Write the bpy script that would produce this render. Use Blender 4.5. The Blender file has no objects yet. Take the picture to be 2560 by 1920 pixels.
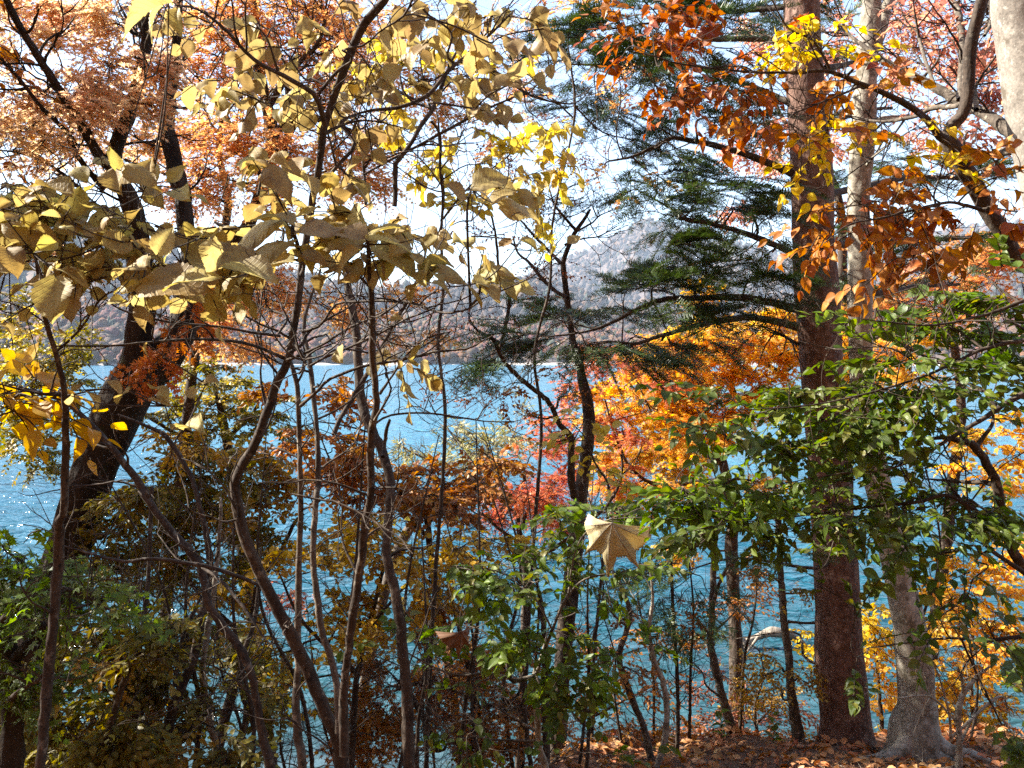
import bpy, math, random
import numpy as np

SC = bpy.context.scene
rng = np.random.default_rng(11)
random.seed(5)

# ------------------------------------------------------------------ camera
PITCH = math.radians(1.9)
CAMZ = 6.5
FN = 2009.0                                   # focal length in pixels of a 2560 px wide picture
cd = bpy.data.cameras.new('camera')
cd.sensor_width = 36.0
cd.lens = 36.0 * FN / 2560.0
cd.clip_start = 0.05
cd.clip_end = 20000
cam = bpy.data.objects.new('camera', cd)
SC.collection.objects.link(cam)
cam.location = (0, 0, CAMZ)
cam.rotation_euler = (math.radians(90) - PITCH, 0, 0)
SC.camera = cam

# ------------------------------------------------------------------ light
SUN_AZ = math.radians(76)                     # to the left of the view direction
SUN_EL = math.radians(38)
sun_dir = np.array([-math.sin(SUN_AZ) * math.cos(SUN_EL), math.cos(SUN_AZ) * math.cos(SUN_EL), math.sin(SUN_EL)])
sd = bpy.data.lights.new('sun', 'SUN')
sd.energy = 5.0
sd.angle = math.radians(0.5)
sd.color = (1.0, 0.93, 0.82)
sun = bpy.data.objects.new('sun', sd)
SC.collection.objects.link(sun)
from mathutils import Vector
sun.rotation_euler = Vector(-sun_dir).to_track_quat('-Z', 'Y').to_euler()
W = bpy.data.worlds.new('World')
SC.world = W
W.use_nodes = True
wn = W.node_tree
bg = wn.nodes['Background']
sky = wn.nodes.new('ShaderNodeTexSky')
sky.sky_type = 'NISHITA'
sky.sun_disc = False
sky.sun_elevation = SUN_EL
sky.sun_rotation = -SUN_AZ
sky.air_density = 1.0
sky.dust_density = 0.8
sky.ozone_density = 1.0
wn.links.new(sky.outputs[0], bg.inputs[0])
bg.inputs[1].default_value = 0.085
SC.view_settings.view_transform = 'Standard'
SC.view_settings.look = 'None'
SC.view_settings.exposure = 2.25
SC.view_settings.gamma = 1.0
SC.render.engine = 'CYCLES'
SC.cycles.max_bounces = 9
SC.cycles.diffuse_bounces = 4
SC.cycles.glossy_bounces = 2
SC.cycles.transmission_bounces = 6
SC.cycles.volume_bounces = 0
SC.cycles.caustics_reflective = False
SC.cycles.caustics_refractive = False
SC.cycles.use_denoising = False
SC.cycles.sample_clamp_indirect = 3.0

# ------------------------------------------------------------------ helpers
CP, SP = math.cos(PITCH), math.sin(PITCH)
ORG = {'A': (0, 0), 'B': (830, 0), 'C': (1660, 0), 'D': (0, 610), 'E': (830, 610), 'F': (1660, 610),
       'G': (0, 1220), 'H': (830, 1220), 'I': (1660, 1220)}
K = 2.37

def P(c, x, y, Y):
    """the point of the place at depth Y that stands at (x, y) of survey sheet c"""
    ox, oy = ORG[c]
    u = (ox + x / K - 1280) / FN
    v = (960 - oy - y / K) / FN
    d = Y / (CP + v * SP)
    return np.array([u * d, Y, CAMZ + d * (v * CP - SP)])

def px(w, Y):
    return w / K / FN * Y

def nrm(a):
    return a / np.maximum(np.linalg.norm(a, axis=-1, keepdims=True), 1e-9)

def sm(a, b, x):
    t = np.clip((x - a) / (b - a), 0, 1)
    return t * t * (3 - 2 * t)

def ground_z(x, y):
    x = np.asarray(x, float); y = np.asarray(y, float)
    crest = 5.4 + 2.9 * sm(-0.6, 1.2, x) + 0.15 * np.sin(x * 1.7)
    z0 = 4.9 - 0.285 * np.minimum(y, crest)
    over = np.maximum(y - crest, 0)
    z = z0 - np.minimum(over * over * 0.35 + over * 0.55, over * 1.05 + 0.1)
    z += 0.035 * np.sin(x * 2.3 + y * 1.1) + 0.03 * np.sin(x * 5.1 - y * 3.7 + 1) + 0.02 * np.sin(x * 9.3 + y * 7.1)
    z = z + np.maximum(-y - 1.2, 0) * 0.85 * (1 - np.exp(np.minimum(y + 1.2, 0) * .5))     # unseen slope added behind the camera to block fill light from the sky
    return np.maximum(z, -4.0)

class Buf:
    """collects vertices, triangles, uvs and material indices, then becomes ONE mesh object"""
    def __init__(s):
        s.V = []; s.F = []; s.U = []; s.M = []; s.S = []; s.n = 0
    def add(s, V, F, uv=None, m=0, smooth=False):
        if len(V) == 0:
            return
        s.V.append(np.asarray(V, np.float64)); s.F.append(np.asarray(F, np.int64) + s.n)
        s.U.append(np.asarray(uv, np.float64) if uv is not None else np.zeros((len(V), 2)))
        s.M.append(np.full(len(F), m, np.int32)); s.S.append(np.full(len(F), smooth, bool))
        s.n += len(V)
    def build(s, name, mats, parent=None, base=None):
        if not s.V:
            return None
        V = np.concatenate(s.V); F = np.concatenate(s.F); U = np.concatenate(s.U)
        if base is not None:
            V = V - np.asarray(base)
        me = bpy.data.meshes.new(name)
        me.vertices.add(len(V)); me.vertices.foreach_set('co', V.astype(np.float32).ravel())
        nf = len(F)
        me.loops.add(nf * 3); me.loops.foreach_set('vertex_index', F.astype(np.int32).ravel())
        me.polygons.add(nf)
        me.polygons.foreach_set('loop_start', np.arange(0, nf * 3, 3, dtype=np.int32))
        me.polygons.foreach_set('loop_total', np.full(nf, 3, np.int32))
        for m in mats:
            me.materials.append(m)
        me.polygons.foreach_set('material_index', np.concatenate(s.M))
        me.polygons.foreach_set('use_smooth', np.concatenate(s.S))
        ul = me.uv_layers.new(name='UVMap')
        ul.data.foreach_set('uv', U[F.ravel()].astype(np.float32).ravel())
        me.update(calc_edges=True)
        o = bpy.data.objects.new(name, me)
        SC.collection.objects.link(o)
        if parent is not None:
            o.parent = parent
        return o

def tag(o, label, cat, group=None, kind=None):
    if label: o['label'] = label
    if cat: o['category'] = cat
    if group: o['group'] = group
    if kind: o['kind'] = kind
    return o

GROUPS = {'maple_tree': 'maples along the lake bank', 'olive_tree': 'olive leaved trees at the lower left', 'bare_sapling': 'leafless stems at the lower left',
          'slim_trunk': 'slim trunks on the crest of the bank', 'leafy_shrub': 'green leafy shrubs', 'viburnum': 'large leaved viburnums', 'brown_sapling': 'brown leaved saplings',
          'fallen_leaf': 'single large fallen leaves', 'seedling': 'green seedlings on the bank'}
def thing(name, base, label, cat, group=None):
    group = group or GROUPS.get(name)
    o = bpy.data.objects.new(name, None)
    o.empty_display_size = 0.2
    SC.collection.objects.link(o)
    o.location = [float(v) for v in base]
    return tag(o, label, cat, group)

def catmull(C, k):
    """resample control rows through a Catmull-Rom spline to k rows"""
    C = np.asarray(C, float)
    if len(C) == 2:
        t = np.linspace(0, 1, k)[:, None]
        return C[0] * (1 - t) + C[1] * t
    Q = np.vstack([2 * C[0] - C[1], C, 2 * C[-1] - C[-2]])
    seg = np.linalg.norm(np.diff(C[:, :3], axis=0), axis=1); cum = np.concatenate([[0], np.cumsum(seg)])
    s = np.linspace(0, cum[-1], k)
    i = np.clip(np.searchsorted(cum, s, side='right') - 1, 0, len(C) - 2)
    t = ((s - cum[i]) / np.maximum(seg[i], 1e-9))[:, None]
    p0, p1, p2, p3 = Q[i], Q[i + 1], Q[i + 2], Q[i + 3]
    return 0.5 * ((2 * p1) + (-p0 + p2) * t + (2 * p0 - 5 * p1 + 4 * p2 - p3) * t ** 2 + (-p0 + 3 * p1 - 3 * p2 + p3) * t ** 3)

def tubes(PL, R, sides, lump=0.0, seed=0):
    """n polylines of k points each -> one set of tapered tubes"""
    PL = np.asarray(PL, float); n, k, _ = PL.shape
    T = nrm(np.gradient(PL, axis=1))
    mx = np.abs(T).max(axis=1)
    ref = np.eye(3)[np.argmin(mx + np.array([0.0, -0.05, 0.02]), axis=1)][:, None, :]
    N1 = nrm(np.cross(T, np.broadcast_to(ref, T.shape))); N2 = np.cross(T, N1)
    a = np.linspace(0, 2 * np.pi, sides, endpoint=False)
    Rr = R[:, :, None] * np.ones(sides)
    if lump:
        L = np.concatenate([np.zeros((n, 1)), np.cumsum(np.linalg.norm(np.diff(PL, axis=1), axis=2), axis=1)], axis=1)
        L = L / np.maximum(R.mean(axis=1, keepdims=True), 1e-4)
        w = (np.sin(a * 2 + L[..., None] * 0.23 + seed) + 0.7 * np.sin(a * 3 - L[..., None] * 0.51 + 2 * seed)
             + 0.5 * np.sin(a * 5 + L[..., None] * 0.9 + 3 * seed) + 0.5 * np.sin(L[..., None] * 1.3 + seed)
             + 0.35 * np.sin(a * 8 + 3 * np.sin(L[..., None] * 0.6)))
        Rr = Rr * (1 + lump * w)
    V = PL[:, :, None, :] + Rr[..., None] * (np.cos(a)[:, None] * N1[:, :, None, :] + np.sin(a)[:, None] * N2[:, :, None, :])
    idx = np.arange(n * k * sides).reshape(n, k, sides)
    q0 = idx[:, :-1, :]; q1 = np.roll(idx, -1, axis=2)[:, :-1, :]; q2 = np.roll(idx, -1, axis=2)[:, 1:, :]; q3 = idx[:, 1:, :]
    F = np.concatenate([np.stack([q0, q1, q2], -1).reshape(-1, 3), np.stack([q0, q2, q3], -1).reshape(-1, 3)])
    V = V.reshape(-1, 3)
    # close the far end with a point
    tip = PL[:, -1] + T[:, -1] * R[:, -1:] * 0.6
    ti = len(V) + np.arange(n)
    e = idx[:, -1, :]; e2 = np.roll(e, -1, axis=1)
    F = np.concatenate([F, np.stack([e, e2, np.broadcast_to(ti[:, None], e.shape)], -1).reshape(-1, 3)])
    V = np.concatenate([V, tip])
    return V, F

# ---- leaf shapes: x along the leaf 0..1, y across, z out of the leaf
def tm_ovate(w=0.30, fold=0.25, curl=0.2, side=0.0, wave=0.0):
    xs = [0.0, 0.22, 0.5, 0.78, 1.0]; hw = [0.0, 0.8, 1.0, 0.6, 0.0]
    V = []; 
    for x, h in zip(xs, hw):
        y = h * w
        zc = -curl * x * x
        if h == 0: V.append((x, side * x * x, zc))
        else:
            V += [(x, side * x * x, zc), (x, y + side * x * x, zc + fold * y + wave * math.sin(9 * x)), (x, -y + side * x * x, zc + fold * y - wave * math.sin(7 * x))]
    F = [(0, 1, 2), (0, 3, 1)]
    for a in (1, 4):
        b = a + 3
        F += [(a, b, b + 1), (a, b + 1, a + 1), (a, a + 2, b + 2), (a, b + 2, b)]
    F += [(7, 10, 8), (7, 9, 10)]
    return np.array(V), np.array(F)

def tm_leaf(w=0.3, fold=0.25, curl=0.2, side=0.0, wave=0.02, seed=0, peak=0.8, tip=1.35):
    r = np.random.default_rng(seed + 40)
    xs = np.linspace(0, 1, 10); V = [(0, 0, 0)]
    for i, x in enumerate(xs[1:-1]):
        h = w * math.sin(math.pi * x ** peak) ** 0.85 * (1.0 if x < .7 else (1 - ((x - .7) / .3)) ** (tip - 1) if x < .999 else 0) * (1 + r.normal(0, .03))
        zc = -curl * x * x; yc = side * x * x
        z1 = fold * h + wave * math.sin(11 * x + seed); z2 = fold * h + wave * math.sin(8 * x + 2 + seed)
        V += [(x, yc, zc), (x, yc + h * .55, zc + z1 * .45), (x - .02, yc + h, zc + z1), (x, yc - h * .55, zc + z2 * .45), (x - .02, yc - h, zc + z2)]
    V.append((1.0, side, -curl))
    n = 8; F = [(0, 1, 2), (0, 2, 3), (0, 4, 1), (0, 5, 4)]
    for i in range(n - 1):
        a = 1 + 5 * i; b = a + 5
        for p, q in ((0, 1), (1, 2), (3, 0), (4, 3)):
            F += [(a + p, b + p, b + q), (a + p, b + q, a + q)]
    a = 1 + 5 * (n - 1); t = len(V) - 1
    F += [(a, t, a + 1), (a + 1, t, a + 2), (a + 3, t, a), (a + 4, t, a + 3)]
    return np.array(V), np.array(F)

def tm_small(w=0.3, fold=0.3, curl=0.2):
    V = [(0, 0, 0), (0.45, 0, -curl * .2), (0.42, w, fold * w - curl * .2), (0.42, -w, fold * w - curl * .2), (1, 0, -curl)]
    F = [(0, 1, 2), (0, 3, 1), (1, 4, 2), (1, 3, 4)]
    return np.array(V), np.array(F)

def tm_maple(lobes=5, depth=0.5, droop=0.25, spread=115, cup=0.0):
    """palmate leaf: the stalk joins at the origin, the middle lobe points along x"""
    c = np.array([0.32, 0.0, 0.0])
    pts = []
    angs = np.linspace(-spread, spread, lobes)
    for i, a in enumerate(angs):
        t = abs(a) / spread
        L = 0.68 * (1 - 0.42 * t)
        pts.append((math.radians(a), L))
        if i < lobes - 1:
            pts.append((math.radians((a + angs[i + 1]) / 2), L * depth * 0.82))
    V = [tuple(c)]
    V.append((0.04, 0.0, 0.0))
    for a, L in pts:
        V.append((c[0] + L * math.cos(a), L * math.sin(a), -droop * L * L * 1.6 + cup * abs(math.sin(a)) * L))
    n = len(V)
    F = [(0, i, i + 1) for i in range(2, n - 1)] + [(0, 1, 2), (0, n - 1, 1)]
    return np.array(V), np.array(F)

def tm_viburnum(curl=0.3, fold=0.35, side=0.0, wave=0.04, w=0.43, seed=0):
    """large heart shaped leaf with a toothed edge and ridges along the side veins"""
    r = np.random.default_rng(seed)
    nx, ny = 27, 7
    V = []
    xs = np.linspace(0, 1, nx)
    for i, x in enumerate(xs):
        h = w * (math.sin(math.pi * min(1, x * 0.92 + 0.10)) ** 0.75) * (1 - 0.30 * x) * 1.15
        h *= min(1.0, 0.25 + x * 5) if x < 0.16 else 1
        if x > 0.80: h *= max(0.0, (1 - x) / 0.2) ** 0.8
        tooth = 1 + (0.05 if i % 2 else -0.03) + r.normal(0, .035)
        for j in range(ny):
            s = j / (ny - 1) * 2 - 1
            e = tooth if abs(s) > 0.99 else 1
            y = h * s * e
            back = 0.10 * max(0, 1 - x * 4) * abs(s)
            ridge = 0.0045 * math.sin((x - abs(s) * 0.25) * 2 * math.pi * 8)
            z = fold * abs(y) - curl * x * x - 0.5 * curl * (abs(s) ** 2) * h + ridge + wave * math.sin(x * 6 + s * 2.5 + seed) * abs(s)
            V.append((x - back, y + side * x * x, z))
    F = []
    for i in range(nx - 1):
        for j in range(ny - 1):
            a = i * ny + j; b = a + ny
            F += [(a, b, b + 1), (a, b + 1, a + 1)]
    return np.array(V), np.array(F)

def tm_fir(seed=3, zspread=0.10, ang=(42, 70)):
    """flat comb of needles on a short shoot"""
    r = np.random.default_rng(seed)
    V = []; F = []
    for i in range(15):
        x = 0.03 + i * 0.066
        for sgn in (-1, 1):
            a = math.radians(r.uniform(*ang)); L = r.uniform(0.17, 0.32) * (1 - 0.3 * max(0, x - 0.7))
            z = r.uniform(-0.5, 1) * zspread
            dx, dy = math.cos(a) * L, math.sin(a) * L * sgn
            wx, wy = 0.021 * math.sin(a), -0.021 * math.cos(a) * sgn
            b = len(V)
            V += [(x - wx, -wy, 0), (x + wx, wy, 0), (x + dx + wx * .6, dy + wy * .6, z), (x + dx - wx * .6, dy - wy * .6, z)]
            F += [(b, b + 1, b + 2), (b, b + 2, b + 3)]
    b = len(V)
    V += [(0, -0.012, 0), (0, 0.012, 0), (1, 0, 0), (0, 0, 0.02)]
    F += [(b, b + 1, b + 2), (b, b + 2, b + 3)]
    return np.array(V), np.array(F)

OVATE = [tm_ovate(0.30, .3, .15), tm_ovate(0.27, .5, .35, .06), tm_ovate(0.32, .15, .05, -.05, .02), tm_ovate(0.24, .8, .5, .1)]
OVATEW = [tm_ovate(0.36, .3, .15), tm_ovate(0.33, .5, .35, .08), tm_ovate(0.38, .15, -.1, -.05, .03), tm_ovate(0.30, .8, .45, .1)]
LEAFH = [tm_leaf(.33, .3, .15, 0, .02, 0), tm_leaf(.28, .55, .35, .08, .03, 1), tm_leaf(.37, .12, -.08, -.06, .03, 2), tm_leaf(.30, .9, .5, .1, .02, 3), tm_leaf(.34, .2, .7, -.1, .04, 4, .7), tm_leaf(.26, .35, .1, .15, .02, 5, .9)]
SMALL = [tm_small(.3, .3, .2), tm_small(.27, .6, .4), tm_small(.33, .1, .0)]
NARROW = [tm_small(.11, .3, .25), tm_small(.13, .5, .5), tm_small(.10, .2, .0)]
MAPLE = [tm_maple(5, .5, .25), tm_maple(5, .46, .5, 120), tm_maple(7, .52, .15, 130), tm_maple(5, .55, -.1, 110, .3)]
MAPLEF = [tm_maple(7, .40, .3, 130), tm_maple(7, .36, .55, 125), tm_maple(5, .38, .1, 120)]
VIB = [tm_viburnum(.25, .30, 0, .05, .43, 1), tm_viburnum(.5, .45, .08, .06, .42, 2), tm_viburnum(.1, .15, -.08, .07, .45, 3),
       tm_viburnum(.6, .75, .12, .05, .40, 4), tm_viburnum(-.2, .35, -.1, .08, .43, 5), tm_viburnum(.8, .25, .05, .12, .40, 6), tm_viburnum(.35, 1.0, -.06, .08, .42, 7), tm_viburnum(.0, .5, .15, .10, .38, 8)]
FIRT = [tm_fir(3, .10), tm_fir(4, .2, (30, 75)), tm_fir(5, .26, (35, 80)), tm_fir(6, .14, (25, 60))]

def put_leaves(buf, B, D, N, S, tmpls, m=0, smooth=False):
    B = np.asarray(B, float)
    if len(B) == 0: return
    D = nrm(np.asarray(D, float)); Sd = nrm(np.cross(N, D)); N = np.cross(D, Sd)
    which = rng.integers(0, len(tmpls), len(B))
    for w, (tv, tf) in enumerate(tmpls):
        q = np.nonzero(which == w)[0]
        if len(q) == 0: continue
        V = B[q, None] + S[q, None, None] * (tv[None, :, 0:1] * D[q, None] + tv[None, :, 1:2] * Sd[q, None] + tv[None, :, 2:3] * N[q, None])
        F = tf[None] + (np.arange(len(q)) * len(tv))[:, None, None]
        uv = np.tile(tv[:, :2], (len(q), 1))
        buf.add(V.reshape(-1, 3), F.reshape(-1, 3), uv, m, smooth)

# ------------------------------------------------------------------ materials
def nodes(name):
    m = bpy.data.materials.new(name); m.use_nodes = True
    nt = m.node_tree; nt.nodes.clear()
    out = nt.nodes.new('ShaderNodeOutputMaterial')
    def N(t, **kw):
        n = nt.nodes.new('ShaderNode' + t)
        for k, v in kw.items():
            if k in ('operation', 'blend_type', 'data_type', 'feature', 'noise_dimensions', 'wave_type', 'bands_direction', 'distance', 'attribute_name', 'interpolation'):
                setattr(n, k, v)
            else:
                n.inputs[k].default_value = v
        return n
    return m, nt, out, N

def ramp(nt, cols, fac=None, interp='LINEAR', pos=None):
    r = nt.nodes.new('ShaderNodeValToRGB')
    r.color_ramp.interpolation = interp
    while len(r.color_ramp.elements) < len(cols):
        r.color_ramp.elements.new(0.5)
    for i, c in enumerate(cols):
        r.color_ramp.elements[i].position = pos[i] if pos else i / max(1, len(cols) - 1)
        r.color_ramp.elements[i].color = (*c, 1)
    if fac is not None: nt.links.new(fac, r.inputs[0])
    return r

def mix(nt, a, b, f, mode='MIX'):
    n = nt.nodes.new('ShaderNodeMix'); n.data_type = 'RGBA'; n.blend_type = mode
    for s, v in ((n.inputs[6], a), (n.inputs[7], b), (n.inputs[0], f)):
        if hasattr(v, 'is_output'): nt.links.new(v, s)
        else: s.default_value = v if not isinstance(v, tuple) or len(v) == 4 else (*v, 1)
    return n.outputs[2]

def leaf_mat(name, cols, trans=0.45, spots=0.0, veins=False, rough=0.45, tsat=1.25, spotcol=(0.10, 0.055, 0.03)):
    m, nt, out, N = nodes(name)
    L = nt.links.new
    geo = nt.nodes.new('ShaderNodeNewGeometry')
    col = ramp(nt, cols, geo.outputs['Random Per Island']).outputs[0]
    n1 = N('TexNoise', Scale=2.2, Detail=2.0)
    tc = nt.nodes.new('ShaderNodeTexCoord'); L(tc.outputs['Object'], n1.inputs['Vector'])
    hs = nt.nodes.new('ShaderNodeHueSaturation')
    mr = N('MapRange'); L(n1.outputs[0], mr.inputs[0])
    mr.inputs[1].default_value = .3; mr.inputs[2].default_value = .7; mr.inputs[3].default_value = .488; mr.inputs[4].default_value = .512
    L(mr.outputs[0], hs.inputs[0]); L(col, hs.inputs[4]); col = hs.outputs[0]
    if spots:
        n2 = N('TexNoise', Scale=34.0, Detail=5.0, Roughness=0.7); L(tc.outputs['Object'], n2.inputs['Vector'])
        r2 = ramp(nt, [(0, 0, 0), (1, 1, 1)], n2.outputs[0], pos=[0.52, 0.68])
        mm = N('Math', operation='MULTIPLY'); L(r2.outputs[0], mm.inputs[0]); mm.inputs[1].default_value = spots
        col = mix(nt, col, spotcol, mm.outputs[0])
    bump = None
    if veins:
        sx = nt.nodes.new('ShaderNodeSeparateXYZ'); L(tc.outputs['UV'], sx.inputs[0])
        ab = N('Math', operation='ABSOLUTE'); L(sx.outputs[1], ab.inputs[0])
        k1 = N('Math', operation='MULTIPLY'); L(ab.outputs[0], k1.inputs[0]); k1.inputs[1].default_value = 0.6
        d1 = N('Math', operation='SUBTRACT'); L(sx.outputs[0], d1.inputs[0]); L(k1.outputs[0], d1.inputs[1])
        f1 = N('Math', operation='MULTIPLY'); L(d1.outputs[0], f1.inputs[0]); f1.inputs[1].default_value = 10.0
        f2 = N('Math', operation='FRACT'); L(f1.outputs[0], f2.inputs[0])
        f3 = N('Math', operation='PINGPONG'); L(f2.outputs[0], f3.inputs[0]); f3.inputs[1].default_value = 0.5
        rv = ramp(nt, [(1, 1, 1), (0, 0, 0)], f3.outputs[0], pos=[0.02, 0.12])
        rm = ramp(nt, [(1, 1, 1), (0, 0, 0)], ab.outputs[0], pos=[0.006, 0.02])
        mx = N('Math', operation='MAXIMUM'); L(rv.outputs[0], mx.inputs[0]); L(rm.outputs[0], mx.inputs[1])
        ml = N('Math', operation='MULTIPLY'); L(mx.outputs[0], ml.inputs[0]); ml.inputs[1].default_value = veins if isinstance(veins, float) else 0.16
        col = mix(nt, col, (0.16, 0.11, 0.05), ml.outputs[0])
        rim = ramp(nt, [(0, 0, 0), (1, 1, 1)], ab.outputs[0], pos=[0.22, 0.42])
        nr_ = N('TexNoise', Scale=21.0, Detail=3.0); L(tc.outputs['Object'], nr_.inputs['Vector'])
        rr_ = ramp(nt, [(0, 0, 0), (1, 1, 1)], nr_.outputs[0], pos=[0.44, 0.62])
        rm2 = N('Math', operation='MULTIPLY'); L(rim.outputs[0], rm2.inputs[0]); L(rr_.outputs[0], rm2.inputs[1])
        rm3 = N('Math', operation='MULTIPLY'); L(rm2.outputs[0], rm3.inputs[0]); rm3.inputs[1].default_value = 0.6 if veins is True else 0.25
        col = mix(nt, col, (0.13, 0.07, 0.03), rm3.outputs[0])
        bump = N('Bump', Strength=0.3, Distance=0.003); L(mx.outputs[0], bump.inputs['Height'])
    pb = N('BsdfPrincipled', Roughness=rough)
    pb.inputs['Specular IOR Level'].default_value = 0.35
    L(col, pb.inputs['Base Color'])
    h2 = nt.nodes.new('ShaderNodeHueSaturation'); h2.inputs[1].default_value = tsat; h2.inputs[2].default_value = 1.15; L(col, h2.inputs[4])
    tb = N('BsdfTranslucent'); L(h2.outputs[0], tb.inputs[0])
    if bump:
        L(bump.outputs[0], pb.inputs['Normal']); L(bump.outputs[0], tb.inputs['Normal'])
    ms = nt.nodes.new('ShaderNodeMixShader'); ms.inputs[0].default_value = trans
    L(pb.outputs[0], ms.inputs[1]); L(tb.outputs[0], ms.inputs[2]); L(ms.outputs[0], out.inputs[0])
    return m

def bark_mat(name, dark, light, scale=14, stretch=0.25, bump=0.6, patch=None, patch_cov=0.55, fine=60, rough=0.85, dist=0.012, pscale=5.5, patch2=None):
    m, nt, out, N = nodes(name); L = nt.links.new
    tc = nt.nodes.new('ShaderNodeTexCoord')
    mp = nt.nodes.new('ShaderNodeMapping'); mp.inputs['Scale'].default_value = (1, 1, stretch); L(tc.outputs['Object'], mp.inputs[0])
    n1 = N('TexNoise', Scale=scale, Detail=6.0, Roughness=0.65); L(mp.outputs[0], n1.inputs['Vector'])
    v1 = N('TexVoronoi', Scale=scale * 1.6); v1.feature = 'F1'
    L(mp.outputs[0], v1.inputs['Vector'])
    n2 = N('TexNoise', Scale=fine, Detail=4.0, Roughness=0.7); L(tc.outputs['Object'], n2.inputs['Vector'])
    c = ramp(nt, [dark, light], n1.outputs[0], pos=[0.34, 0.66]).outputs[0]
    c = mix(nt, c, ramp(nt, [(0.45, 0.45, 0.45), (1.35, 1.35, 1.35)], n2.outputs[0], pos=[.3, .7]).outputs[0], 0.8, 'MULTIPLY')
    if patch:
        n3 = N('TexNoise', Scale=pscale, Detail=7.0, Roughness=0.62); L(tc.outputs['Object'], n3.inputs['Vector'])
        c = mix(nt, c, patch, ramp(nt, [(0, 0, 0), (1, 1, 1)], n3.outputs[0], pos=[patch_cov, patch_cov + .07]).outputs[0])
    if patch2:
        n4 = N('TexNoise', Scale=pscale * 2.7, Detail=7.0, Roughness=0.7); L(tc.outputs['Object'], n4.inputs['Vector'])
        c = mix(nt, c, patch2, ramp(nt, [(0, 0, 0), (1, 1, 1)], n4.outputs[0], pos=[.57, .63]).outputs[0])
    pb = N('BsdfPrincipled', Roughness=rough); pb.inputs['Specular IOR Level'].default_value = 0.25
    L(c, pb.inputs['Base Color'])
    ad = N('Math', operation='ADD'); L(n1.outputs[0], ad.inputs[0])
    s2 = N('Math', operation='MULTIPLY'); L(v1.outputs[0], s2.inputs[0]); s2.inputs[1].default_value = 0.6
    L(s2.outputs[0], ad.inputs[1])
    a3 = N('Math', operation='MULTIPLY_ADD'); L(n2.outputs[0], a3.inputs[0]); a3.inputs[1].default_value = 0.3; L(ad.outputs[0], a3.inputs[2])
    b = N('Bump', Strength=bump, Distance=dist); L(a3.outputs[0], b.inputs['Height'])
    L(b.outputs[0], pb.inputs['Normal']); L(pb.outputs[0], out.inputs[0])
    return m

BARK = {
    'dark': bark_mat('dark_mossy_bark', (0.012, 0.009, 0.007), (0.052, 0.038, 0.026), 9, .3, 1.0, (0.032, 0.036, 0.013), .6, dist=0.03),
    'fir': bark_mat('reddish_fir_bark', (0.085, 0.045, 0.032), (0.235, 0.135, 0.098), 16, .55, 1.0, (0.30, 0.20, 0.155), .60, dist=0.02),
    'beech': bark_mat('grey_beech_bark', (0.20, 0.175, 0.135), (0.38, 0.34, 0.27), 9, .7, 0.5, (0.14, 0.12, 0.085), .54, dist=0.012, pscale=7, patch2=(0.44, 0.42, 0.35)),
    'pale': bark_mat('pale_smooth_bark', (0.17, 0.15, 0.125), (0.29, 0.26, 0.22), 7, .9, 0.5, (0.12, 0.10, 0.075), .56, dist=0.010, pscale=6, patch2=(0.36, 0.33, 0.28)),
    'grey': bark_mat('grey_brown_bark', (0.05, 0.039, 0.03), (0.15, 0.12, 0.09), 14, .4, 0.6, (0.25, 0.22, 0.17), .56, pscale=16, patch2=(0.03, 0.024, 0.018)),
    'stem': bark_mat('brown_stem_bark', (0.026, 0.018, 0.013), (0.085, 0.062, 0.045), 22, .35, 0.6, (0.15, 0.13, 0.10), .57, pscale=24, patch2=(0.011, 0.008, 0.006)),
    'twig': bark_mat('twig_bark', (0.032, 0.022, 0.016), (0.085, 0.058, 0.042), 30, .5, 0.3),
    'bleached': bark_mat('bleached_wood', (0.15, 0.12, 0.09), (0.34, 0.29, 0.23), 18, .3, 0.5),
}

# ------------------------------------------------------------------ ground, lake, hills
def grid_mesh(name, X, Y, Z, mat, smooth=True):
    h, w = X.shape
    V = np.stack([X, Y, Z], -1).reshape(-1, 3)
    i = np.arange(h * w).reshape(h, w)
    a, b, c, d = i[:-1, :-1].ravel(), i[:-1, 1:].ravel(), i[1:, 1:].ravel(), i[1:, :-1].ravel()
    F = np.concatenate([np.stack([a, b, c], -1), np.stack([a, c, d], -1)])
    bf = Buf(); bf.add(V, F, None, 0, smooth)
    return bf.build(name, [mat])

m, nt, out, N = nodes('forest_floor'); L = nt.links.new
tc = nt.nodes.new('ShaderNodeTexCoord')
n1 = N('TexNoise', Scale=9.0, Detail=8.0, Roughness=0.7); L(tc.outputs['Object'], n1.inputs['Vector'])
v1 = N('TexVoronoi', Scale=26.0); L(tc.outputs['Object'], v1.inputs['Vector'])
c = ramp(nt, [(0.030, 0.016, 0.010), (0.12, 0.05, 0.022), (0.22, 0.10, 0.045)], n1.outputs[0], pos=[.3, .5, .72]).outputs[0]
c = mix(nt, c, mix(nt, (0.05, 0.025, 0.014), (0.26, 0.12, 0.05), v1.outputs['Color']), 0.5)
pb = N('BsdfPrincipled', Roughness=0.9); L(c, pb.inputs['Base Color'])
b = N('Bump', Strength=1.0, Distance=0.05); L(n1.outputs[0], b.inputs['Height']); L(b.outputs[0], pb.inputs['Normal']); L(pb.outputs[0], out.inputs[0])
M_FLOOR = m
gx = np.concatenate([np.linspace(-900, -30, 12), np.linspace(-28, 28, 150), np.linspace(30, 900, 12)])
gy = np.concatenate([np.linspace(-60, -6, 10), np.linspace(-5, 22, 110), np.linspace(26, 200, 8)])
GX, GY = np.meshgrid(gx, gy)
gr = grid_mesh('ground', GX, GY, ground_z(GX, GY), M_FLOOR)
tag(gr, 'leaf covered earth bank sloping down to the lake', 'ground', kind='structure')

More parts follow.
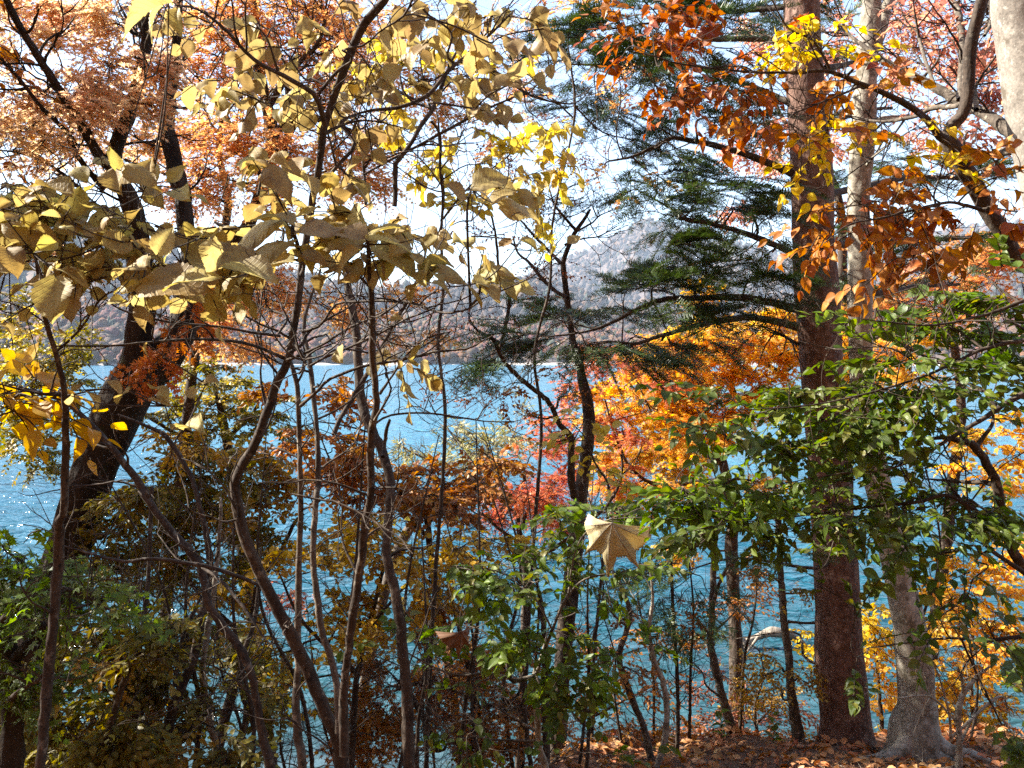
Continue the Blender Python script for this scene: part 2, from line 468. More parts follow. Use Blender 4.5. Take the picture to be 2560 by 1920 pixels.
# lake surface: real waves close by, finer ripples as relief in the material
m, nt, out, N = nodes('lake_water'); L = nt.links.new
tc = nt.nodes.new('ShaderNodeTexCoord')
sx = nt.nodes.new('ShaderNodeSeparateXYZ'); L(tc.outputs['Object'], sx.inputs[0])
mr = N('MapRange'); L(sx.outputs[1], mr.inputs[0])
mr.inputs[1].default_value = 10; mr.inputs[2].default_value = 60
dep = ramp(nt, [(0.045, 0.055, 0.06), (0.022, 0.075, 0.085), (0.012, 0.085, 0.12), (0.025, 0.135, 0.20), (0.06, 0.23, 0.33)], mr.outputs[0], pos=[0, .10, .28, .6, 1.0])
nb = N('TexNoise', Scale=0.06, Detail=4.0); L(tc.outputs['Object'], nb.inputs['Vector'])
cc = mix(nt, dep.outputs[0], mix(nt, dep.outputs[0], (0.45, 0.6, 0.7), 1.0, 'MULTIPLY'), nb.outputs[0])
mp = nt.nodes.new('ShaderNodeMapping'); mp.inputs['Scale'].default_value = (0.55, 1.0, 1.0); mp.inputs['Rotation'].default_value = (0, 0, math.radians(12)); L(tc.outputs['Object'], mp.inputs[0])
w1 = N('TexNoise', Scale=1.5, Detail=3.0, Roughness=0.6, Distortion=0.4); L(mp.outputs[0], w1.inputs['Vector'])
w2 = N('TexNoise', Scale=0.32, Detail=4.0, Roughness=0.6); L(mp.outputs[0], w2.inputs['Vector'])
w3 = N('TexNoise', Scale=6.0, Detail=2.0, Roughness=0.5); L(mp.outputs[0], w3.inputs['Vector'])
a1 = N('Math', operation='MULTIPLY_ADD'); L(w2.outputs[0], a1.inputs[0]); a1.inputs[1].default_value = 2.6; L(w1.outputs[0], a1.inputs[2])
a2 = N('Math', operation='MULTIPLY_ADD'); L(w3.outputs[0], a2.inputs[0]); a2.inputs[1].default_value = 0.22; L(a1.outputs[0], a2.inputs[2])
bp = N('Bump', Strength=1.0, Distance=0.34); L(a2.outputs[0], bp.inputs['Height'])
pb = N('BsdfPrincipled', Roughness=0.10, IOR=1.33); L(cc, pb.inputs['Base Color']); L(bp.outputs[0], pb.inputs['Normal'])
L(pb.outputs[0], out.inputs[0])
wy = np.concatenate([np.linspace(7, 40, 180), np.geomspace(41, 1400, 50)])
wx = np.linspace(-1, 1, 160)
WX = np.outer(np.maximum(wy * 0.95, 25) + 10, wx); WY = np.repeat(wy[:, None], len(wx), 1)
fade = 1 - sm(25, 45, WY)
WZ = fade * (0.022 * np.sin(WX * 1.1 + WY * 5.1 + 1.5 * np.sin(WX * .9)) + 0.018 * np.sin(WX * -1.9 + WY * 7.3 + 2 * np.sin(WY * .7 + WX * .4)) + 0.02 * np.sin(WX * 0.6 + WY * 3.2))
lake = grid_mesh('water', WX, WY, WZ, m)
tag(lake, 'rippled blue lake turning turquoise towards the near bank', 'lake', kind='structure')

# hills across the lake: ridges around the far shore
SHORE = 690.0
RIDGES = [  # crest radius, width, [(native x of the picture, native y)]
    (3000, 1500, [(-600, 640), (200, 660), (900, 735), (1300, 700), (1396, 654), (1440, 636), (1475, 625), (1512, 607), (1548, 588), (1584, 567), (1613, 556), (1640, 560), (1692, 580), (1746, 607), (1765, 612), (1794, 612), (1837, 617), (1873, 632), (1946, 650), (2100, 640), (2400, 610), (3000, 600)]),
    (1650, 620, [(-600, 560), (0, 580), (120, 600), (300, 632), (500, 660), (700, 690), (850, 712), (960, 722), (1080, 716), (1186, 714), (1250, 712), (1331, 690), (1420, 720), (1520, 760), (1700, 790), (2000, 770), (2300, 730), (3000, 700)]),
    (1020, 290, [(-600, 760), (0, 770), (300, 780), (600, 800), (760, 812), (900, 806), (1100, 800), (1250, 806), (1400, 822), (1600, 838), (1800, 840), (2100, 830), (3000, 800)]),
]
HYN = 960 - FN * math.tan(PITCH)
def hill_h(x, y):
    r = np.hypot(x, y); nx = 1280 + FN * x / np.maximum(y, 1)
    h = np.full_like(r, -3.0)
    for k, (Rc, Wd, pts) in enumerate(RIDGES):
        px_ = [p[0] for p in pts]; py_ = [p[1] for p in pts]
        H = (HYN - np.interp(nx, px_, py_)) / FN * Rc
        d = (r - Rc) / Wd
        prof = np.clip(1 - np.abs(d), 0, 1)
        prof = np.where(d < 0, prof ** (1.25 if k == 0 else 0.95), prof)
        spur = 1 + (1 - prof) * (0.16 * np.sin(nx * 0.021 + r * 0.002 + k) + 0.10 * np.sin(nx * 0.047 - r * 0.004 + 2 * k) + 0.06 * np.sin(nx * 0.11 + r * 0.009))
        h = np.maximum(h, H * prof * spur)
    h = h + 7.0 * sm(SHORE, SHORE + 60, r) - 2.0
    return np.where(r < SHORE, -3.0, h)
az = np.radians(np.linspace(-44, 44, 330)); rr = np.concatenate([np.linspace(SHORE - 30, SHORE + 60, 16), np.linspace(SHORE + 75, 3900, 130)])
AZ, RR = np.meshgrid(az, rr)
RRw = RR + np.where(RR < SHORE + 100, 14 * np.sin(AZ * 30) + 6 * np.sin(AZ * 71), 0)
HX, HY = RR * np.sin(AZ), RR * np.cos(AZ)
HZ = hill_h(RRw * np.sin(AZ), RRw * np.cos(AZ)) + 5 * np.sin(HX * .03) * np.sin(HY * .023) * sm(900, 1500, RR)
m, nt, out, N = nodes('hill_slopes'); L = nt.links.new
tc = nt.nodes.new('ShaderNodeTexCoord')
n1 = N('TexNoise', Scale=0.012, Detail=9.0, Roughness=0.7); L(tc.outputs['Object'], n1.inputs['Vector'])
c = ramp(nt, [(0.03, 0.03, 0.028), (0.08, 0.055, 0.045), (0.14, 0.085, 0.05)], n1.outputs[0], pos=[.35, .5, .68]).outputs[0]
# pale shingle along the far waterline
sx = nt.nodes.new('ShaderNodeSeparateXYZ'); L(tc.outputs['Object'], sx.inputs[0])
r2 = ramp(nt, [(1, 1, 1), (0, 0, 0)], None, pos=[0.5, 0.62]); mr = N('MapRange'); L(sx.outputs[2], mr.inputs[0]); mr.inputs[1].default_value = -4; mr.inputs[2].default_value = 6
L(mr.outputs[0], r2.inputs[0]); c = mix(nt, c, (0.42, 0.38, 0.34), r2.outputs[0])
pb = N('BsdfPrincipled', Roughness=0.95); L(c, pb.inputs['Base Color']); L(pb.outputs[0], out.inputs[0])
hills = grid_mesh('hills', HX, HY, HZ, m)
tag(hills, 'autumn mountain and lower slopes across the lake', 'hills', kind='structure')

# the wood on those hills
def blob_templates(k, cone=False):
    import bmesh
    out_ = []
    for s in range(k):
        bm = bmesh.new(); bmesh.ops.create_icosphere(bm, subdivisions=2, radius=1.0)
        V = np.array([v.co[:] for v in bm.verts]); F = np.array([[v.index for v in f.verts] for f in bm.faces]); bm.free()
        q = V * 2.3 + s * 7.1
        d = 1 + 0.20 * np.sin(q[:, 0] * 1.9 + 2 * np.sin(q[:, 1])) * np.cos(q[:, 2] * 2.1 + s) + 0.16 * np.sin(q[:, 1] * 4.1 + q[:, 2] * 3.3) + rng.normal(0, .10, len(V))
        V = V * d[:, None]
        if cone:
            t = (V[:, 2] + 1) / 2
            V[:, :2] *= (1.05 - 0.95 * t)[:, None] * 0.75; V[:, 2] *= 1.7
        else:
            V[:, 2] *= rng.uniform(0.85, 1.25)
        out_.append((V, F))
    return out_
def far_wood(name, n, rlo, rhi, slo, shi, cols, cone=0.12, label=''):
    th = np.radians(rng.uniform(-36, 36, n)); r = np.sqrt(rng.uniform(rlo ** 2, rhi ** 2, n))
    x, y = r * np.sin(th), r * np.cos(th); z = hill_h(x, y)
    nxp = 1280 + FN * x / y; nyp = HYN - FN * (z) / r
    gully = (np.abs(nxp - 1808 - (nyp - 640) * 0.9) < 13 + 9 * np.sin(nyp * .35)) & (nyp > 612) & (nyp < 655) & (r > 2000)
    ok = (z > 1) & ~gully
    x, y, z = x[ok], y[ok], z[ok]
    s = rng.uniform(slo, shi, len(x))
    T = blob_templates(6); TC = blob_templates(3, True)
    buf = Buf()
    pick = rng.integers(0, 6, len(x)); isc = rng.random(len(x)) < cone; pick[isc] = 6 + rng.integers(0, 3, isc.sum())
    for k, (tv, tf) in enumerate(T + TC):
        q = np.nonzero(pick == k)[0]
        a = rng.uniform(0, 6.28, len(q)); ca, sa = np.cos(a), np.sin(a)
        vx = tv[None, :, 0] * ca[:, None] - tv[None, :, 1] * sa[:, None]; vy = tv[None, :, 0] * sa[:, None] + tv[None, :, 1] * ca[:, None]
        V = np.stack([x[q, None] + vx * s[q, None], y[q, None] + vy * s[q, None], z[q, None] + (tv[None, :, 2] + 0.75) * s[q, None]], -1)
        F = tf[None] + (np.arange(len(q)) * len(tv))[:, None, None]
        buf.add(V.reshape(-1, 3), F.reshape(-1, 3), None, 1 if k >= 6 else 0, True)
    m, nt, out, N = nodes(name + '_leaves'); L = nt.links.new
    geo = nt.nodes.new('ShaderNodeNewGeometry')
    tc = nt.nodes.new('ShaderNodeTexCoord')
    c = ramp(nt, cols, geo.outputs['Random Per Island']).outputs[0]
    n1 = N('TexNoise', Scale=0.9, Detail=4.0, Roughness=0.8); L(tc.outputs['Object'], n1.inputs['Vector'])
    c = mix(nt, c, ramp(nt, [(0.4, 0.4, 0.4), (1.4, 1.4, 1.4)], n1.outputs[0], pos=[.35, .65]).outputs[0], 1.0, 'MULTIPLY')
    pb = N('BsdfPrincipled', Roughness=0.9); L(c, pb.inputs['Base Color'])
    b = N('Bump', Strength=1.0, Distance=1.5); L(n1.outputs[0], b.inputs['Height']); L(b.outputs[0], pb.inputs['Normal'])
    L(pb.outputs[0], out.inputs[0])
    mc = bpy.data.materials.new(name + '_needles'); mc.use_nodes = True
    mc.node_tree.nodes['Principled BSDF'].inputs['Base Color'].default_value = (0.035, 0.06, 0.035, 1)
    mc.node_tree.nodes['Principled BSDF'].inputs['Roughness'].default_value = 0.9
    o = buf.build(name, [m, mc])
    return tag(o, label, 'forest', kind='stuff')
far_wood('shore_forest', 7500, SHORE + 6, 1080, 2.6, 5.4,
         [(0.06, 0.016, 0.014), (0.15, 0.045, 0.02), (0.19, 0.08, 0.026), (0.07, 0.042, 0.025), (0.20, 0.10, 0.038), (0.03, 0.042, 0.02), (0.14, 0.025, 0.025), (0.11, 0.075, 0.032)], .16,
         'red and orange trees massed along the far shore')
far_wood('mountain_forest', 15000, 1080, 3300, 4.5, 9,
         [(0.06, 0.036, 0.028), (0.03, 0.026, 0.025), (0.13, 0.066, 0.028), (0.045, 0.036, 0.032), (0.09, 0.05, 0.03), (0.025, 0.028, 0.025)], .14,
         'dull brown and lilac wood covering the far mountain')

# the air over the lake
def haze():
    x0, x1, y0, y1, z0, z1 = -3200, 3200, -70, 4000, -6, 760
    V = np.array([(x, y, z) for x in (x0, x1) for y in (y0, y1) for z in (z0, z1)], float)
    F = np.array([(0, 1, 3), (0, 3, 2), (4, 6, 7), (4, 7, 5), (0, 4, 5), (0, 5, 1), (2, 3, 7), (2, 7, 6), (0, 2, 6), (0, 6, 4), (1, 5, 7), (1, 7, 3)])
    bf = Buf(); bf.add(V, F)
    m = bpy.data.materials.new('haze_air'); m.use_nodes = True
    nt = m.node_tree; nt.nodes.clear()
    out = nt.nodes.new('ShaderNodeOutputMaterial'); pv = nt.nodes.new('ShaderNodeVolumePrincipled')
    pv.inputs['Color'].default_value = (0.66, 0.80, 1.0, 1); pv.inputs['Density'].default_value = HAZE_D
    nt.links.new(pv.outputs[0], out.inputs['Volume'])
    o = bf.build('haze', [m])
    tag(o, 'thin blue haze lying over the lake and hills', 'haze', kind='stuff')
HAZE_D = 0.00011
haze()

# ------------------------------------------------------------------ tree kit
def trace(c, pts, Y, dY=0.0, wob=0.0, root=False):
    """pts: (x, y, width) on sheet c (or (sheet, x, y, width)); -> control rows x, y, z, radius"""
    rows = []; n = len(pts)
    ph = rng.uniform(0, 6.28)
    for i, p in enumerate(pts):
        cc = c
        if isinstance(p[0], str): cc, p = p[0], p[1:]
        t = i / max(1, n - 1)
        y = Y + dY * t + wob * math.sin(ph + 3.1 * t) * min(1, 3 * t)
        q = P(cc, p[0], p[1], y)
        rows.append([*q, px(p[2], y) / 2])
    if root:
        q = rows[0]
        g = float(ground_z(q[0], q[1]))
        if q[2] > g + 0.05:
            d = np.array(rows[0][:3]) - np.array(rows[1][:3])
            lean = np.clip(d[0] / max(0.2, abs(d[2])), -.35, .35) * (q[2] - g) * 0.7
            h = q[2] - g
            rows.insert(0, [q[0] + lean * .5, q[1], g + h * .5, q[3] * 1.06])
            rows.insert(0, [q[0] + lean, q[1], g - 0.12, q[3] * 1.35])
        else:
            rows[0][2] = g - 0.12
    return np.array(rows)

class Tree:
    def __init__(s, name, base, label, cat='tree', group=None):
        s.base = np.array(base, float)
        s.o = thing(name, base, label, cat, group)
        s.nodes = []                                  # skeleton points (x, y, z, radius)
        s.twigs = []
        s.pend = []
    def limb(s, part, rows, mat, sides=14, lump=0.05, k=None, flare=0.0, label=None, buttress=0.0):
        L = np.linalg.norm(np.diff(rows[:, :3], axis=0), axis=1).sum()
        k = k or int(np.clip(L / max(0.03, rows[:, 3].mean() * 0.7), 14, 90))
        C = catmull(rows, k)
        R = np.maximum(C[:, 3], 0.0015)
        t = np.linspace(0, 1, k)
        R = R * (1 + 0.03 * np.sin(t * k * .45 + rng.uniform(0, 6)) * (lump > 0) * (R < .05))
        PLn = C[:, :3].copy()
        PLn[1:-1] += rng.normal(0, 1, (k - 2, 3)) * np.minimum(R[1:-1, None] * 0.10, .0022)
        V, F = tubes(PLn[None], R[None], sides, lump, rng.uniform(0, 9))
        bf = Buf(); bf.add(V, F, None, 0, True)
        o = bf.build(part, [BARK[mat]], s.o, s.base)
        if label: o['label'] = label
        s.nodes.append(np.column_stack([PLn, R]))
        return o
    def nodearr(s):
        return np.concatenate(s.nodes)
    def ghost(s, rows, k=12):
        s.nodes.append(catmull(np.asarray(rows, float), k))
    def twig(s, pts, r0, r1, k=6):
        """queue a fine branch for the branches part"""
        s.twigs.append((catmull(np.asarray(pts, float), k), np.linspace(r0, r1, k)))
    def branchlets(s, rows, n, length, rad, depth=1, up=0.15, part_from=0.15):
        """side shoots with kinks along a traced limb"""
        C = catmull(rows, 30)
        for _ in range(n):
            i = int(rng.uniform(part_from, 0.98) * 29)
            p = C[i, :3]; T = nrm(C[min(29, i + 1), :3] - C[max(0, i - 1), :3])
            s._shoot(p, T, length * rng.uniform(.5, 1.2), min(rad, C[i, 3] * .7), depth, up)
    def _shoot(s, p, T, L, r, depth, up):
        d = nrm(nrm(T) * rng.uniform(.3, .9) + nrm(rng.normal(0, 1, 3) * np.array([1, .8, .6])) * 0.9 + np.array([0, 0, up]))
        pts = [p]; n = 7
        for i in range(1, n):
            d = nrm(d + rng.normal(0, .22, 3) + np.array([0, 0, up * .2]))
            pts.append(pts[-1] + d * L / (n - 1))
        s.twig(pts, r, max(0.0012, r * .3), 9)
        if depth > 0:
            for _ in range(rng.integers(2, 4)):
                i = rng.integers(2, n - 1)
                s._shoot(pts[i], nrm(pts[i + 1] - pts[i]), L * rng.uniform(.35, .65), r * .55, depth - 1, up)
    def crown(s, part, blobs, Y, mat, tm, size=(.05, .07), k=11, Ls=(.18, .32), droop=.25, flat=.45, ang=52, deep=.9, tier=0.0,
              twigs=True, gap=0.0, out=0.5, limb_r=0.012, dens=1.0, spread_y=0.0, bark='twig', limbs=True, smooth=False, upn=(0, -.25, 1), leaf_ang=18, hang=0.0, label=None, zsq=1.0, split_y=None):
        """leaves on shoots, the shoots gathered round the listed masses and tied back to the skeleton"""
        bf = Buf()
        allC = []; allD = []
        for bl in blobs:
            c, x, y, rx, ry, n = bl[:6]
            Yb = Y + (bl[6] if len(bl) > 6 else rng.uniform(-1, 1) * spread_y if not split_y else rng.choice([-1, 1]) * rng.uniform(*split_y))
            cen = P(c, x, y, Yb); ax = px(rx, Yb); az_ = px(ry, Yb)
            ay = max(ax, az_) * deep
            if not s.nodes: s.ghost([[*(cen - [0, 0, 1]), .02], [*cen, .01]])
            nd = s.nodearr()
            dd = np.linalg.norm((nd[:, :3] - cen) * np.array([1, 1, 1.0]), axis=1) + 0.5 * np.maximum(nd[:, 2] - cen[2], 0)
            j = int(np.argmin(dd)); a = nd[j, :3]
            if limbs and dd[j] > 0.12:
                mid = (a + cen) / 2 + rng.normal(0, .10, 3) * dd[j] + np.array([0, 0, .10 * dd[j]])
                q1 = a * .75 + cen * .25 + rng.normal(0, .05, 3) * dd[j]
                end = cen + nrm(cen - a) * ax * .55
                rows = np.array([[*a, 0], [*q1, 0], [*mid, 0], [*cen, 0], [*end, 0]])
                r0 = min(nd[j, 3] * .75, limb_r * (1 + dd[j] * .5))
                s.twig(rows[:, :3], r0, .003, 16)
                s.ghost(np.column_stack([rows[:, :3], np.linspace(r0, .003, 5)]), 14)
            n = max(2, int(n * dens))
            m_ = int(n * 1.0)
            q = rng.normal(0, .48, (m_ * 3, 3)) * np.array([1, 1, zsq]); q = q[np.linalg.norm(q, axis=1) < 1.15][:m_]
            pts = cen + q * np.array([ax, ay, az_])
            if gap:
                w = np.sin(pts @ np.array([5.1, 2.3, 6.7]) / max(ax, .25) * .6 + 1.3) + np.sin(pts @ np.array([-3.7, 4.4, 7.9]) / max(ax, .25) * .6)
                pts = pts[w > -1.3 + gap]
            if tier:
                zz = np.round((pts[:, 2] + .06 * np.sin(pts[:, 0] * 3)) / tier) * tier
                pts[:, 2] = zz + rng.normal(0, tier * .12, len(pts)) + (pts[:, 2] - zz) * .25
            outd = nrm((pts - a) * np.array([1, 1, .35]) + 1e-4)
            rd = rng.normal(0, 1, (len(pts), 3)) * np.array([1, 1, .3])
            allC.append(pts); allD.append(nrm(outd * out + nrm(rd) * (1 - out) + np.array([0, 0, -.05])))
        Cn = np.concatenate(allC); Dn = np.concatenate(allD); n = len(Cn)
        Lg = rng.uniform(*Ls, n)
        up = nrm(np.array(upn, float) + rng.normal(0, flat, (n, 3)) * np.array([1, 1, .5]))
        sd_ = nrm(np.cross(up, Dn)); up2 = np.cross(Dn, sd_)
        t = (np.arange(k) + .6) / k
        pos = Cn[:, None] + Dn[:, None] * (t * 1.0)[None, :, None] * Lg[:, None, None]
        pos[:, :, 2] -= droop * (t ** 2)[None] * Lg[:, None]
        sign = np.where(np.arange(k) % 2, 1, -1).astype(float); 
        angk = np.radians(ang + rng.normal(0, leaf_ang, (n, k))); angk[:, -1] *= .2
        ld = Dn[:, None] * np.cos(angk)[..., None] + sd_[:, None] * (np.sin(angk) * sign)[..., None]
        ld[..., 2] -= droop * .6 + hang
        ln = up2[:, None] + rng.normal(0, .33, (n, k, 3))
        keep = rng.random((n, k)) > 0.12
        sz = rng.uniform(size[0], size[1], (n, k)) * (1 - .25 * (t[None] > .85))
        put_leaves(bf, pos[keep], ld[keep], ln[keep], sz[keep], tm, 0, smooth)
        if twigs:
            tt = np.linspace(0, 1, 4)
            PL = Cn[:, None] + Dn[:, None] * tt[None, :, None] * Lg[:, None, None]; PL[:, :, 2] -= droop * (tt ** 2)[None] * Lg[:, None]
            R = np.broadcast_to(np.linspace(.0022, .0008, 4) * (0.6 + size[1] * 9), (n, 4))
            V, F = tubes(PL, R, 3); bf.add(V, F, None, 1)
            # ties from the skeleton to each shoot
            nd = s.nodearr(); a = np.empty((n, 3))
            for i0 in range(0, n, 500):
                d2 = np.linalg.norm(Cn[i0:i0 + 500, None] - nd[None, :, :3] + Dn[i0:i0 + 500, None] * .12, axis=2)
                a[i0:i0 + 500] = nd[np.argmin(d2, axis=1), :3]
            dist = np.linalg.norm(Cn - a, axis=1, keepdims=True)
            t5 = np.linspace(0, 1, 6)[None, :, None]
            mid = a + (Cn - a) * .5 + rng.normal(0, .09, (n, 3)) * dist + np.array([0, 0, .05]) * dist
            PL = a[:, None] * (1 - t5) ** 2 + 2 * mid[:, None] * t5 * (1 - t5) + Cn[:, None] * t5 ** 2
            PL[:, 1:-1] += rng.normal(0, .018, (n, 4, 3)) * dist[:, None]
            R = np.clip(dist * .005, .0014, .006) * np.linspace(1.5, .6, 6)[None]
            ok = (dist[:, 0] > .03)
            V, F = tubes(PL[ok], R[ok], 3); bf.add(V, F, None, 1)
        s.pend.append((bf, part, mat, bark, label))
    def finish(s, bark='twig', part='branches', sides=6):
        bf = s.pend[0][0] if s.pend else Buf()
        mi = 2 if s.pend else 0
        for kk in sorted({len(p) for p, r in s.twigs}):
            PL = np.array([p for p, r in s.twigs if len(p) == kk]); R = np.array([r for p, r in s.twigs if len(p) == kk])
            V, F = tubes(PL, R, sides); bf.add(V, F, None, mi, True)
        for b_, part_, mat, bk, label in s.pend:
            o = b_.build(part_, [mat, BARK[bk], BARK[bark]], s.o, s.base)
            if label: o['label'] = label
        if not s.pend and s.twigs: bf.build('crown', [BARK[bark]], s.o, s.base)

def base_of(rows):
    x, y = rows[0, 0], rows[0, 1]
    return (x, y, float(ground_z(x, y)))

LM = {
    'peach': leaf_mat('peach_orange_leaves', [(0.78, 0.46, 0.18), (0.82, 0.54, 0.25), (0.74, 0.39, 0.14), (0.84, 0.60, 0.30)], .66, tsat=0.9),
    'orange': leaf_mat('orange_maple_leaves', [(0.64, 0.27, 0.07), (0.72, 0.37, 0.11), (0.58, 0.21, 0.05), (0.78, 0.48, 0.17)], .62, tsat=1.0),
    'blush': leaf_mat('pale_blush_leaves', [(0.80, 0.52, 0.26), (0.78, 0.42, 0.24), (0.84, 0.60, 0.28), (0.74, 0.36, 0.22)], .66, tsat=0.9),
    'sprig': leaf_mat('burnt_orange_leaves', [(0.52, 0.15, 0.03), (0.58, 0.21, 0.05), (0.42, 0.11, 0.03)], .4),
    'viburnum': leaf_mat('faded_olive_leaves', [(0.40, 0.29, 0.10), (0.47, 0.36, 0.14), (0.34, 0.22, 0.08), (0.45, 0.36, 0.10), (0.52, 0.43, 0.18), (0.36, 0.27, 0.07)], .45, .5, True, .6, 1.1),
    'olivey': leaf_mat('olive_yellow_leaves', [(0.36, 0.27, 0.10), (0.44, 0.34, 0.13), (0.28, 0.19, 0.075), (0.40, 0.30, 0.11), (0.48, 0.38, 0.13)], .45, .45, False, .5, 1.05),
    'paleyellow': leaf_mat('pale_yellow_leaves', [(0.62, 0.50, 0.14), (0.52, 0.40, 0.12), (0.66, 0.56, 0.18)], .5),
    'beech': leaf_mat('rusty_beech_leaves', [(0.34, 0.09, 0.018), (0.46, 0.16, 0.025), (0.54, 0.23, 0.035), (0.28, 0.065, 0.018), (0.58, 0.27, 0.04)], .40, .25, .22),
    'rust': leaf_mat('deep_rust_leaves', [(0.30, 0.06, 0.016), (0.40, 0.11, 0.022), (0.46, 0.15, 0.03), (0.24, 0.045, 0.015)], .38, .3, .22),
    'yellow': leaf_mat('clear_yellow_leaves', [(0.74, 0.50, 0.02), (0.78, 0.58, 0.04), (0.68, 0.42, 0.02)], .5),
    'pink': leaf_mat('salmon_pink_leaves', [(0.60, 0.22, 0.14), (0.66, 0.30, 0.17), (0.58, 0.20, 0.14), (0.74, 0.42, 0.22)], .6, tsat=1.0),
    'golden': leaf_mat('golden_orange_leaves', [(0.78, 0.43, 0.05), (0.80, 0.53, 0.08), (0.74, 0.33, 0.05), (0.82, 0.60, 0.12), (0.72, 0.37, 0.05)], .62, tsat=1.1),
    'red': leaf_mat('scarlet_maple_leaves', [(0.60, 0.17, 0.07), (0.68, 0.26, 0.09), (0.54, 0.11, 0.08), (0.72, 0.30, 0.10)], .58, tsat=1.05),
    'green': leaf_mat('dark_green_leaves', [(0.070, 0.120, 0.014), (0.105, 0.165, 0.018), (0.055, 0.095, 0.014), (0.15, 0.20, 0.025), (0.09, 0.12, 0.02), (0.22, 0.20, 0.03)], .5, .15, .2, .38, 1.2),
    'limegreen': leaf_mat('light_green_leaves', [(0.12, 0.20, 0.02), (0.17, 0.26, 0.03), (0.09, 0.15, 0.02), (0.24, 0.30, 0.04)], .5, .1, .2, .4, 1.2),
    'willow': leaf_mat('silvery_willow_leaves', [(0.34, 0.29, 0.12), (0.42, 0.37, 0.18), (0.28, 0.26, 0.11), (0.24, 0.25, 0.08)], .4),
    'olive': leaf_mat('olive_green_leaves', [(0.17, 0.15, 0.025), (0.24, 0.19, 0.03), (0.12, 0.12, 0.02), (0.34, 0.24, 0.04)], .45),
    'mustard': leaf_mat('mustard_leaves', [(0.40, 0.24, 0.03), (0.48, 0.30, 0.04), (0.32, 0.18, 0.03), (0.54, 0.36, 0.05)], .45),
    'gold': leaf_mat('gold_yellow_leaves', [(0.48, 0.29, 0.025), (0.56, 0.36, 0.03), (0.40, 0.23, 0.025)], .48),
    'brown': leaf_mat('orange_brown_leaves', [(0.36, 0.15, 0.04), (0.44, 0.20, 0.05), (0.30, 0.11, 0.03), (0.48, 0.25, 0.06)], .42),
    'maroon': leaf_mat('dull_maroon_leaves', [(0.30, 0.10, 0.06), (0.36, 0.15, 0.07), (0.22, 0.07, 0.05), (0.42, 0.20, 0.08)], .38),
    'needle': leaf_mat('dark_fir_needles', [(0.035, 0.062, 0.012), (0.055, 0.092, 0.016), (0.026, 0.048, 0.012), (0.095, 0.125, 0.022)], .25, 0, False, .4, 1.1),
    'litter': leaf_mat('fallen_leaves', [(0.36, 0.14, 0.045), (0.46, 0.21, 0.07), (0.22, 0.09, 0.035), (0.54, 0.29, 0.12), (0.40, 0.12, 0.04), (0.58, 0.36, 0.17)], .2, .3, False, .6),
    'hanging': leaf_mat('papery_dry_leaf', [(0.62, 0.52, 0.30), (0.64, 0.54, 0.32)], .35, .12, False, .7, 1.05),
    'deadleaf': leaf_mat('dead_brown_leaf', [(0.15, 0.07, 0.035), (0.16, 0.08, 0.04)], .2, .3, False, .7, 1.05),
}

SHADE = 1.5
# ================================================================== the trees
# --- big leaning tree on the left
r = trace('D', [('G', 230, 850, 265), ('G', 400, 400, 245), ('G', 490, 80, 235), (590, 1250, 240), (690, 1020, 250), (790, 830, 255), (850, 720, 190)], 7.0, 0, 0, True)
t1 = Tree('leaning_tree', base_of(r), 'dark mossy trunk leaning right and forking, with a peach orange crown at the upper left')
t1.limb('trunk', r, 'dark', 26, .07)
l = trace('D', [(700, 960, 190), (760, 780, 165), (830, 520, 155), (850, 330, 150), (830, 150, 140), ('A', 800, 1290, 115), ('A', 740, 1130, 100), ('A', 670, 980, 95), ('A', 700, 830, 85), ('A', 770, 670, 75), ('A', 830, 430, 68), ('A', 870, 220, 60), ('A', 860, 80, 50), ('A', 880, -80, 40), ('A', 930, -300, 26)], 7.0, -.5)
t1.limb('limb', l, 'dark', 16, .07)
l2 = trace('D', [(790, 860, 210), (900, 760, 195), (1010, 610, 185), (1090, 450, 175), (1130, 280, 160), (1140, 100, 130), ('A', 1105, 1380, 100), ('A', 1080, 1150, 95), ('A', 1030, 950, 90), ('A', 990, 780, 85), ('A', 1000, 600, 80), ('A', 1030, 400, 70), ('A', 1050, 200, 55), ('A', 1060, 0, 45), ('A', 1080, -250, 30)], 7.0, .7)
t1.limb('limb', l2, 'dark', 18, .08)
for pts, dy in (([(665, 990, 80), (590, 930, 62), (480, 730, 58), (330, 500, 52), (180, 260, 45), (60, 50, 40), (0, -120, 34), (-60, -300, 22)], -1.0),
                ([(620, 1120, 40), (520, 1010, 34), (440, 890, 30), (390, 780, 26), (250, 640, 24), (100, 450, 20), (-60, 280, 14)], -.6),
                ([(350, 560, 22), (270, 540, 18), (170, 510, 14), (-30, 475, 8)], .5),
                ([(480, 1120, 22), (330, 1000, 18), (200, 935, 15), (80, 900, 12), (-20, 890, 8)], -.8),
                ([(870, 220, 40), (800, 200, 22), (730, 120, 16), (690, 20, 10)], .6)):
    q = trace('A', pts, 6.8, dy)
    t1.limb('limb', q, 'dark', 9, .05)
    t1.branchlets(q, 6, .7, .012, 1)
t1.branchlets(l, 12, .8, .014, 1); t1.branchlets(l2, 14, .8, .014, 1)
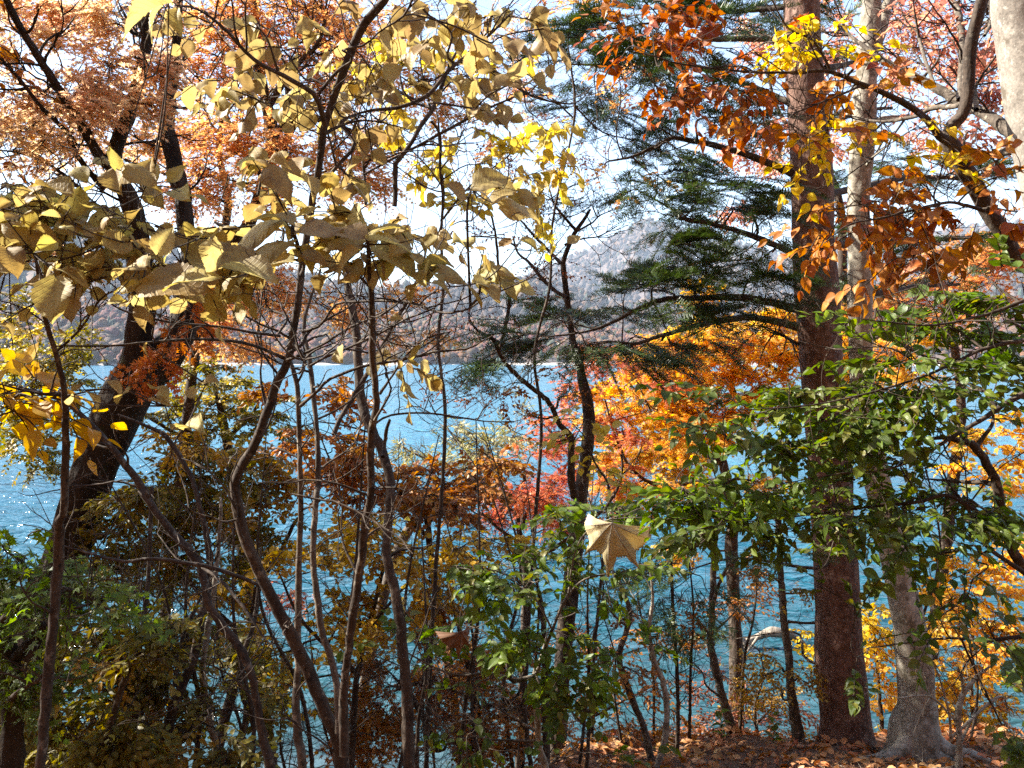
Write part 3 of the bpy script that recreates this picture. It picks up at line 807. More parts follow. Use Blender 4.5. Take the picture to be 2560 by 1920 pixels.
t1.crown('crown', [('A', 100, 100, 220, 120, 34), ('A', 640, 130, 130, 120, 26), ('A', 560, 520, 160, 90, 24), ('A', 650, 580, 130, 100, 20), ('A', 130, 540, 150, 70, 12), ('A', 380, 650, 240, 80, 30),
    ('A', 560, 660, 180, 80, 24), ('A', 150, 800, 200, 80, 26), ('A', 450, 800, 140, 70, 14), ('A', 330, 280, 130, 70, 14), ('A', 650, 400, 110, 90, 15), ('A', 930, 420, 130, 130, 28), ('A', 850, 620, 110, 110, 22),
    ('A', 240, 1000, 150, 60, 10), ('A', 40, 700, 120, 120, 16), ('A', 420, 60, 160, 90, 20), ('A', 820, 40, 160, 100, 26), ('A', 60, 330, 130, 70, 12), ('A', 900, 870, 120, 100, 20), ('D', 480, 120, 110, 60, 12), ('D', 300, 20, 150, 50, 10),
    ('A', 300, -250, 400, 180, 20), ('A', 900, -250, 400, 180, 16), ('A', -250, 100, 200, 250, 16)],
    6.9, LM['peach'], MAPLE, (.036, .058), 11, (.16, .30), .3, .5, spread_y=.8, gap=.05, deep=1.0, dens=3.9)
t1.finish('dark', sides=5)

# --- unseen tree added left of the view, its crown shaped to shade the foreground
r = np.array([[-5.6, 2.6, float(ground_z(-5.6, 2.6)) - .1, .2], [-5.5, 2.7, 7, .17], [-5.3, 2.9, 9.3, .12], [-5.2, 3.2, 12, .05]])
t = Tree('beech_tree', base_of(r), 'unseen tree added left of the viewpoint to shade the foreground')
t.limb('trunk', r, 'beech', 16, .05)
for e in ((-4.6, 3.6, 9.6), (-5.6, 8.2, 9.4), (-5.2, 6.2, 9.4), (-4.2, 1.2, 10.3)):
    q = np.array([[-5.4, 2.8, 8.3, .09], [(e[0] - 5.4) / 2, (e[1] + 2.8) / 2, (e[2] + 8.3) / 2 + .3, .06], [*e, .02]]); t.limb('limb', q, 'beech', 9, .04); t.branchlets(q, 6, .8, .01, 1)
P0 = P
def P(c, x, y, Y):
    return np.array([x, y, Y]) if c == 'W' else P0(c, x, y, Y)
def pxw(w, Y): return w
px0 = px
px = lambda w, Y: w
t.crown('crown', [('W', -4.7, yy_, 55, 55, 1, 0) for yy_ in ()] + [('W', rng.uniform(-5.4, -4.2), yy_, .75, .55, 22, zz_) for yy_ in np.arange(.6, 6.7, .75) for zz_ in (7.6, 8.6, 9.5, 10.4, 11.3) if not (4.4 < yy_ < 5.3 and 9.2 < zz_ < 10.5) and zz_ < 11 and not (yy_ < 4.0 and zz_ > 9.2)] + [('W', rng.uniform(-6.9, -6.0), yy_, .8, .6, 22, zz_) for yy_ in np.arange(4.6, 9.0, .75) for zz_ in (4.6, 5.6, 6.6, 7.6, 8.6) if zz_ < 8 or yy_ < 6], 0, LM['brown'], OVATEW, (.08, .12), 9, (.2, .34), .3, .5, gap=.3, dens=SHADE, limbs=False)
px = px0; P = P0
t.finish('stem', sides=4)

# --- orange maple sprigs growing on its trunk
s1 = P('D', 1000, 560, 6.6)
t = Tree('creeper', s1, 'small burnt orange maple leaved creeper clinging to the leaning trunk', 'creeper')
t.ghost(np.array([[*P('D', 860, 800, 6.72), .01], [*P('D', 990, 640, 6.72), .01], [*P('D', 1090, 420, 6.75), .008], [*P('D', 1130, 250, 6.8), .005]]), 20)
t.twig([P('D', 800, 830, 6.75), P('D', 990, 640, 6.72), P('D', 1090, 420, 6.75), P('D', 1130, 250, 6.8)], .010, .004, 16)
t.crown('foliage', [('D', 1130, 370, 140, 60, 9), ('D', 1080, 480, 130, 60, 9), ('D', 1040, 580, 140, 50, 8), ('D', 990, 680, 140, 60, 9), ('D', 900, 730, 130, 50, 7), ('D', 770, 785, 90, 35, 5), ('D', 850, 810, 80, 40, 4), ('D', 960, 770, 90, 50, 4), ('D', 1180, 280, 100, 60, 6)],
    6.5, LM['sprig'], MAPLE, (.045, .075), 9, (.12, .22), .35, .6, deep=.35, upn=(0, -1, .6))
t.finish()

# --- orange maple behind it
r = trace('A', [('D', 620, 1250, 90), ('D', 900, 780, 84), ('D', 1160, 350, 80), ('D', 1250, 60, 76), (1440, 1380, 76), (1530, 1180, 76), (1600, 950, 80), (1610, 780, 75), (1580, 620, 60), (1540, 400, 50), (1520, 150, 40), (1500, -120, 26)], 8.6, .5, .2, True)
t = Tree('maple_tree', base_of(r), 'tall orange maple behind the leaning trunk, its fine leaves filling the upper left sky')
t.limb('trunk', r, 'stem', 14, .06)
for pts in ([(1580, 1000, 55), (1680, 850, 52), (1735, 740, 45), (1745, 640, 36), (1700, 540, 26), (1720, 380, 18)], [(1610, 800, 45), (1780, 690, 40), (1980, 735, 36), ('B', 20, 745, 34), ('B', 150, 790, 32), ('B', 280, 850, 28), ('B', 400, 880, 18), ('B', 470, 900, 8)],
            [(1590, 640, 40), (1720, 430, 34), (1880, 260, 26), (1930, 100, 18)], [(1540, 420, 36), (1420, 260, 28), (1330, 120, 20), (1290, -60, 12)], [(1560, 1050, 36), (1440, 900, 28), (1350, 700, 20), (1300, 520, 12)]):
    q = trace('A', pts, 8.6, rng.uniform(-.8, .8)); t.limb('limb', q, 'stem', 9, .05); t.branchlets(q, 8, .9, .012, 2)
t.crown('crown', [('A', 1250, 380, 150, 110, 24), ('A', 1150, 800, 220, 130, 40), ('A', 1400, 800, 220, 150, 46), ('A', 1500, 300, 260, 180, 56), ('A', 1700, 130, 330, 150, 64), ('A', 1950, 120, 200, 130, 34), ('A', 1430, 90, 250, 110, 40),
    ('A', 1300, 1060, 250, 120, 46), ('A', 1700, 900, 200, 150, 34), ('A', 1880, 520, 150, 150, 24), ('A', 1250, 1180, 150, 100, 20), ('A', 2000, 850, 150, 120, 20), ('A', 1580, 1180, 160, 120, 24), ('B', 60, 350, 120, 220, 34), ('B', 250, 200, 180, 130, 24),
    ('B', 90, 1060, 130, 120, 24), ('B', 220, 930, 110, 90, 16), ('B', 250, 1080, 130, 80, 18), ('B', 520, 470, 180, 130, 22), ('B', 650, 640, 120, 90, 12), ('D', 1500, 180, 240, 90, 34), ('D', 1650, 300, 190, 110, 30), ('D', 1450, 350, 180, 90, 26),
    ('D', 1270, 440, 100, 80, 14), ('D', 1950, 370, 130, 90, 15), ('D', 1350, 570, 220, 45, 18), ('D', 1500, 640, 100, 50, 8), ('E', 60, 430, 90, 60, 10), ('E', 200, 390, 130, 50, 8), ('A', 1050, 1180, 150, 100, 18), ('A', 1500, -250, 500, 180, 60), ('B', 200, -250, 500, 180, 60),
    ('E', 400, 300, 150, 60, 9), ('E', 330, 560, 120, 60, 7), ('E', 620, 530, 120, 50, 6), ('A', 700, 950, 120, 120, 12), ('A', 1230, 130, 160, 110, 18)],
    8.6, LM['orange'], MAPLE, (.036, .058), 11, (.18, .34), .3, .5, spread_y=.8, gap=.05, deep=1.0, dens=3.7)
t.finish('stem', sides=5)

# --- pale maple farther back, a veil of fine leaves over the sky
r = trace('A', [('D', 1150, 700, 60), ('D', 1230, 300, 54), (1350, 1250, 46), (1300, 900, 36), (1330, 500, 26), (1300, 100, 14)], 9.5, .4, .2, True)
t = Tree('maple_tree', base_of(r), 'pale blush leaved maple farthest back, veiling the bright sky at the upper left')
t.limb('trunk', r, 'stem', 12, .05)
for pts in ([(1310, 950, 24), (1700, 750, 18), (2050, 560, 14), ('B', 400, 420, 10), ('B', 800, 380, 6)], [(1320, 700, 22), (900, 420, 16), (500, 250, 11), (100, 150, 6)], [(1330, 1100, 22), (1800, 1050, 16), ('B', 150, 950, 11), ('B', 600, 850, 7)], [(1320, 500, 20), (1700, 250, 14), ('B', 100, 120, 10), ('B', 600, 60, 6)], [(1340, 1200, 20), (900, 1000, 14), (450, 850, 9), (100, 750, 6)]):
    q = trace('A', pts, 9.5, rng.uniform(-.6, .6)); t.limb('limb', q, 'stem', 8, .04); t.branchlets(q, 8, .9, .010, 1)
t.crown('crown', [('A', x_ + rng.uniform(-60, 60), y_ + rng.uniform(-50, 50), 190, 110, int(rng.uniform(22, 40))) for x_ in range(60, 2150, 260) for y_ in (60, 260, 470, 690, 900)] + [('B', x_ + rng.uniform(-60, 60), y_ + rng.uniform(-40, 40), 170, 100, int(rng.uniform(10, 24))) for x_ in range(60, 1250, 230) for y_ in (60, 250, 480, 720, 940)] + [('C', 500, 200, 150, 90, 14), ('C', 640, 900, 130, 80, 12), ('C', 1450, 300, 150, 120, 18), ('C', 1700, 700, 150, 90, 14), ('C', 1500, 100, 160, 90, 16), ('C', 1900, 200, 120, 120, 14), ('C', 1050, 300, 100, 120, 12)],
    9.5, LM['blush'], MAPLE, (.036, .056), 10, (.2, .36), .3, .5, spread_y=.5, gap=.25)
t.finish('stem', sides=4)

# --- fir
r = trace('I', [(1085, 1540, 300), (1078, 1400, 290), (1055, 1150, 280), (1035, 950, 268), (1018, 500, 250), ('F', 965, 1150, 244), ('F', 942, 850, 238), ('F', 915, 500, 252), ('F', 905, 250, 250), ('F', 890, 0, 235), ('C', 872, 1000, 228), ('C', 850, 700, 218), ('C', 833, 450, 210), ('C', 820, 200, 205), ('C', 815, 0, 200), ('C', 810, -300, 180), ('C', 810, -700, 150)], 7.9, 0, 0, True)
r[0, 3] *= 1.25
fir = Tree('fir_tree', base_of(r), 'straight reddish brown fir with dark needle branches sweeping left over the water')
fir.limb('trunk', r, 'fir', 32, .025, 90)
FB = [([('C', 740, 240, 40), ('C', 680, 235, 36), ('C', 500, 228, 34), ('C', 250, 235, 30), ('C', 60, 240, 26), ('B', 1900, 280, 18), ('B', 1650, 300, 10)], -.5),
      ([('C', 745, 605, 44), ('C', 620, 560, 42), ('C', 400, 465, 36), ('C', 240, 410, 30), ('C', 100, 380, 26), ('B', 1900, 380, 20), ('B', 1600, 385, 16), ('B', 1400, 380, 8)], .6),
      ([('C', 755, 1025, 50), ('C', 640, 975, 42), ('C', 500, 920, 38), ('C', 300, 860, 34), ('C', 100, 822, 28), ('B', 2000, 822, 24), ('B', 1880, 885, 20), ('B', 1770, 930, 16), ('B', 1640, 955, 9)], -.8),
      ([('C', 780, 1515, 48), ('C', 690, 1465, 38), ('C', 500, 1390, 34), ('C', 300, 1330, 28), ('C', 100, 1290, 22), ('B', 2000, 1230, 16), ('B', 1850, 1150, 8)], .5),
      ([('F', 790, 385, 52), ('F', 600, 340, 46), ('F', 400, 315, 42), ('F', 200, 320, 36), ('F', 0, 330, 32), ('E', 1800, 390, 24), ('E', 1650, 470, 20), ('E', 1500, 520, 15), ('E', 1280, 550, 8)], -.9),
      ([('F', 795, 495, 48), ('F', 650, 455, 42), ('F', 500, 435, 40), ('F', 400, 445, 36), ('F', 250, 470, 32), ('F', 100, 510, 28), ('E', 1900, 560, 22), ('E', 1800, 590, 18), ('E', 1680, 580, 12), ('E', 1500, 600, 7)], .3),
      ([('F', 795, 595, 22), ('F', 700, 540, 18), ('F', 630, 508, 10)], -.2),
      ([('C', 940, 735, 34), ('C', 1080, 690, 30), ('C', 1150, 655, 26), ('C', 1350, 640, 16)], 1.2),
      ([('C', 960, 400, 36), ('C', 1090, 380, 32), ('C', 1180, 330, 26), ('C', 1300, 290, 14)], 1.5),
      ([('F', 1035, 465, 36), ('F', 1250, 525, 28), ('F', 1420, 600, 24), ('F', 1580, 685, 14)], 1.0),
      ([('F', 1020, 300, 40), ('F', 1300, 290, 34), ('F', 1500, 250, 28), ('F', 1750, 240, 16)], 1.5),
      ([('C', 985, 1150, 44), ('C', 1250, 1090, 38), ('C', 1500, 1050, 30), ('C', 1850, 1060, 16)], 2.2),
      ([('C', 995, 1450, 44), ('C', 1250, 1430, 38), ('C', 1600, 1420, 30), ('C', 1900, 1400, 16)], 1.8),
      ([('C', 730, 40, 36), ('C', 500, 60, 30), ('C', 200, 90, 24), ('B', 2000, 120, 16), ('B', 1600, 180, 8)], .9)]
for pts, dy in FB:
    q = trace('C', pts, 7.9, dy); fir.limb('branch', q, 'grey' if pts[0][2] in (240, 495, 605) else 'stem', 10, .05)
    fir.branchlets(q, 9, .55, .009, 1, -.02, .25)
FBL = [('E', 1750, 250, 220, 70, 16), ('E', 1930, 230, 150, 70, 12), ('E', 1850, 150, 120, 60, 7), ('E', 1320, 330, 90, 45, 7), ('E', 1600, 400, 280, 60, 16), ('E', 1400, 420, 160, 60, 10), ('E', 1300, 560, 220, 60, 15), ('E', 1500, 600, 200, 40, 10), ('E', 1120, 530, 80, 25, 4), ('E', 950, 690, 100, 22, 6), ('E', 1120, 620, 80, 25, 3),
    ('E', 1850, 700, 170, 35, 8), ('E', 2000, 580, 120, 50, 8), ('E', 1700, 570, 180, 40, 8), ('E', 2050, 330, 150, 70, 9),
    ('B', 1550, 160, 230, 70, 12), ('B', 1700, 220, 260, 60, 13), ('B', 1300, 320, 170, 40, 9), ('B', 1500, 340, 180, 50, 8), ('B', 1700, 420, 250, 80, 14), ('B', 1420, 470, 150, 50, 7), ('B', 1560, 540, 140, 50, 6), ('B', 2000, 60, 200, 80, 12), ('B', 2050, 200, 150, 80, 10),
    ('B', 1950, 450, 200, 60, 8), ('B', 1600, 690, 160, 50, 7), ('B', 1430, 620, 90, 40, 3), ('B', 1980, 640, 200, 50, 8), ('B', 1780, 850, 110, 50, 6), ('B', 1950, 760, 150, 35, 5), ('B', 2050, 900, 120, 40, 5), ('B', 1850, 1000, 160, 40, 5), ('B', 2000, 1030, 150, 50, 6), ('B', 1850, 1120, 160, 40, 5), ('B', 1980, 1190, 160, 60, 8), ('B', 2080, 1270, 130, 60, 8), ('B', 1480, 1180, 70, 30, 3), ('B', 2000, 1450, 130, 30, 6), ('B', 2050, 1360, 120, 30, 5),
    ('C', 120, 120, 200, 80, 9), ('C', 400, 100, 250, 90, 12), ('C', 620, 60, 150, 70, 6), ('C', 250, 330, 200, 40, 6), ('C', 100, 480, 150, 50, 5), ('C', 330, 690, 220, 50, 9), ('C', 550, 760, 160, 40, 7), ('C', 600, 640, 120, 40, 6), ('C', 100, 900, 110, 45, 5), ('C', 80, 1070, 120, 60, 6), ('C', 350, 1090, 260, 55, 12), ('C', 550, 1160, 170, 50, 8), ('C', 400, 1230, 250, 50, 10), ('C', 620, 1270, 120, 40, 5), ('C', 130, 1190, 150, 60, 7), ('C', 150, 1340, 150, 60, 7), ('C', 60, 1460, 110, 30, 5), ('C', 650, 1420, 120, 40, 5), ('C', 250, 1570, 230, 50, 11), ('C', 550, 1560, 180, 50, 8), ('C', 100, 1640, 150, 40, 6), ('C', 600, 1640, 150, 40, 6),
    ('F', 120, 180, 150, 40, 6), ('F', 650, 290, 110, 40, 5), ('F', 450, 370, 150, 40, 6), ('F', 200, 400, 180, 40, 7), ('F', 250, 570, 110, 35, 4), ('F', 80, 640, 130, 40, 6), ('F', 640, 210, 120, 40, 5),
    ('C', 1080, 1050, 90, 100, 7, 1.5), ('C', 1350, 1000, 220, 80, 14, 1.8), ('C', 1650, 1040, 260, 100, 18, 2), ('C', 1900, 1020, 150, 90, 10, 2), ('C', 1250, 1330, 200, 80, 11, 1.5), ('C', 1500, 1430, 220, 50, 12, 1.5), ('C', 1800, 1400, 180, 35, 9, 1.5), ('C', 1050, 1400, 80, 120, 6, 1.2), ('C', 1100, 330, 80, 30, 3, 1.2), ('C', 1050, 90, 100, 50, 5, 1.2), ('C', 1080, 660, 110, 30, 4, 1.2), ('F', 1400, 250, 250, 45, 11, 1.5), ('F', 1700, 200, 120, 40, 6, 1.5), ('F', 1100, 150, 90, 60, 6, 1.2),
    ('I', 100, 500, 200, 30, 5, -.5), ('I', 250, 600, 180, 25, 4, -.5), ('I', 720, 400, 130, 25, 4, -.5), ('H', 2000, 640, 150, 60, 5, -.5), ('I', 380, 900, 100, 20, 3)]
fir.crown('needles', FBL, 7.9, LM['needle'], FIRT, (.13, .20), 11, (.30, .5), .25, .16, 46, deep=.75, spread_y=.4, dens=1.2, out=.65, leaf_ang=9, zsq=.6, split_y=(.45, 1.0))
fir.finish('stem', sides=5)

# --- grey beech beside the fir
r = trace('I', [(1490, 1520, 300), (1490, 1420, 270), (1500, 1280, 215), (1480, 1000, 205), (1440, 760, 190), (1395, 550, 170), (1360, 380, 160), (1310, 150, 150), ('F', 1240, 1300, 135), ('F', 1180, 900, 125), ('F', 1165, 650, 130), ('F', 1160, 400, 140), ('F', 1165, 150, 145), ('C', 1160, 1450, 135), ('C', 1155, 1100, 125), ('C', 1180, 800, 130), ('C', 1195, 500, 118), ('C', 1215, 250, 112), ('C', 1230, 0, 108), ('C', 1240, -400, 90)], 7.4, 0, 0, True)
r[0, 3] *= 1.1
bee = Tree('beech_tree', base_of(r), 'slender grey beech with smooth mottled bark and flared foot beside the reddish fir')
bee.limb('trunk', r, 'beech', 28, .05, 90)
for sx_ in (-1, 1, .4):
    b0 = r[1, :3]; 
    bee.limb('root', np.array([[b0[0], b0[1] - .05, b0[2] + .45, .07], [b0[0] + .16 * sx_, b0[1] - .12, b0[2] + .12, .075], [b0[0] + .42 * sx_, b0[1] - .2, float(ground_z(b0[0] + .42 * sx_, b0[1] - .2)) + .0, .06], [b0[0] + .75 * sx_, b0[1] - .22, float(ground_z(b0[0] + .75 * sx_, b0[1] - .22)) - .06, .03]]), 'beech', 12, .06)
for pts, dy in (([(1225, 330, 60), (1280, 200, 70), (1300, 80, 72), (1340, -20, 70), (1400, -300, 50)], .3), ([(1190, 620, 26), (1080, 680, 22), (1000, 730, 14), (930, 760, 8)], .5), ([(1200, 740, 22), (1300, 700, 24), (1480, 685, 22), (1600, 640, 18), (1720, 610, 10)], .4), ([(1140, 250, 24), (1080, 190, 20), (1010, 130, 12)], .6), ([(1190, 1000, 22), (1240, 930, 14), (1330, 860, 8)], -.6)):
    q = trace('C', pts, 7.4, dy); bee.limb('limb', q, 'beech', 12, .04); bee.branchlets(q, 5, .7, .01, 2)
bee.crown('crown', [('C', 1400, 180, 160, 120, 30), ('C', 1400, 430, 150, 90, 20), ('C', 1340, 50, 150, 80, 20), ('C', 1020, 330, 90, 60, 9), ('C', 1100, 100, 100, 60, 8), ('C', 1550, 800, 130, 60, 10), ('C', 1650, 900, 120, 50, 8), ('C', 1300, -250, 400, 180, 60)], 9.5, LM['pink'], OVATE, (.05, .075), 10, (.2, .34), .3, .5, spread_y=.8, gap=.3, dens=1.7)
bee.finish('stem', sides=5)

# --- pale big trunk at the right edge
r = trace('C', [('F', 2560, 1100, 330), ('F', 2480, 500, 320), ('C', 2360, 1400, 310), (2270, 1000, 300), (2205, 700, 300), (2160, 400, 305), (2125, 150, 310), (2110, 0, 312), (2085, -350, 280), (2060, -800, 230)], 5.2, 0, 0, True)
pal = Tree('pale_tree', base_of(r), 'thick pale smooth trunk with forking limbs at the upper right, behind the crooked grey stem')
pal.limb('trunk', r, 'pale', 30, .035, 60)
for pts, dy in (([(2130, 810, 84), (2050, 780, 76), (1950, 710, 68), (1830, 640, 60), (1700, 570, 56), (1560, 490, 50), (1450, 440, 46), (1300, 360, 38), (1190, 280, 26), (1080, 190, 14)], 1.3), ([(2130, 880, 66), (2050, 892, 56), (1950, 912, 48), (1870, 940, 40), (1780, 990, 24)], .8),
                ([(1780, 600, 34), (1720, 630, 30), (1600, 640, 28), (1480, 690, 24), (1300, 720, 18), (1150, 700, 10)], .9), ([(1750, 590, 34), (1760, 430, 36), (1768, 280, 38), (1745, 80, 36), (1700, -20, 32), (1660, -200, 20)], 1.0), ([(1600, 500, 22), (1540, 330, 20), (1505, 200, 16), (1490, 110, 10)], 1.0), ([(1850, 650, 30), (1840, 560, 28), (1870, 470, 14), (2000, 380, 8)], .6), ([(1900, 210, 18), (1940, 120, 24), (1930, 0, 28), (1880, -200, 20)], 1.2)):
    q = trace('C', pts, 5.3, dy); pal.limb('limb', q, 'grey', 12, .04); pal.branchlets(q, 7, .7, .009, 2)
pal.crown('crown', [('C', 1650, 300, 150, 120, 18), ('C', 1900, 330, 120, 120, 22), ('C', 1910, 550, 120, 120, 18), ('C', 1850, 780, 150, 80, 16), ('C', 1700, 60, 140, 80, 16), ('C', 1500, 60, 120, 90, 10), ('C', 1560, 640, 140, 60, 8), ('C', 1960, 150, 70, 150, 9), ('C', 1800, 480, 100, 90, 8), ('C', 2050, 620, 60, 120, 6), ('C', 1800, -250, 400, 180, 40)], 6.6, LM['pink'], OVATE, (.045, .065), 10, (.18, .3), .3, .55, spread_y=.6, gap=.3, dens=1.6)
pal.finish('stem', sides=5)

# --- curved dark stem with the long rusty branch
r = trace('C', [('F', 2330, 300, 115), ('F', 2230, 80, 105), (2110, 1545, 96), (1980, 1340, 92), (1850, 1120, 90), (1745, 945, 92), (1690, 850, 96), (1675, 800, 90), (1710, 740, 78), (1770, 670, 74), (1800, 550, 74), (1808, 380, 74), (1830, 200, 70), (1868, 50, 66), (1890, -60, 62), (1900, -300, 50)], 4.1, -.2, 0, True)
cur = Tree('curved_tree', base_of(r), 'crooked grey stem bending up by the pale trunk, carrying long sprays of rusty leaves')
cur.limb('trunk', r, 'stem', 20, .05, 90)
q1 = trace('C', [(1680, 830, 62), (1625, 800, 46), (1560, 710, 42), (1450, 630, 36), (1300, 550, 32), (1150, 490, 28), (1000, 430, 24), (900, 420, 20), (700, 430, 16), (500, 425, 14), (250, 400, 12), (60, 370, 10), ('B', 1900, 330, 8), ('B', 1750, 300, 5)], 4.0, -.5)
q2 = trace('C', [(990, 425, 18), (930, 310, 15), (870, 230, 13), (740, 170, 11), (650, 20, 8), (600, -100, 5)], 3.8, -.2)
q3 = trace('C', [(1900, 1250, 24), (1700, 1200, 18), (1500, 1240, 15), (1300, 1290, 12), (1100, 1330, 9), (950, 1440, 6)], 3.9, -.5)
q4 = trace('C', [(1160, 510, 14), (1050, 560, 12), (900, 620, 10), (760, 680, 8), (740, 740, 5)], 3.8, -.2)
for q in (q1, q2, q3, q4):
    cur.limb('branch', q, 'stem', 10, .03)
    cur.branchlets(q, 9, .35, .005, 1)
cur.crown('rusty_foliage', [('B', 1720, 110, 120, 45, 7), ('B', 1870, 60, 140, 40, 8), ('B', 1980, 100, 110, 50, 8), ('B', 1800, 170, 140, 40, 8), ('B', 1950, 230, 130, 50, 9), ('B', 2050, 310, 90, 40, 6), ('B', 1720, 335, 100, 30, 4), ('B', 1950, 545, 120, 35, 7), ('B', 2080, 515, 80, 40, 5),
    ('C', 80, 60, 120, 60, 7), ('C', 40, 280, 100, 60, 6), ('C', 215, 270, 60, 50, 3), ('C', 450, 340, 60, 30, 3), ('C', 600, 380, 60, 30, 3), ('C', 200, 500, 170, 45, 10), ('C', 430, 525, 140, 40, 8), ('C', 610, 530, 80, 30, 3), ('C', 100, 590, 100, 40, 4), ('C', 250, 120, 100, 80, 4), ('C', 770, 110, 60, 30, 2)],
    3.9, LM['rust'], LEAFH, (.045, .075), 6, (.12, .22), .35, .5, deep=.8, spread_y=.25, dens=.85)
cur.crown('orange_foliage', [('C', 460, 680, 150, 45, 8), ('C', 590, 720, 120, 35, 6), ('C', 790, 790, 50, 30, 1), ('C', 1020, 600, 80, 40, 3), ('C', 860, 540, 50, 30, 1), ('C', 1100, 540, 80, 60, 4), ('C', 1000, 1240, 90, 60, 6), ('C', 1200, 1200, 110, 80, 9), ('C', 1200, 1330, 130, 60, 8), ('C', 1010, 1340, 80, 50, 4), ('C', 980, 1460, 90, 50, 4), ('C', 870, 1360, 40, 40, 2), ('C', 1400, 1150, 130, 60, 8), ('C', 1450, 1300, 130, 80, 9), ('C', 1620, 1250, 110, 70, 7), ('C', 1450, 1450, 130, 70, 8), ('C', 1700, 1200, 130, 70, 6), ('C', 1800, 1330, 100, 60, 5), ('C', 1560, 1500, 80, 50, 4), ('C', 850, 1510, 40, 60, 2), ('F', 1230, 80, 40, 50, 2), ('F', 1210, 230, 40, 60, 3), ('F', 1350, 120, 120, 40, 5), ('C', 1430, 990, 50, 40, 1), ('C', 1950, 1080, 120, 80, 7), ('C', 2050, 1250, 90, 90, 6), ('C', 1950, 900, 90, 40, 3), ('C', 1250, 370, 90, 50, 4), ('C', 1350, 480, 90, 40, 3), ('C', 1100, 780, 60, 40, 2)],
    3.8, LM['beech'], LEAFH, (.055, .085), 6, (.12, .22), .4, .6, deep=.8, spread_y=.25, hang=.25, dens=.8)
cur.crown('sun_tinted_foliage', [('C', 730, 240, 70, 45, 5), ('C', 820, 300, 60, 45, 5), ('C', 860, 195, 70, 30, 3), ('C', 980, 700, 50, 45, 4), ('C', 950, 800, 60, 50, 6), ('C', 910, 900, 40, 40, 3), ('C', 810, 1000, 45, 40, 4), ('C', 690, 345, 80, 40, 4), ('C', 1050, 745, 40, 30, 2), ('C', 640, 330, 50, 40, 2), ('C', 1030, 160, 60, 30, 3), ('C', 1250, 300, 60, 40, 2), ('C', 1000, 290, 80, 30, 3), ('C', 1800, 930, 60, 30, 3), ('C', 1650, 985, 60, 30, 3), ('C', 1320, 830, 90, 35, 4), ('C', 1450, 940, 60, 30, 2), ('C', 1550, 715, 60, 30, 2)],
    3.8, LM['yellow'], LEAFH, (.045, .065), 6, (.10, .18), .4, .6, deep=.6, spread_y=.15, label='sprays coloured yellow as if sunlit, hanging in front of the fir trunk')  # yellow stands for sun on the same leaves, put into their colour
cur.finish('stem', sides=5)

# --- crooked lakeside tree, nearly bare
r = trace('E', [('H', 1330, 1650, 120), ('H', 1340, 1350, 110), ('H', 1370, 1000, 104), ('H', 1400, 700, 100), ('H', 1435, 450, 95), ('H', 1460, 150, 90), (1475, 1480, 86), (1500, 1300, 76), (1520, 1100, 70), (1518, 950, 66), (1480, 800, 56), (1455, 650, 46), (1430, 590, 42), (1410, 450, 38), (1390, 300, 36), (1375, 180, 34), (1372, 100, 30), (1400, 20, 26), ('B', 1440, 1380, 24), ('B', 1500, 1290, 20), ('B', 1530, 1240, 12)], 8.1, .4, .15, True)
lk = Tree('crooked_tree', base_of(r), 'thin dark crooked tree with nearly bare limbs against the open lake and mountain')
lk.limb('trunk', r, 'stem', 16, .06, 80)
BR = [([(1440, 1500, 50), (1420, 1400, 46), (1415, 1250, 44), (1420, 1150, 40), (1350, 1070, 32), (1300, 960, 30), (1260, 910, 30), (1180, 850, 28), (1110, 790, 26), (1030, 710, 26), (990, 640, 26), (960, 570, 24), (890, 530, 20), (850, 500, 14), (815, 440, 8), (830, 410, 4)], -.8),
      ([(990, 630, 22), (1030, 480, 22), (1050, 330, 22), (1030, 270, 20), (995, 220, 18), ('B', 970, 1400, 14), ('B', 930, 1240, 12), ('B', 860, 1100, 8)], -.4),
      ([(1395, 320, 24), (1320, 275, 24), (1240, 200, 22), (1170, 110, 18), (1100, 50, 12), ('B', 1070, 1400, 7)], .5),
      ([('B', 1355, 1560, 22), ('B', 1275, 1475, 18), ('B', 1200, 1400, 16), ('B', 1100, 1290, 10), ('B', 1010, 1250, 6)], .6), ([('B', 1445, 1365, 20), ('B', 1380, 1290, 16), ('B', 1320, 1215, 12), ('B', 1290, 1120, 6)], -.3), ([('B', 1455, 1370, 14), ('B', 1540, 1320, 11), ('B', 1590, 1275, 8), ('B', 1680, 1240, 4)], .2),
      ([('B', 1380, 1450, 14), ('B', 1480, 1415, 10), ('B', 1580, 1400, 8), ('B', 1690, 1340, 4)], .4), ([('B', 640, 1600, 30), ('B', 650, 1400, 26), ('B', 660, 1150, 24), ('B', 640, 950, 18), ('B', 630, 720, 12), ('B', 600, 600, 7)], .3)]
for pts, dy in BR[:7]:
    q = trace('E', pts, 7.9, dy); lk.limb('limb', q, 'stem', 10, .04); lk.branchlets(q, 10, .55, .006, 2, .1)
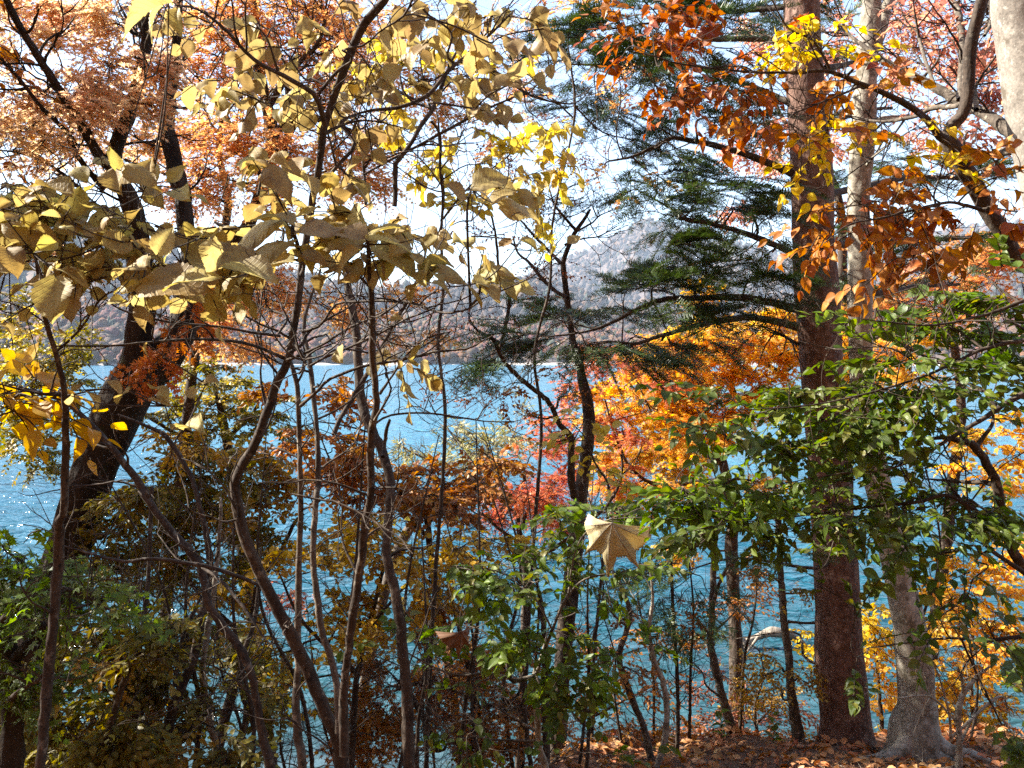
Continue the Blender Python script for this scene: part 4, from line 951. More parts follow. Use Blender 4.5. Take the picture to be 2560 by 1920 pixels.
lk.crown('crown', [('B', 900, 850, 150, 80, 7), ('B', 1000, 950, 180, 90, 9), ('B', 1450, 900, 130, 90, 11), ('B', 1550, 1000, 130, 90, 9), ('B', 1100, 1250, 180, 80, 7), ('B', 1300, 1150, 120, 80, 7), ('B', 900, 1400, 220, 90, 10), ('B', 1200, 1420, 180, 80, 8), ('B', 1300, 1580, 150, 60, 6), ('B', 1350, 720, 130, 60, 7), ('B', 850, 1180, 130, 70, 6), ('E', 1180, 200, 150, 60, 5), ('E', 1130, 330, 120, 60, 5), ('E', 900, 450, 150, 60, 6), ('E', 600, 260, 150, 60, 5), ('E', 1320, 180, 90, 60, 4), ('E', 1100, 430, 100, 50, 5), ('E', 1270, 100, 80, 60, 4), ('B', 1700, 620, 90, 60, 5),
    ('E', 620, 780, 120, 50, 7), ('E', 780, 790, 120, 50, 8), ('E', 880, 850, 110, 50, 7), ('E', 700, 880, 110, 40, 6), ('E', 830, 920, 90, 40, 5), ('E', 980, 830, 80, 60, 5), ('E', 560, 860, 90, 50, 4), ('E', 1230, 760, 90, 50, 5), ('E', 1000, 930, 70, 40, 4)], 7.9, LM['maroon'], OVATE, (.028, .042), 7, (.14, .3), .35, .7, spread_y=.4, limb_r=.006, smooth=False)
lk.crown('lower_crown', [('E', 1080, 890, 90, 60, 8), ('E', 1050, 980, 100, 50, 8), ('E', 1180, 1020, 90, 40, 6), ('E', 1300, 740, 120, 40, 6), ('E', 1400, 900, 80, 40, 5)], 7.8, LM['brown'], OVATE, (.035, .055), 8, (.14, .26), .35, .6)
lk.finish('stem', sides=4)

# --- scarlet maple
r = trace('H', [(1140, 800, 44), (1150, 600, 42), (1135, 400, 38), (1110, 250, 32), (1085, 60, 26), ('E', 1085, 1480, 22), ('E', 1140, 1390, 18), ('E', 1090, 1330, 10)], 10.2, 0, .15, True)
t = Tree('maple_tree', base_of(r), 'scarlet maple with thin dark stems at the water just left of the golden tree')
t.limb('trunk', r, 'stem', 12, .05)
for pts in ([('H', 1130, 330, 26), ('H', 1000, 250, 20), ('H', 900, 160, 16), ('E', 860, 1600, 10), ('E', 800, 1560, 6)], [('H', 1110, 250, 24), ('H', 1170, 120, 20), ('E', 1250, 1480, 16), ('E', 1350, 1380, 12), ('E', 1420, 1250, 8)], [('H', 1140, 450, 30), ('H', 1400, 300, 24), ('E', 1650, 1520, 20), ('E', 1720, 1300, 15), ('E', 1650, 1050, 12), ('E', 1600, 800, 8), ('E', 1650, 660, 5)]):
    q = trace('H', pts, 10.2, rng.uniform(-.5, .5)); t.limb('limb', q, 'stem', 8, .04); t.branchlets(q, 8, .6, .008, 1)
t.crown('crown', [('E', 1650, 660, 190, 40, 34), ('E', 1550, 720, 90, 40, 14), ('E', 1500, 800, 120, 35, 16), ('E', 1950, 830, 130, 40, 22), ('E', 1400, 900, 100, 40, 12), ('E', 1630, 980, 110, 50, 22), ('E', 1300, 1110, 120, 55, 34), ('E', 1250, 1230, 140, 50, 34), ('E', 1400, 1250, 100, 60, 20), ('E', 1620, 1100, 110, 50, 24), ('E', 1700, 1350, 130, 70, 28), ('E', 1100, 1480, 160, 60, 40), ('E', 1250, 1520, 160, 70, 42), ('E', 1000, 1570, 110, 45, 22), ('E', 1350, 1400, 110, 70, 20), ('E', 1600, 1570, 180, 50, 28), ('H', 1150, 100, 180, 80, 40), ('H', 1000, 130, 140, 50, 24), ('H', 1350, 230, 160, 40, 26), ('H', 1280, 30, 120, 60, 22), ('H', 1230, 260, 100, 40, 14), ('E', 1800, 1130, 110, 50, 16), ('E', 1750, 700, 100, 40, 12), ('G', 1720, 620, 140, 45, 16)], 10.2, LM['red'], MAPLEF, (.045, .065), 11, (.16, .3), .25, .3, spread_y=.6, tier=.22, gap=.2, dens=2.3)
t.finish('stem', sides=4)

# --- golden maple by the water, behind the fir branches
r = trace('F', [('I', 430, 1250, 90), ('I', 425, 900, 80), ('I', 400, 330, 74), (420, 1620, 66), (380, 1450, 60), (350, 1300, 52), (330, 1150, 42), (420, 950, 34), (400, 800, 24), (450, 650, 14)], 11.3, .3, .2, True)
t = Tree('maple_tree', base_of(r), 'big golden orange maple glowing in the sun behind the fir branches')
t.limb('trunk', r, 'stem', 14, .05)
for pts in ([('F', 350, 1300, 44), ('F', 200, 1210, 34), ('F', 60, 1100, 26), ('F', -20, 950, 20), ('E', 1900, 1000, 14), ('E', 1800, 800, 8)], [('F', 720, 790, 30), ('F', 570, 690, 26), ('F', 430, 625, 22), ('F', 395, 540, 16), ('F', 390, 450, 10)], [('F', 330, 1150, 36), ('F', 200, 900, 26), ('F', 100, 720, 18), ('F', 80, 560, 10)], [('F', 370, 1400, 40), ('F', 100, 1420, 30), ('E', 1900, 1420, 24), ('E', 1750, 1300, 16), ('E', 1700, 1150, 8)], [('F', 420, 950, 30), ('F', 650, 800, 24), ('F', 900, 650, 18), ('F', 1250, 560, 12), ('F', 1450, 450, 8)]):
    q = trace('F', pts, 11.2, rng.uniform(-.9, .7)); t.limb('limb', q, 'stem', 9, .04); t.branchlets(q, 9, .7, .01, 2)
t.crown('crown', [('F', 150, 620, 200, 70, 60), ('F', 450, 560, 240, 70, 70), ('F', 300, 470, 220, 40, 34), ('F', 150, 800, 190, 80, 70), ('F', 500, 780, 190, 80, 64), ('F', 700, 650, 120, 90, 40), ('F', 650, 450, 140, 50, 30), ('F', 100, 1000, 170, 90, 64), ('F', 150, 1200, 190, 100, 70), ('F', 400, 1000, 180, 90, 40), ('F', 300, 1440, 190, 50, 34), ('F', 600, 1420, 160, 60, 24),
    ('E', 1850, 760, 170, 80, 60), ('E', 2000, 600, 130, 50, 30), ('E', 1750, 930, 160, 80, 56), ('E', 1950, 1000, 170, 110, 74), ('E', 1850, 1250, 190, 110, 70), ('E', 2050, 1300, 140, 110, 54), ('E', 1950, 1450, 140, 60, 30), ('E', 2050, 850, 130, 80, 44), ('E', 1700, 1180, 110, 80, 28), ('E', 1600, 1350, 90, 50, 16), ('E', 1600, 900, 120, 60, 22), ('E', 1620, 1230, 110, 60, 22), ('E', 1900, 1120, 160, 90, 50), ('F', 60, 870, 140, 80, 40), ('F', 620, 560, 160, 90, 40), ('F', 350, 700, 200, 90, 50), ('F', 600, 900, 170, 80, 36), ('F', 250, 1100, 200, 90, 44), ('E', 1950, 700, 160, 70, 36), ('F', 700, 480, 90, 60, 22), ('F', 1075, 700, 60, 150, 20), ('F', 1300, 760, 180, 60, 26), ('E', 1550, 1050, 130, 70, 22), ('E', 1760, 1450, 150, 60, 26), ('F', 1090, 500, 60, 130, 24), ('F', 1350, 640, 160, 50, 34), ('F', 1500, 520, 180, 70, 40), ('F', 1450, 800, 200, 50, 24), ('I', 120, 380, 160, 60, 14), ('F', 250, 330, 150, 60, 14)],
    11.3, LM['golden'], MAPLE, (.055, .085), 11, (.18, .34), .28, .35, spread_y=1.3, tier=.25, gap=.25, dens=3.0)
t.finish('stem', sides=4)

r = trace('F', [('I', 1560, 1150, 80), ('I', 1650, 500, 74), (1700, 1500, 66), (1760, 1000, 56), (1720, 600, 46), (1650, 350, 34), (1600, 100, 20)], 11.2, .3, .2, True)
t = Tree('maple_tree', base_of(r), 'deep orange maple seen between the grey beech and the curved stem')
t.limb('trunk', r, 'stem', 12, .05)
q = trace('F', [(1720, 600, 30), (1500, 420, 22), (1350, 330, 14), (1200, 280, 8)], 11.2, -.4); t.limb('limb', q, 'stem', 8, .04); t.branchlets(q, 8, .7, .01, 2)
q = trace('F', [(1680, 450, 30), (1850, 250, 22), (1950, 150, 12), (2050, 60, 8)], 11.2, .4); t.limb('limb', q, 'stem', 8, .04); t.branchlets(q, 8, .7, .01, 2)
t.crown('crown', [('F', 1300, 350, 180, 50, 44), ('F', 1550, 250, 220, 80, 70), ('F', 1850, 150, 220, 90, 74), ('F', 1680, 60, 190, 60, 46), ('F', 2000, 60, 140, 70, 34), ('F', 1420, 430, 180, 60, 40), ('F', 1700, 380, 170, 60, 34), ('C', 1900, 1500, 190, 70, 44), ('C', 1650, 1560, 170, 60, 36), ('F', 1900, 330, 150, 60, 24), ('F', 1180, 60, 60, 100, 10), ('C', 2050, 1380, 90, 80, 20), ('F', 1280, 180, 120, 50, 16)], 11.2, LM['orange'], MAPLE, (.05, .08), 11, (.2, .36), .28, .4, spread_y=.8, tier=.25, gap=.1, dens=2.0)
t.finish('stem', sides=4)

# --- far pink tree filling the sky between fir and beech
r = trace('C', [('F', 1080, 900, 60), ('F', 1060, 300, 54), (1040, 1200, 46), (900, 900, 34), (700, 700, 24), (600, 400, 14)], 12.5, .3, .2, True)
t = Tree('maple_tree', base_of(r), 'salmon pink tree showing through the gaps around the fir trunk')
t.limb('trunk', r, 'stem', 10, .05)
t.crown('crown', [('C', 480, 900, 150, 60, 30), ('C', 600, 290, 120, 80, 24), ('C', 690, 740, 120, 50, 16), ('C', 450, 1270, 120, 50, 18), ('C', 640, 1000, 110, 60, 14), ('C', 520, 170, 100, 40, 12), ('C', 1000, 880, 90, 80, 12), ('C', 1030, 780, 80, 60, 8), ('C', 650, 880, 100, 50, 14), ('C', 1010, 230, 80, 100, 12), ('C', 950, 40, 80, 60, 8), ('C', 1000, 1150, 60, 80, 6)], 12.5, LM['pink'], OVATE, (.055, .08), 10, (.2, .36), .3, .5, spread_y=.6, dens=1.8)
t.finish()

# --- willow at the waterline
r = trace('E', [('H', 420, 300, 60), (900, 1500, 50), (920, 1350, 40), (930, 1250, 28), (900, 1150, 14)], 11.0, 0, .1, True)
t = Tree('willow', base_of(r), 'pale silvery yellow willow leaning over the blue water in mid view')
t.limb('trunk', r, 'grey', 10, .05)
for pts in ([(920, 1350, 24), (780, 1200, 16), (680, 1090, 8), (640, 1070, 4)], [(920, 1330, 22), (1050, 1180, 14), (1100, 1060, 6)], [(900, 1400, 24), (600, 1290, 16), (420, 1200, 8), (400, 1120, 4)]):
    q = trace('E', pts, 11, rng.uniform(-.4, .4)); t.limb('limb', q, 'bleached', 7, .03); t.branchlets(q, 8, .5, .006, 1)
t.crown('crown', [('E', 950, 1180, 170, 50, 40), ('E', 800, 1150, 110, 45, 18), ('E', 880, 1250, 190, 40, 34), ('E', 670, 1190, 80, 35, 9), ('E', 500, 1240, 120, 40, 22), ('E', 1080, 1150, 90, 60, 16), ('E', 750, 1085, 80, 25, 7), ('E', 420, 1180, 60, 40, 7), ('E', 1130, 960, 90, 50, 7), ('E', 1000, 1100, 110, 30, 10), ('E', 900, 1310, 180, 30, 16)], 11.0, LM['willow'], NARROW, (.07, .11), 13, (.25, .45), .35, .5, 32, spread_y=.7, dens=1.15)
t.finish('grey', sides=4)

# --- many-stemmed viburnum in front, left of the middle
st = {}
def stem(pts, Y, dY=0.0, mat='stem', sides=12, tree=None, n=5, tl=.35, root=False, part='stem', c='E', dep=1):
    q = trace(c, pts, Y, dY, .04, root); tree.limb(part, q, mat, sides, .05)
    if n: tree.branchlets(q, n, tl, .0045, dep, .25, .3)
    return q
b0 = trace('G', [(2030, 1659, 90), (2000, 1500, 80)], 2.7, 0, 0, True)
vib = Tree('viburnum', base_of(b0), 'clump of thin dark stems left of the middle under large faded olive leaves', 'shrub')
A_ = stem([('G', 2030, 1659, 88), ('G', 2000, 1500, 80), ('G', 1900, 1250, 78), ('G', 1790, 1000, 74), ('G', 1690, 800, 70), ('G', 1590, 600, 66), ('G', 1500, 420, 64), ('G', 1430, 220, 64), ('G', 1395, 50, 62), ('D', 1390, 1450, 58), ('D', 1440, 1310, 56), ('D', 1540, 1120, 54), ('D', 1600, 950, 50), ('D', 1650, 800, 50), ('D', 1705, 680, 46), ('D', 1740, 500, 46), ('D', 1765, 350, 44), ('D', 1785, 180, 44), ('A', 1840, 1250, 40), ('A', 1885, 1020, 42), ('A', 1920, 780, 44), ('A', 1980, 580, 42), ('A', 2050, 380, 44), ('A', 2110, 230, 46), ('B', 200, 130, 48), ('B', 240, 80, 50), ('B', 310, 0, 46), ('B', 400, -150, 36)], 2.7, -.3, 'stem', 16, vib, 10, .4, True)
st['b'] = stem([('G', 1790, 1659, 56), ('G', 1770, 1500, 54), ('G', 1755, 1300, 46), ('G', 1765, 1000, 42), ('G', 1770, 500, 38), ('G', 1780, 200, 34), ('D', 1782, 1600, 32), ('D', 1775, 1200, 30), ('D', 1770, 1000, 30), ('D', 1755, 820, 28), ('D', 1715, 690, 26)], 2.75, 0, 'grey', 12, vib, 5, .3, True)
st['c'] = stem([('G', 2005, 1450, 44), ('G', 2000, 1200, 42), ('G', 1960, 1000, 42), ('G', 1905, 850, 40), ('G', 1880, 650, 40), ('G', 1857, 450, 38), ('G', 1862, 200, 36), ('G', 1880, 0, 36), ('D', 1885, 1450, 34), ('D', 1885, 1250, 32), ('D', 1868, 1000, 30), ('D', 1848, 800, 28), ('D', 1825, 640, 26), ('D', 1800, 500, 24), ('D', 1830, 350, 18), ('D', 1900, 150, 12)], 2.6, .3, 'grey', 12, vib, 7, .35)
D_ = stem([('G', 2040, 1580, 60), ('H', 70, 1250, 52), ('H', 90, 1050, 50), ('H', 110, 850, 50), ('H', 140, 650, 50), ('H', 180, 400, 50), ('H', 195, 200, 48), ('E', 225, 1520, 46), ('E', 230, 1250, 44), ('E', 237, 1100, 44), ('E', 268, 950, 42), ('E', 257, 850, 42), ('E', 243, 700, 42), ('E', 236, 400, 38), ('E', 230, 250, 34), ('E', 218, 80, 26), ('B', 212, 1470, 20)], 2.5, -.3, 'stem', 14, vib, 6, .3)
E_ = stem([('H', 455, 1659, 76), ('H', 450, 1450, 70), ('H', 440, 1150, 66), ('H', 420, 950, 64), ('H', 395, 740, 60), ('H', 365, 580, 58), ('H', 330, 460, 56), ('H', 322, 330, 54), ('H', 340, 150, 54), ('H', 348, 20, 54), ('E', 350, 1430, 54), ('E', 322, 1300, 56), ('E', 270, 1170, 58), ('E', 210, 1050, 58), ('E', 172, 900, 56), ('E', 152, 700, 54), ('E', 140, 500, 52), ('E', 110, 350, 46), ('E', 88, 200, 40), ('E', 60, 60, 32), ('B', 20, 1400, 26)], 3.2, .3, 'stem', 16, vib, 8, .4, True)
stem([('E', 10, 1130, 30), ('E', 60, 1010, 28), ('E', 135, 895, 28), ('E', 220, 750, 26), ('E', 300, 600, 26), ('E', 400, 420, 24), ('E', 470, 290, 20), ('E', 530, 150, 14), ('B', 560, 1480, 10)], 3.0, .2, 'stem', 10, vib, 6, .3)
stem([('E', 300, 1260, 28), ('E', 312, 1180, 24), ('E', 322, 1110, 22), ('E', 342, 1042, 16)], 3.2, 0, 'stem', 8, vib, 0)
stem([('E', 285, 885, 20), ('E', 350, 790, 14), ('E', 450, 650, 12), ('E', 560, 560, 10), ('E', 700, 520, 7)], 2.35, -.3, 'stem', 8, vib, 3, .2)
# limbs in the upper half
for pts, Y, dy in (([('A', 1925, 740, 34), ('A', 1870, 570, 30), ('A', 1700, 460, 28), ('A', 1500, 350, 22), ('A', 1330, 170, 18), ('A', 1180, 60, 14), ('A', 1040, 30, 10)], 2.4, -.5),
                   ([('A', 1885, 560, 18), ('A', 2000, 420, 20), ('A', 2100, 350, 18), ('B', 60, 300, 16), ('B', 200, 260, 12), ('B', 290, 180, 10), ('B', 420, 100, 14), ('B', 470, 10, 14), ('B', 500, -80, 10)], 2.45, -.2),
                   ([('A', 1880, 1120, 24), ('A', 2000, 980, 22), ('A', 2100, 850, 20), ('B', 50, 730, 18), ('B', 200, 660, 16), ('B', 380, 640, 22), ('B', 560, 570, 24), ('B', 680, 430, 22), ('B', 820, 310, 18), ('B', 960, 180, 14), ('B', 1080, 60, 9)], 2.5, .3),
                   ([('A', 1990, 980, 14), ('A', 1960, 850, 14), ('A', 1935, 770, 12)], 2.45, 0),
                   ([('B', 370, 1220, 30), ('B', 375, 1000, 30), ('B', 385, 960, 28), ('B', 470, 850, 26), ('B', 530, 740, 26), ('B', 590, 660, 28), ('B', 620, 590, 26), ('B', 690, 400, 20), ('B', 760, 250, 12), ('B', 770, 100, 6)], 3.0, .2),
                   ([('B', 200, 1210, 20), ('B', 190, 1040, 18), ('B', 180, 870, 16), ('B', 150, 700, 10)], 3.0, .1),
                   ([('B', 190, 1035, 14), ('B', 340, 950, 14), ('B', 500, 870, 16), ('B', 680, 770, 18), ('B', 850, 680, 16), ('B', 1020, 600, 12), ('B', 1150, 560, 8), ('B', 1300, 600, 5)], 3.0, .3),
                   ([('B', 690, 390, 16), ('B', 800, 360, 18), ('B', 930, 410, 18), ('B', 1030, 460, 18), ('B', 1130, 540, 16), ('B', 1250, 590, 12), ('B', 1440, 610, 8), ('B', 1550, 500, 4)], 3.1, .5),
                   ([('B', 590, 720, 14), ('B', 640, 800, 16), ('B', 640, 1000, 15), ('B', 655, 1200, 14), ('B', 620, 1400, 10), ('E', 420, 130, 8)], 3.0, .3)):
    stem(pts, Y, dy, 'stem', 9, vib, 7, .28)
# long bare arms across the hills and the water
for pts, Y, dy in (([('D', 1790, 520, 20), ('D', 1900, 480, 18), ('E', 20, 360, 16), ('E', 150, 342, 16), ('E', 300, 338, 16), ('E', 460, 345, 16), ('E', 600, 395, 15), ('E', 700, 408, 14), ('E', 820, 380, 12), ('E', 900, 320, 8), ('E', 1000, 280, 5)], 2.5, -.4),
                   ([('D', 1700, 690, 20), ('E', -60, 600, 16), ('E', 60, 520, 15), ('E', 180, 460, 14), ('E', 300, 415, 14), ('E', 450, 300, 10), ('E', 540, 180, 6)], 2.5, -.3),
                   ([('D', 1780, 960, 22), ('D', 1880, 870, 20), ('E', -10, 800, 18), ('E', 200, 720, 17), ('E', 400, 690, 16), ('E', 600, 640, 14), ('E', 800, 622, 12), ('E', 880, 580, 8), ('E', 960, 540, 5)], 2.5, -.2),
                   ([('D', 1840, 720, 18), ('E', 0, 650, 16), ('E', 120, 605, 15), ('E', 300, 520, 14), ('E', 450, 440, 12), ('E', 620, 370, 8), ('E', 700, 250, 5)], 2.4, -.3),
                   ([('E', 262, 1060, 14), ('E', 330, 1020, 13), ('E', 450, 1002, 12), ('E', 600, 1005, 11), ('E', 750, 1026, 10), ('E', 900, 1050, 8), ('E', 1080, 1055, 5)], 2.4, .2),
                   ([('E', 860, 1045, 8), ('E', 905, 965, 7), ('E', 930, 955, 4)], 2.5, 0),
                   ([('D', 1710, 690, 24), ('D', 1580, 630, 20), ('D', 1440, 585, 20), ('D', 1250, 565, 18), ('D', 1000, 572, 16), ('D', 700, 600, 14), ('D', 330, 605, 10)], 2.6, -.6),
                   ([('D', 1660, 545, 18), ('D', 1500, 525, 16), ('D', 1300, 490, 15), ('D', 1050, 470, 14), ('D', 850, 430, 13), ('D', 700, 380, 10), ('D', 600, 310, 8), ('D', 480, 230, 5)], 2.5, -.5),
                   ([('D', 1640, 545, 16), ('D', 1700, 430, 14), ('D', 1560, 380, 12), ('D', 1430, 280, 10), ('D', 1380, 180, 7)], 2.5, .2), ([('D', 1700, 650, 22), ('D', 1790, 600, 20), ('D', 1830, 520, 18), ('D', 1950, 440, 14), ('D', 2100, 350, 10), ('E', 150, 250, 6)], 2.5, .2),
                   ([('D', 1740, 590, 22), ('D', 1800, 680, 22), ('D', 1790, 740, 16), ('D', 1770, 770, 12)], 2.5, -.1),
                   ([('G', 1730, 35, 13), ('G', 1900, 70, 13), ('H', 0, 75, 13), ('H', 150, 140, 13), ('H', 300, 230, 14), ('H', 420, 310, 11), ('H', 440, 350, 8), ('H', 480, 390, 5)], 2.3, -.2)):
    stem(pts, Y, dy, 'stem', 8, vib, 6, .25)
# upper leaves, smaller and higher up
vib.crown('upper_leaves', [('B', 150, 30, 90, 30, 1), ('B', 380, 80, 90, 70, 3), ('B', 560, 80, 90, 60, 2), ('B', 700, 120, 90, 60, 3), ('B', 850, 60, 80, 50, 2), ('B', 950, 80, 80, 50, 2), ('B', 720, 220, 110, 60, 4), ('B', 900, 240, 110, 50, 4), ('B', 600, 230, 70, 50, 2), ('B', 1250, 170, 60, 50, 1), ('B', 1150, 110, 50, 40, 1),
    ('B', 300, 400, 100, 60, 2), ('B', 150, 480, 80, 50, 2), ('B', 260, 500, 80, 50, 1), ('B', 450, 480, 90, 60, 2), ('B', 700, 420, 90, 60, 2), ('B', 850, 420, 90, 60, 2), ('B', 740, 560, 90, 60, 2), ('B', 820, 640, 70, 50, 2), ('B', 130, 700, 60, 50, 1), ('B', 250, 730, 60, 50, 1), ('B', 1050, 500, 90, 50, 2), ('B', 540, 250, 80, 50, 1), ('B', 100, 1040, 60, 50, 1), ('B', 580, 1430, 40, 40, 1),
    ('A', 1480, 360, 70, 50, 1), ('A', 1700, 320, 90, 60, 1), ('A', 1860, 480, 70, 50, 1), ('A', 1590, 580, 60, 50, 1), ('A', 1750, 550, 60, 40, 1), ('A', 1930, 600, 60, 60, 1), ('A', 1400, 480, 90, 40, 1), ('A', 2000, 230, 70, 60, 1), ('A', 1540, 150, 60, 50, 1), ('A', 1230, 120, 80, 50, 1), ('A', 2060, 1040, 60, 50, 1), ('A', 1220, 500, 60, 60, 1), ('A', 1290, 610, 40, 40, 1), ('A', 1770, 1060, 60, 40, 1), ('E', 420, 730, 80, 30, 1), ('E', 290, 660, 60, 40, 1)],
    2.7, LM['olivey'], VIB, (.05, .08), 4, (.08, .16), .5, .8, 60, deep=.9, spread_y=.3, smooth=True, hang=.3, limb_r=.004, upn=(0, -.6, .7), dens=.85)

def big_leaves(tree, part, spec, Y, mat, yj=.12, wide=1.0, stalks=True, root=None):
    """large single leaves: (sheet, base x, base y, tip x, tip y)"""
    B = []; D = []; S = []; Nn = []
    bf = Buf(); stl = []
    for sp in spec:
        c, x0, y0, x1, y1 = sp[:5]
        y = Y + rng.uniform(-yj, yj)
        a = P(c, x0, y0, y); b = P(c, x1, y1, y + rng.uniform(-.05, .03))
        B.append(a); D.append(b - a); S.append(np.linalg.norm(b - a) * rng.uniform(.68, .94))
        Nn.append(np.array([rng.normal(0, .45), -rng.uniform(.15, .8), rng.uniform(.5, 1.0)]))
        nd = tree.nodearr(); j = np.argmin(np.linalg.norm(nd[:, :3] - a, axis=1) - .2 * (nd[:, 1] > a[1])); q = nd[j, :3]
        d = np.linalg.norm(q - a)
        mid = (q + a) / 2 - np.array([0, 0, .05]) * d + rng.normal(0, .04, 3) * d
        stl.append(catmull(np.array([q, mid, a]), 8))
    put_leaves(bf, np.array(B), np.array(D), np.array(Nn), np.array(S), VIB, 0, True)
    R = np.tile(np.linspace(.0022, .0012, 8), (len(stl), 1))
    V, F = tubes(np.array(stl), R, 5); bf.add(V, F, None, 1, True)
    return bf.build(part, [mat, BARK['stem']], tree.o, tree.base)
# the big faded leaves gathered round the main shoot
vib.ghost(np.array([[*P('E', 215, 60, 2.0), .006], [*P('B', 212, 1425, 1.9), .005]]), 8)
vib.twig([P('E', 225, 250, 2.15), P('E', 215, 60, 2.0), P('B', 212, 1425, 1.9)], .006, .004, 8)
vib.twig([P('D', 1785, 180, 2.45), P('A', 1800, 1560, 2.1), P('A', 1730, 1370, 1.9)], .006, .004, 8)
vib.ghost(np.array([[*P('A', 1800, 1560, 2.1), .006], [*P('A', 1730, 1330, 1.9), .005]]), 8)
vib.twig([P('A', 1530, 1150, 2.5), P('A', 1550, 1050, 2.2), P('A', 1570, 970, 2.1)], .005, .003, 8)
vib.ghost(np.array([[*P('A', 1560, 1000, 2.15), .006], [*P('A', 1570, 970, 2.1), .005]]), 4)
vib.twig([P('E', 820, 380, 2.2), P('B', 800, 1250, 2.1), P('B', 830, 1120, 2.0)], .004, .003, 8)
vib.ghost(np.array([[*P('E', 820, 300, 2.15), .004], [*P('B', 830, 1120, 2.0), .003]]), 8)
vib.twig([P('E', 820, 380, 2.2), P('E', 870, 300, 2.1), P('E', 880, 230, 2.0)], .004, .003, 8)
vib.ghost(np.array([[*P('E', 870, 300, 2.1), .004], [*P('E', 880, 230, 2.0), .003]]), 4)
big_leaves(vib, 'large_leaves', [('A', 1690, 1310, 1270, 1300), ('A', 1720, 1310, 1960, 1150), ('A', 1740, 1320, 1500, 1180), ('A', 1760, 1380, 2060, 1330), ('A', 1740, 1440, 1270, 1420), ('A', 1750, 1480, 1900, 1610), ('A', 1550, 960, 1490, 820), ('A', 1560, 990, 1420, 1090), ('A', 1580, 990, 1730, 1090), ('A', 1600, 960, 1720, 960), ('A', 1500, 950, 1380, 930),
    ('B', 200, 1410, 40, 1190), ('B', 220, 1390, 510, 1260), ('B', 230, 1430, 540, 1370), ('B', 180, 1450, -70, 1430), ('B', 260, 1460, 560, 1610), ('B', 230, 1480, 420, 1640), ('B', 150, 1500, -60, 1600), ('B', 190, 1400, -90, 1330), ('B', 840, 1110, 1070, 975), ('B', 950, 1205, 1075, 1065), ('B', 1000, 1210, 1280, 1180), ('B', 790, 1170, 650, 1040), ('B', 620, 1170, 525, 1225), ('B', 640, 1590, 940, 1620), ('B', 930, 1610, 850, 1510), ('E', 590, 230, 790, 270), ('E', 870, 240, 1015, 375), ('E', 840, 230, 1010, 215), ('E', 990, 160, 1085, 150), ('B', 1060, 1420, 990, 1490), ('B', 1120, 1430, 1240, 1460), ('B', 1400, 1440, 1480, 1405), ('B', 860, 1190, 940, 1230), ('B', 590, 1390, 570, 1480), ('B', 700, 1340, 760, 1310),
    ('A', 1770, 1500, 2060, 1570), ('A', 1700, 1500, 1480, 1600), ('B', 120, 1560, 180, 1659), ('D', 1790, 60, 1990, 110), ('D', 1740, 90, 1520, 130), ('B', 900, 1480, 790, 1440), ('E', 480, 680, 560, 600), ('E', 330, 460, 450, 440), ('E', 400, 690, 410, 760), ('E', 460, 690, 500, 745), ('D', 2000, 620, 2010, 700)], 1.95, LM['viburnum'])
vib.crown('small_leaves', [('A', 1350, 1350, 160, 60, 4), ('A', 1650, 1250, 160, 60, 4), ('A', 1850, 1400, 160, 60, 4), ('A', 2050, 1420, 140, 60, 4), ('A', 1500, 1540, 200, 60, 5), ('B', 350, 1330, 160, 60, 4), ('B', 100, 1300, 120, 80, 3), ('B', 400, 1550, 160, 60, 4), ('B', 750, 1560, 150, 50, 3), ('B', 900, 1640, 120, 30, 2), ('A', 1600, 1000, 120, 80, 3), ('B', 950, 1120, 150, 60, 3), ('D', 1650, 120, 200, 50, 4), ('D', 1350, 170, 160, 50, 3)], 2.1, LM['viburnum'], VIB, (.045, .08), 4, (.08, .14), .4, .5, 60, deep=.8, smooth=True, limb_r=.003, upn=(0, -.35, 1))
vib.finish('stem', sides=5)

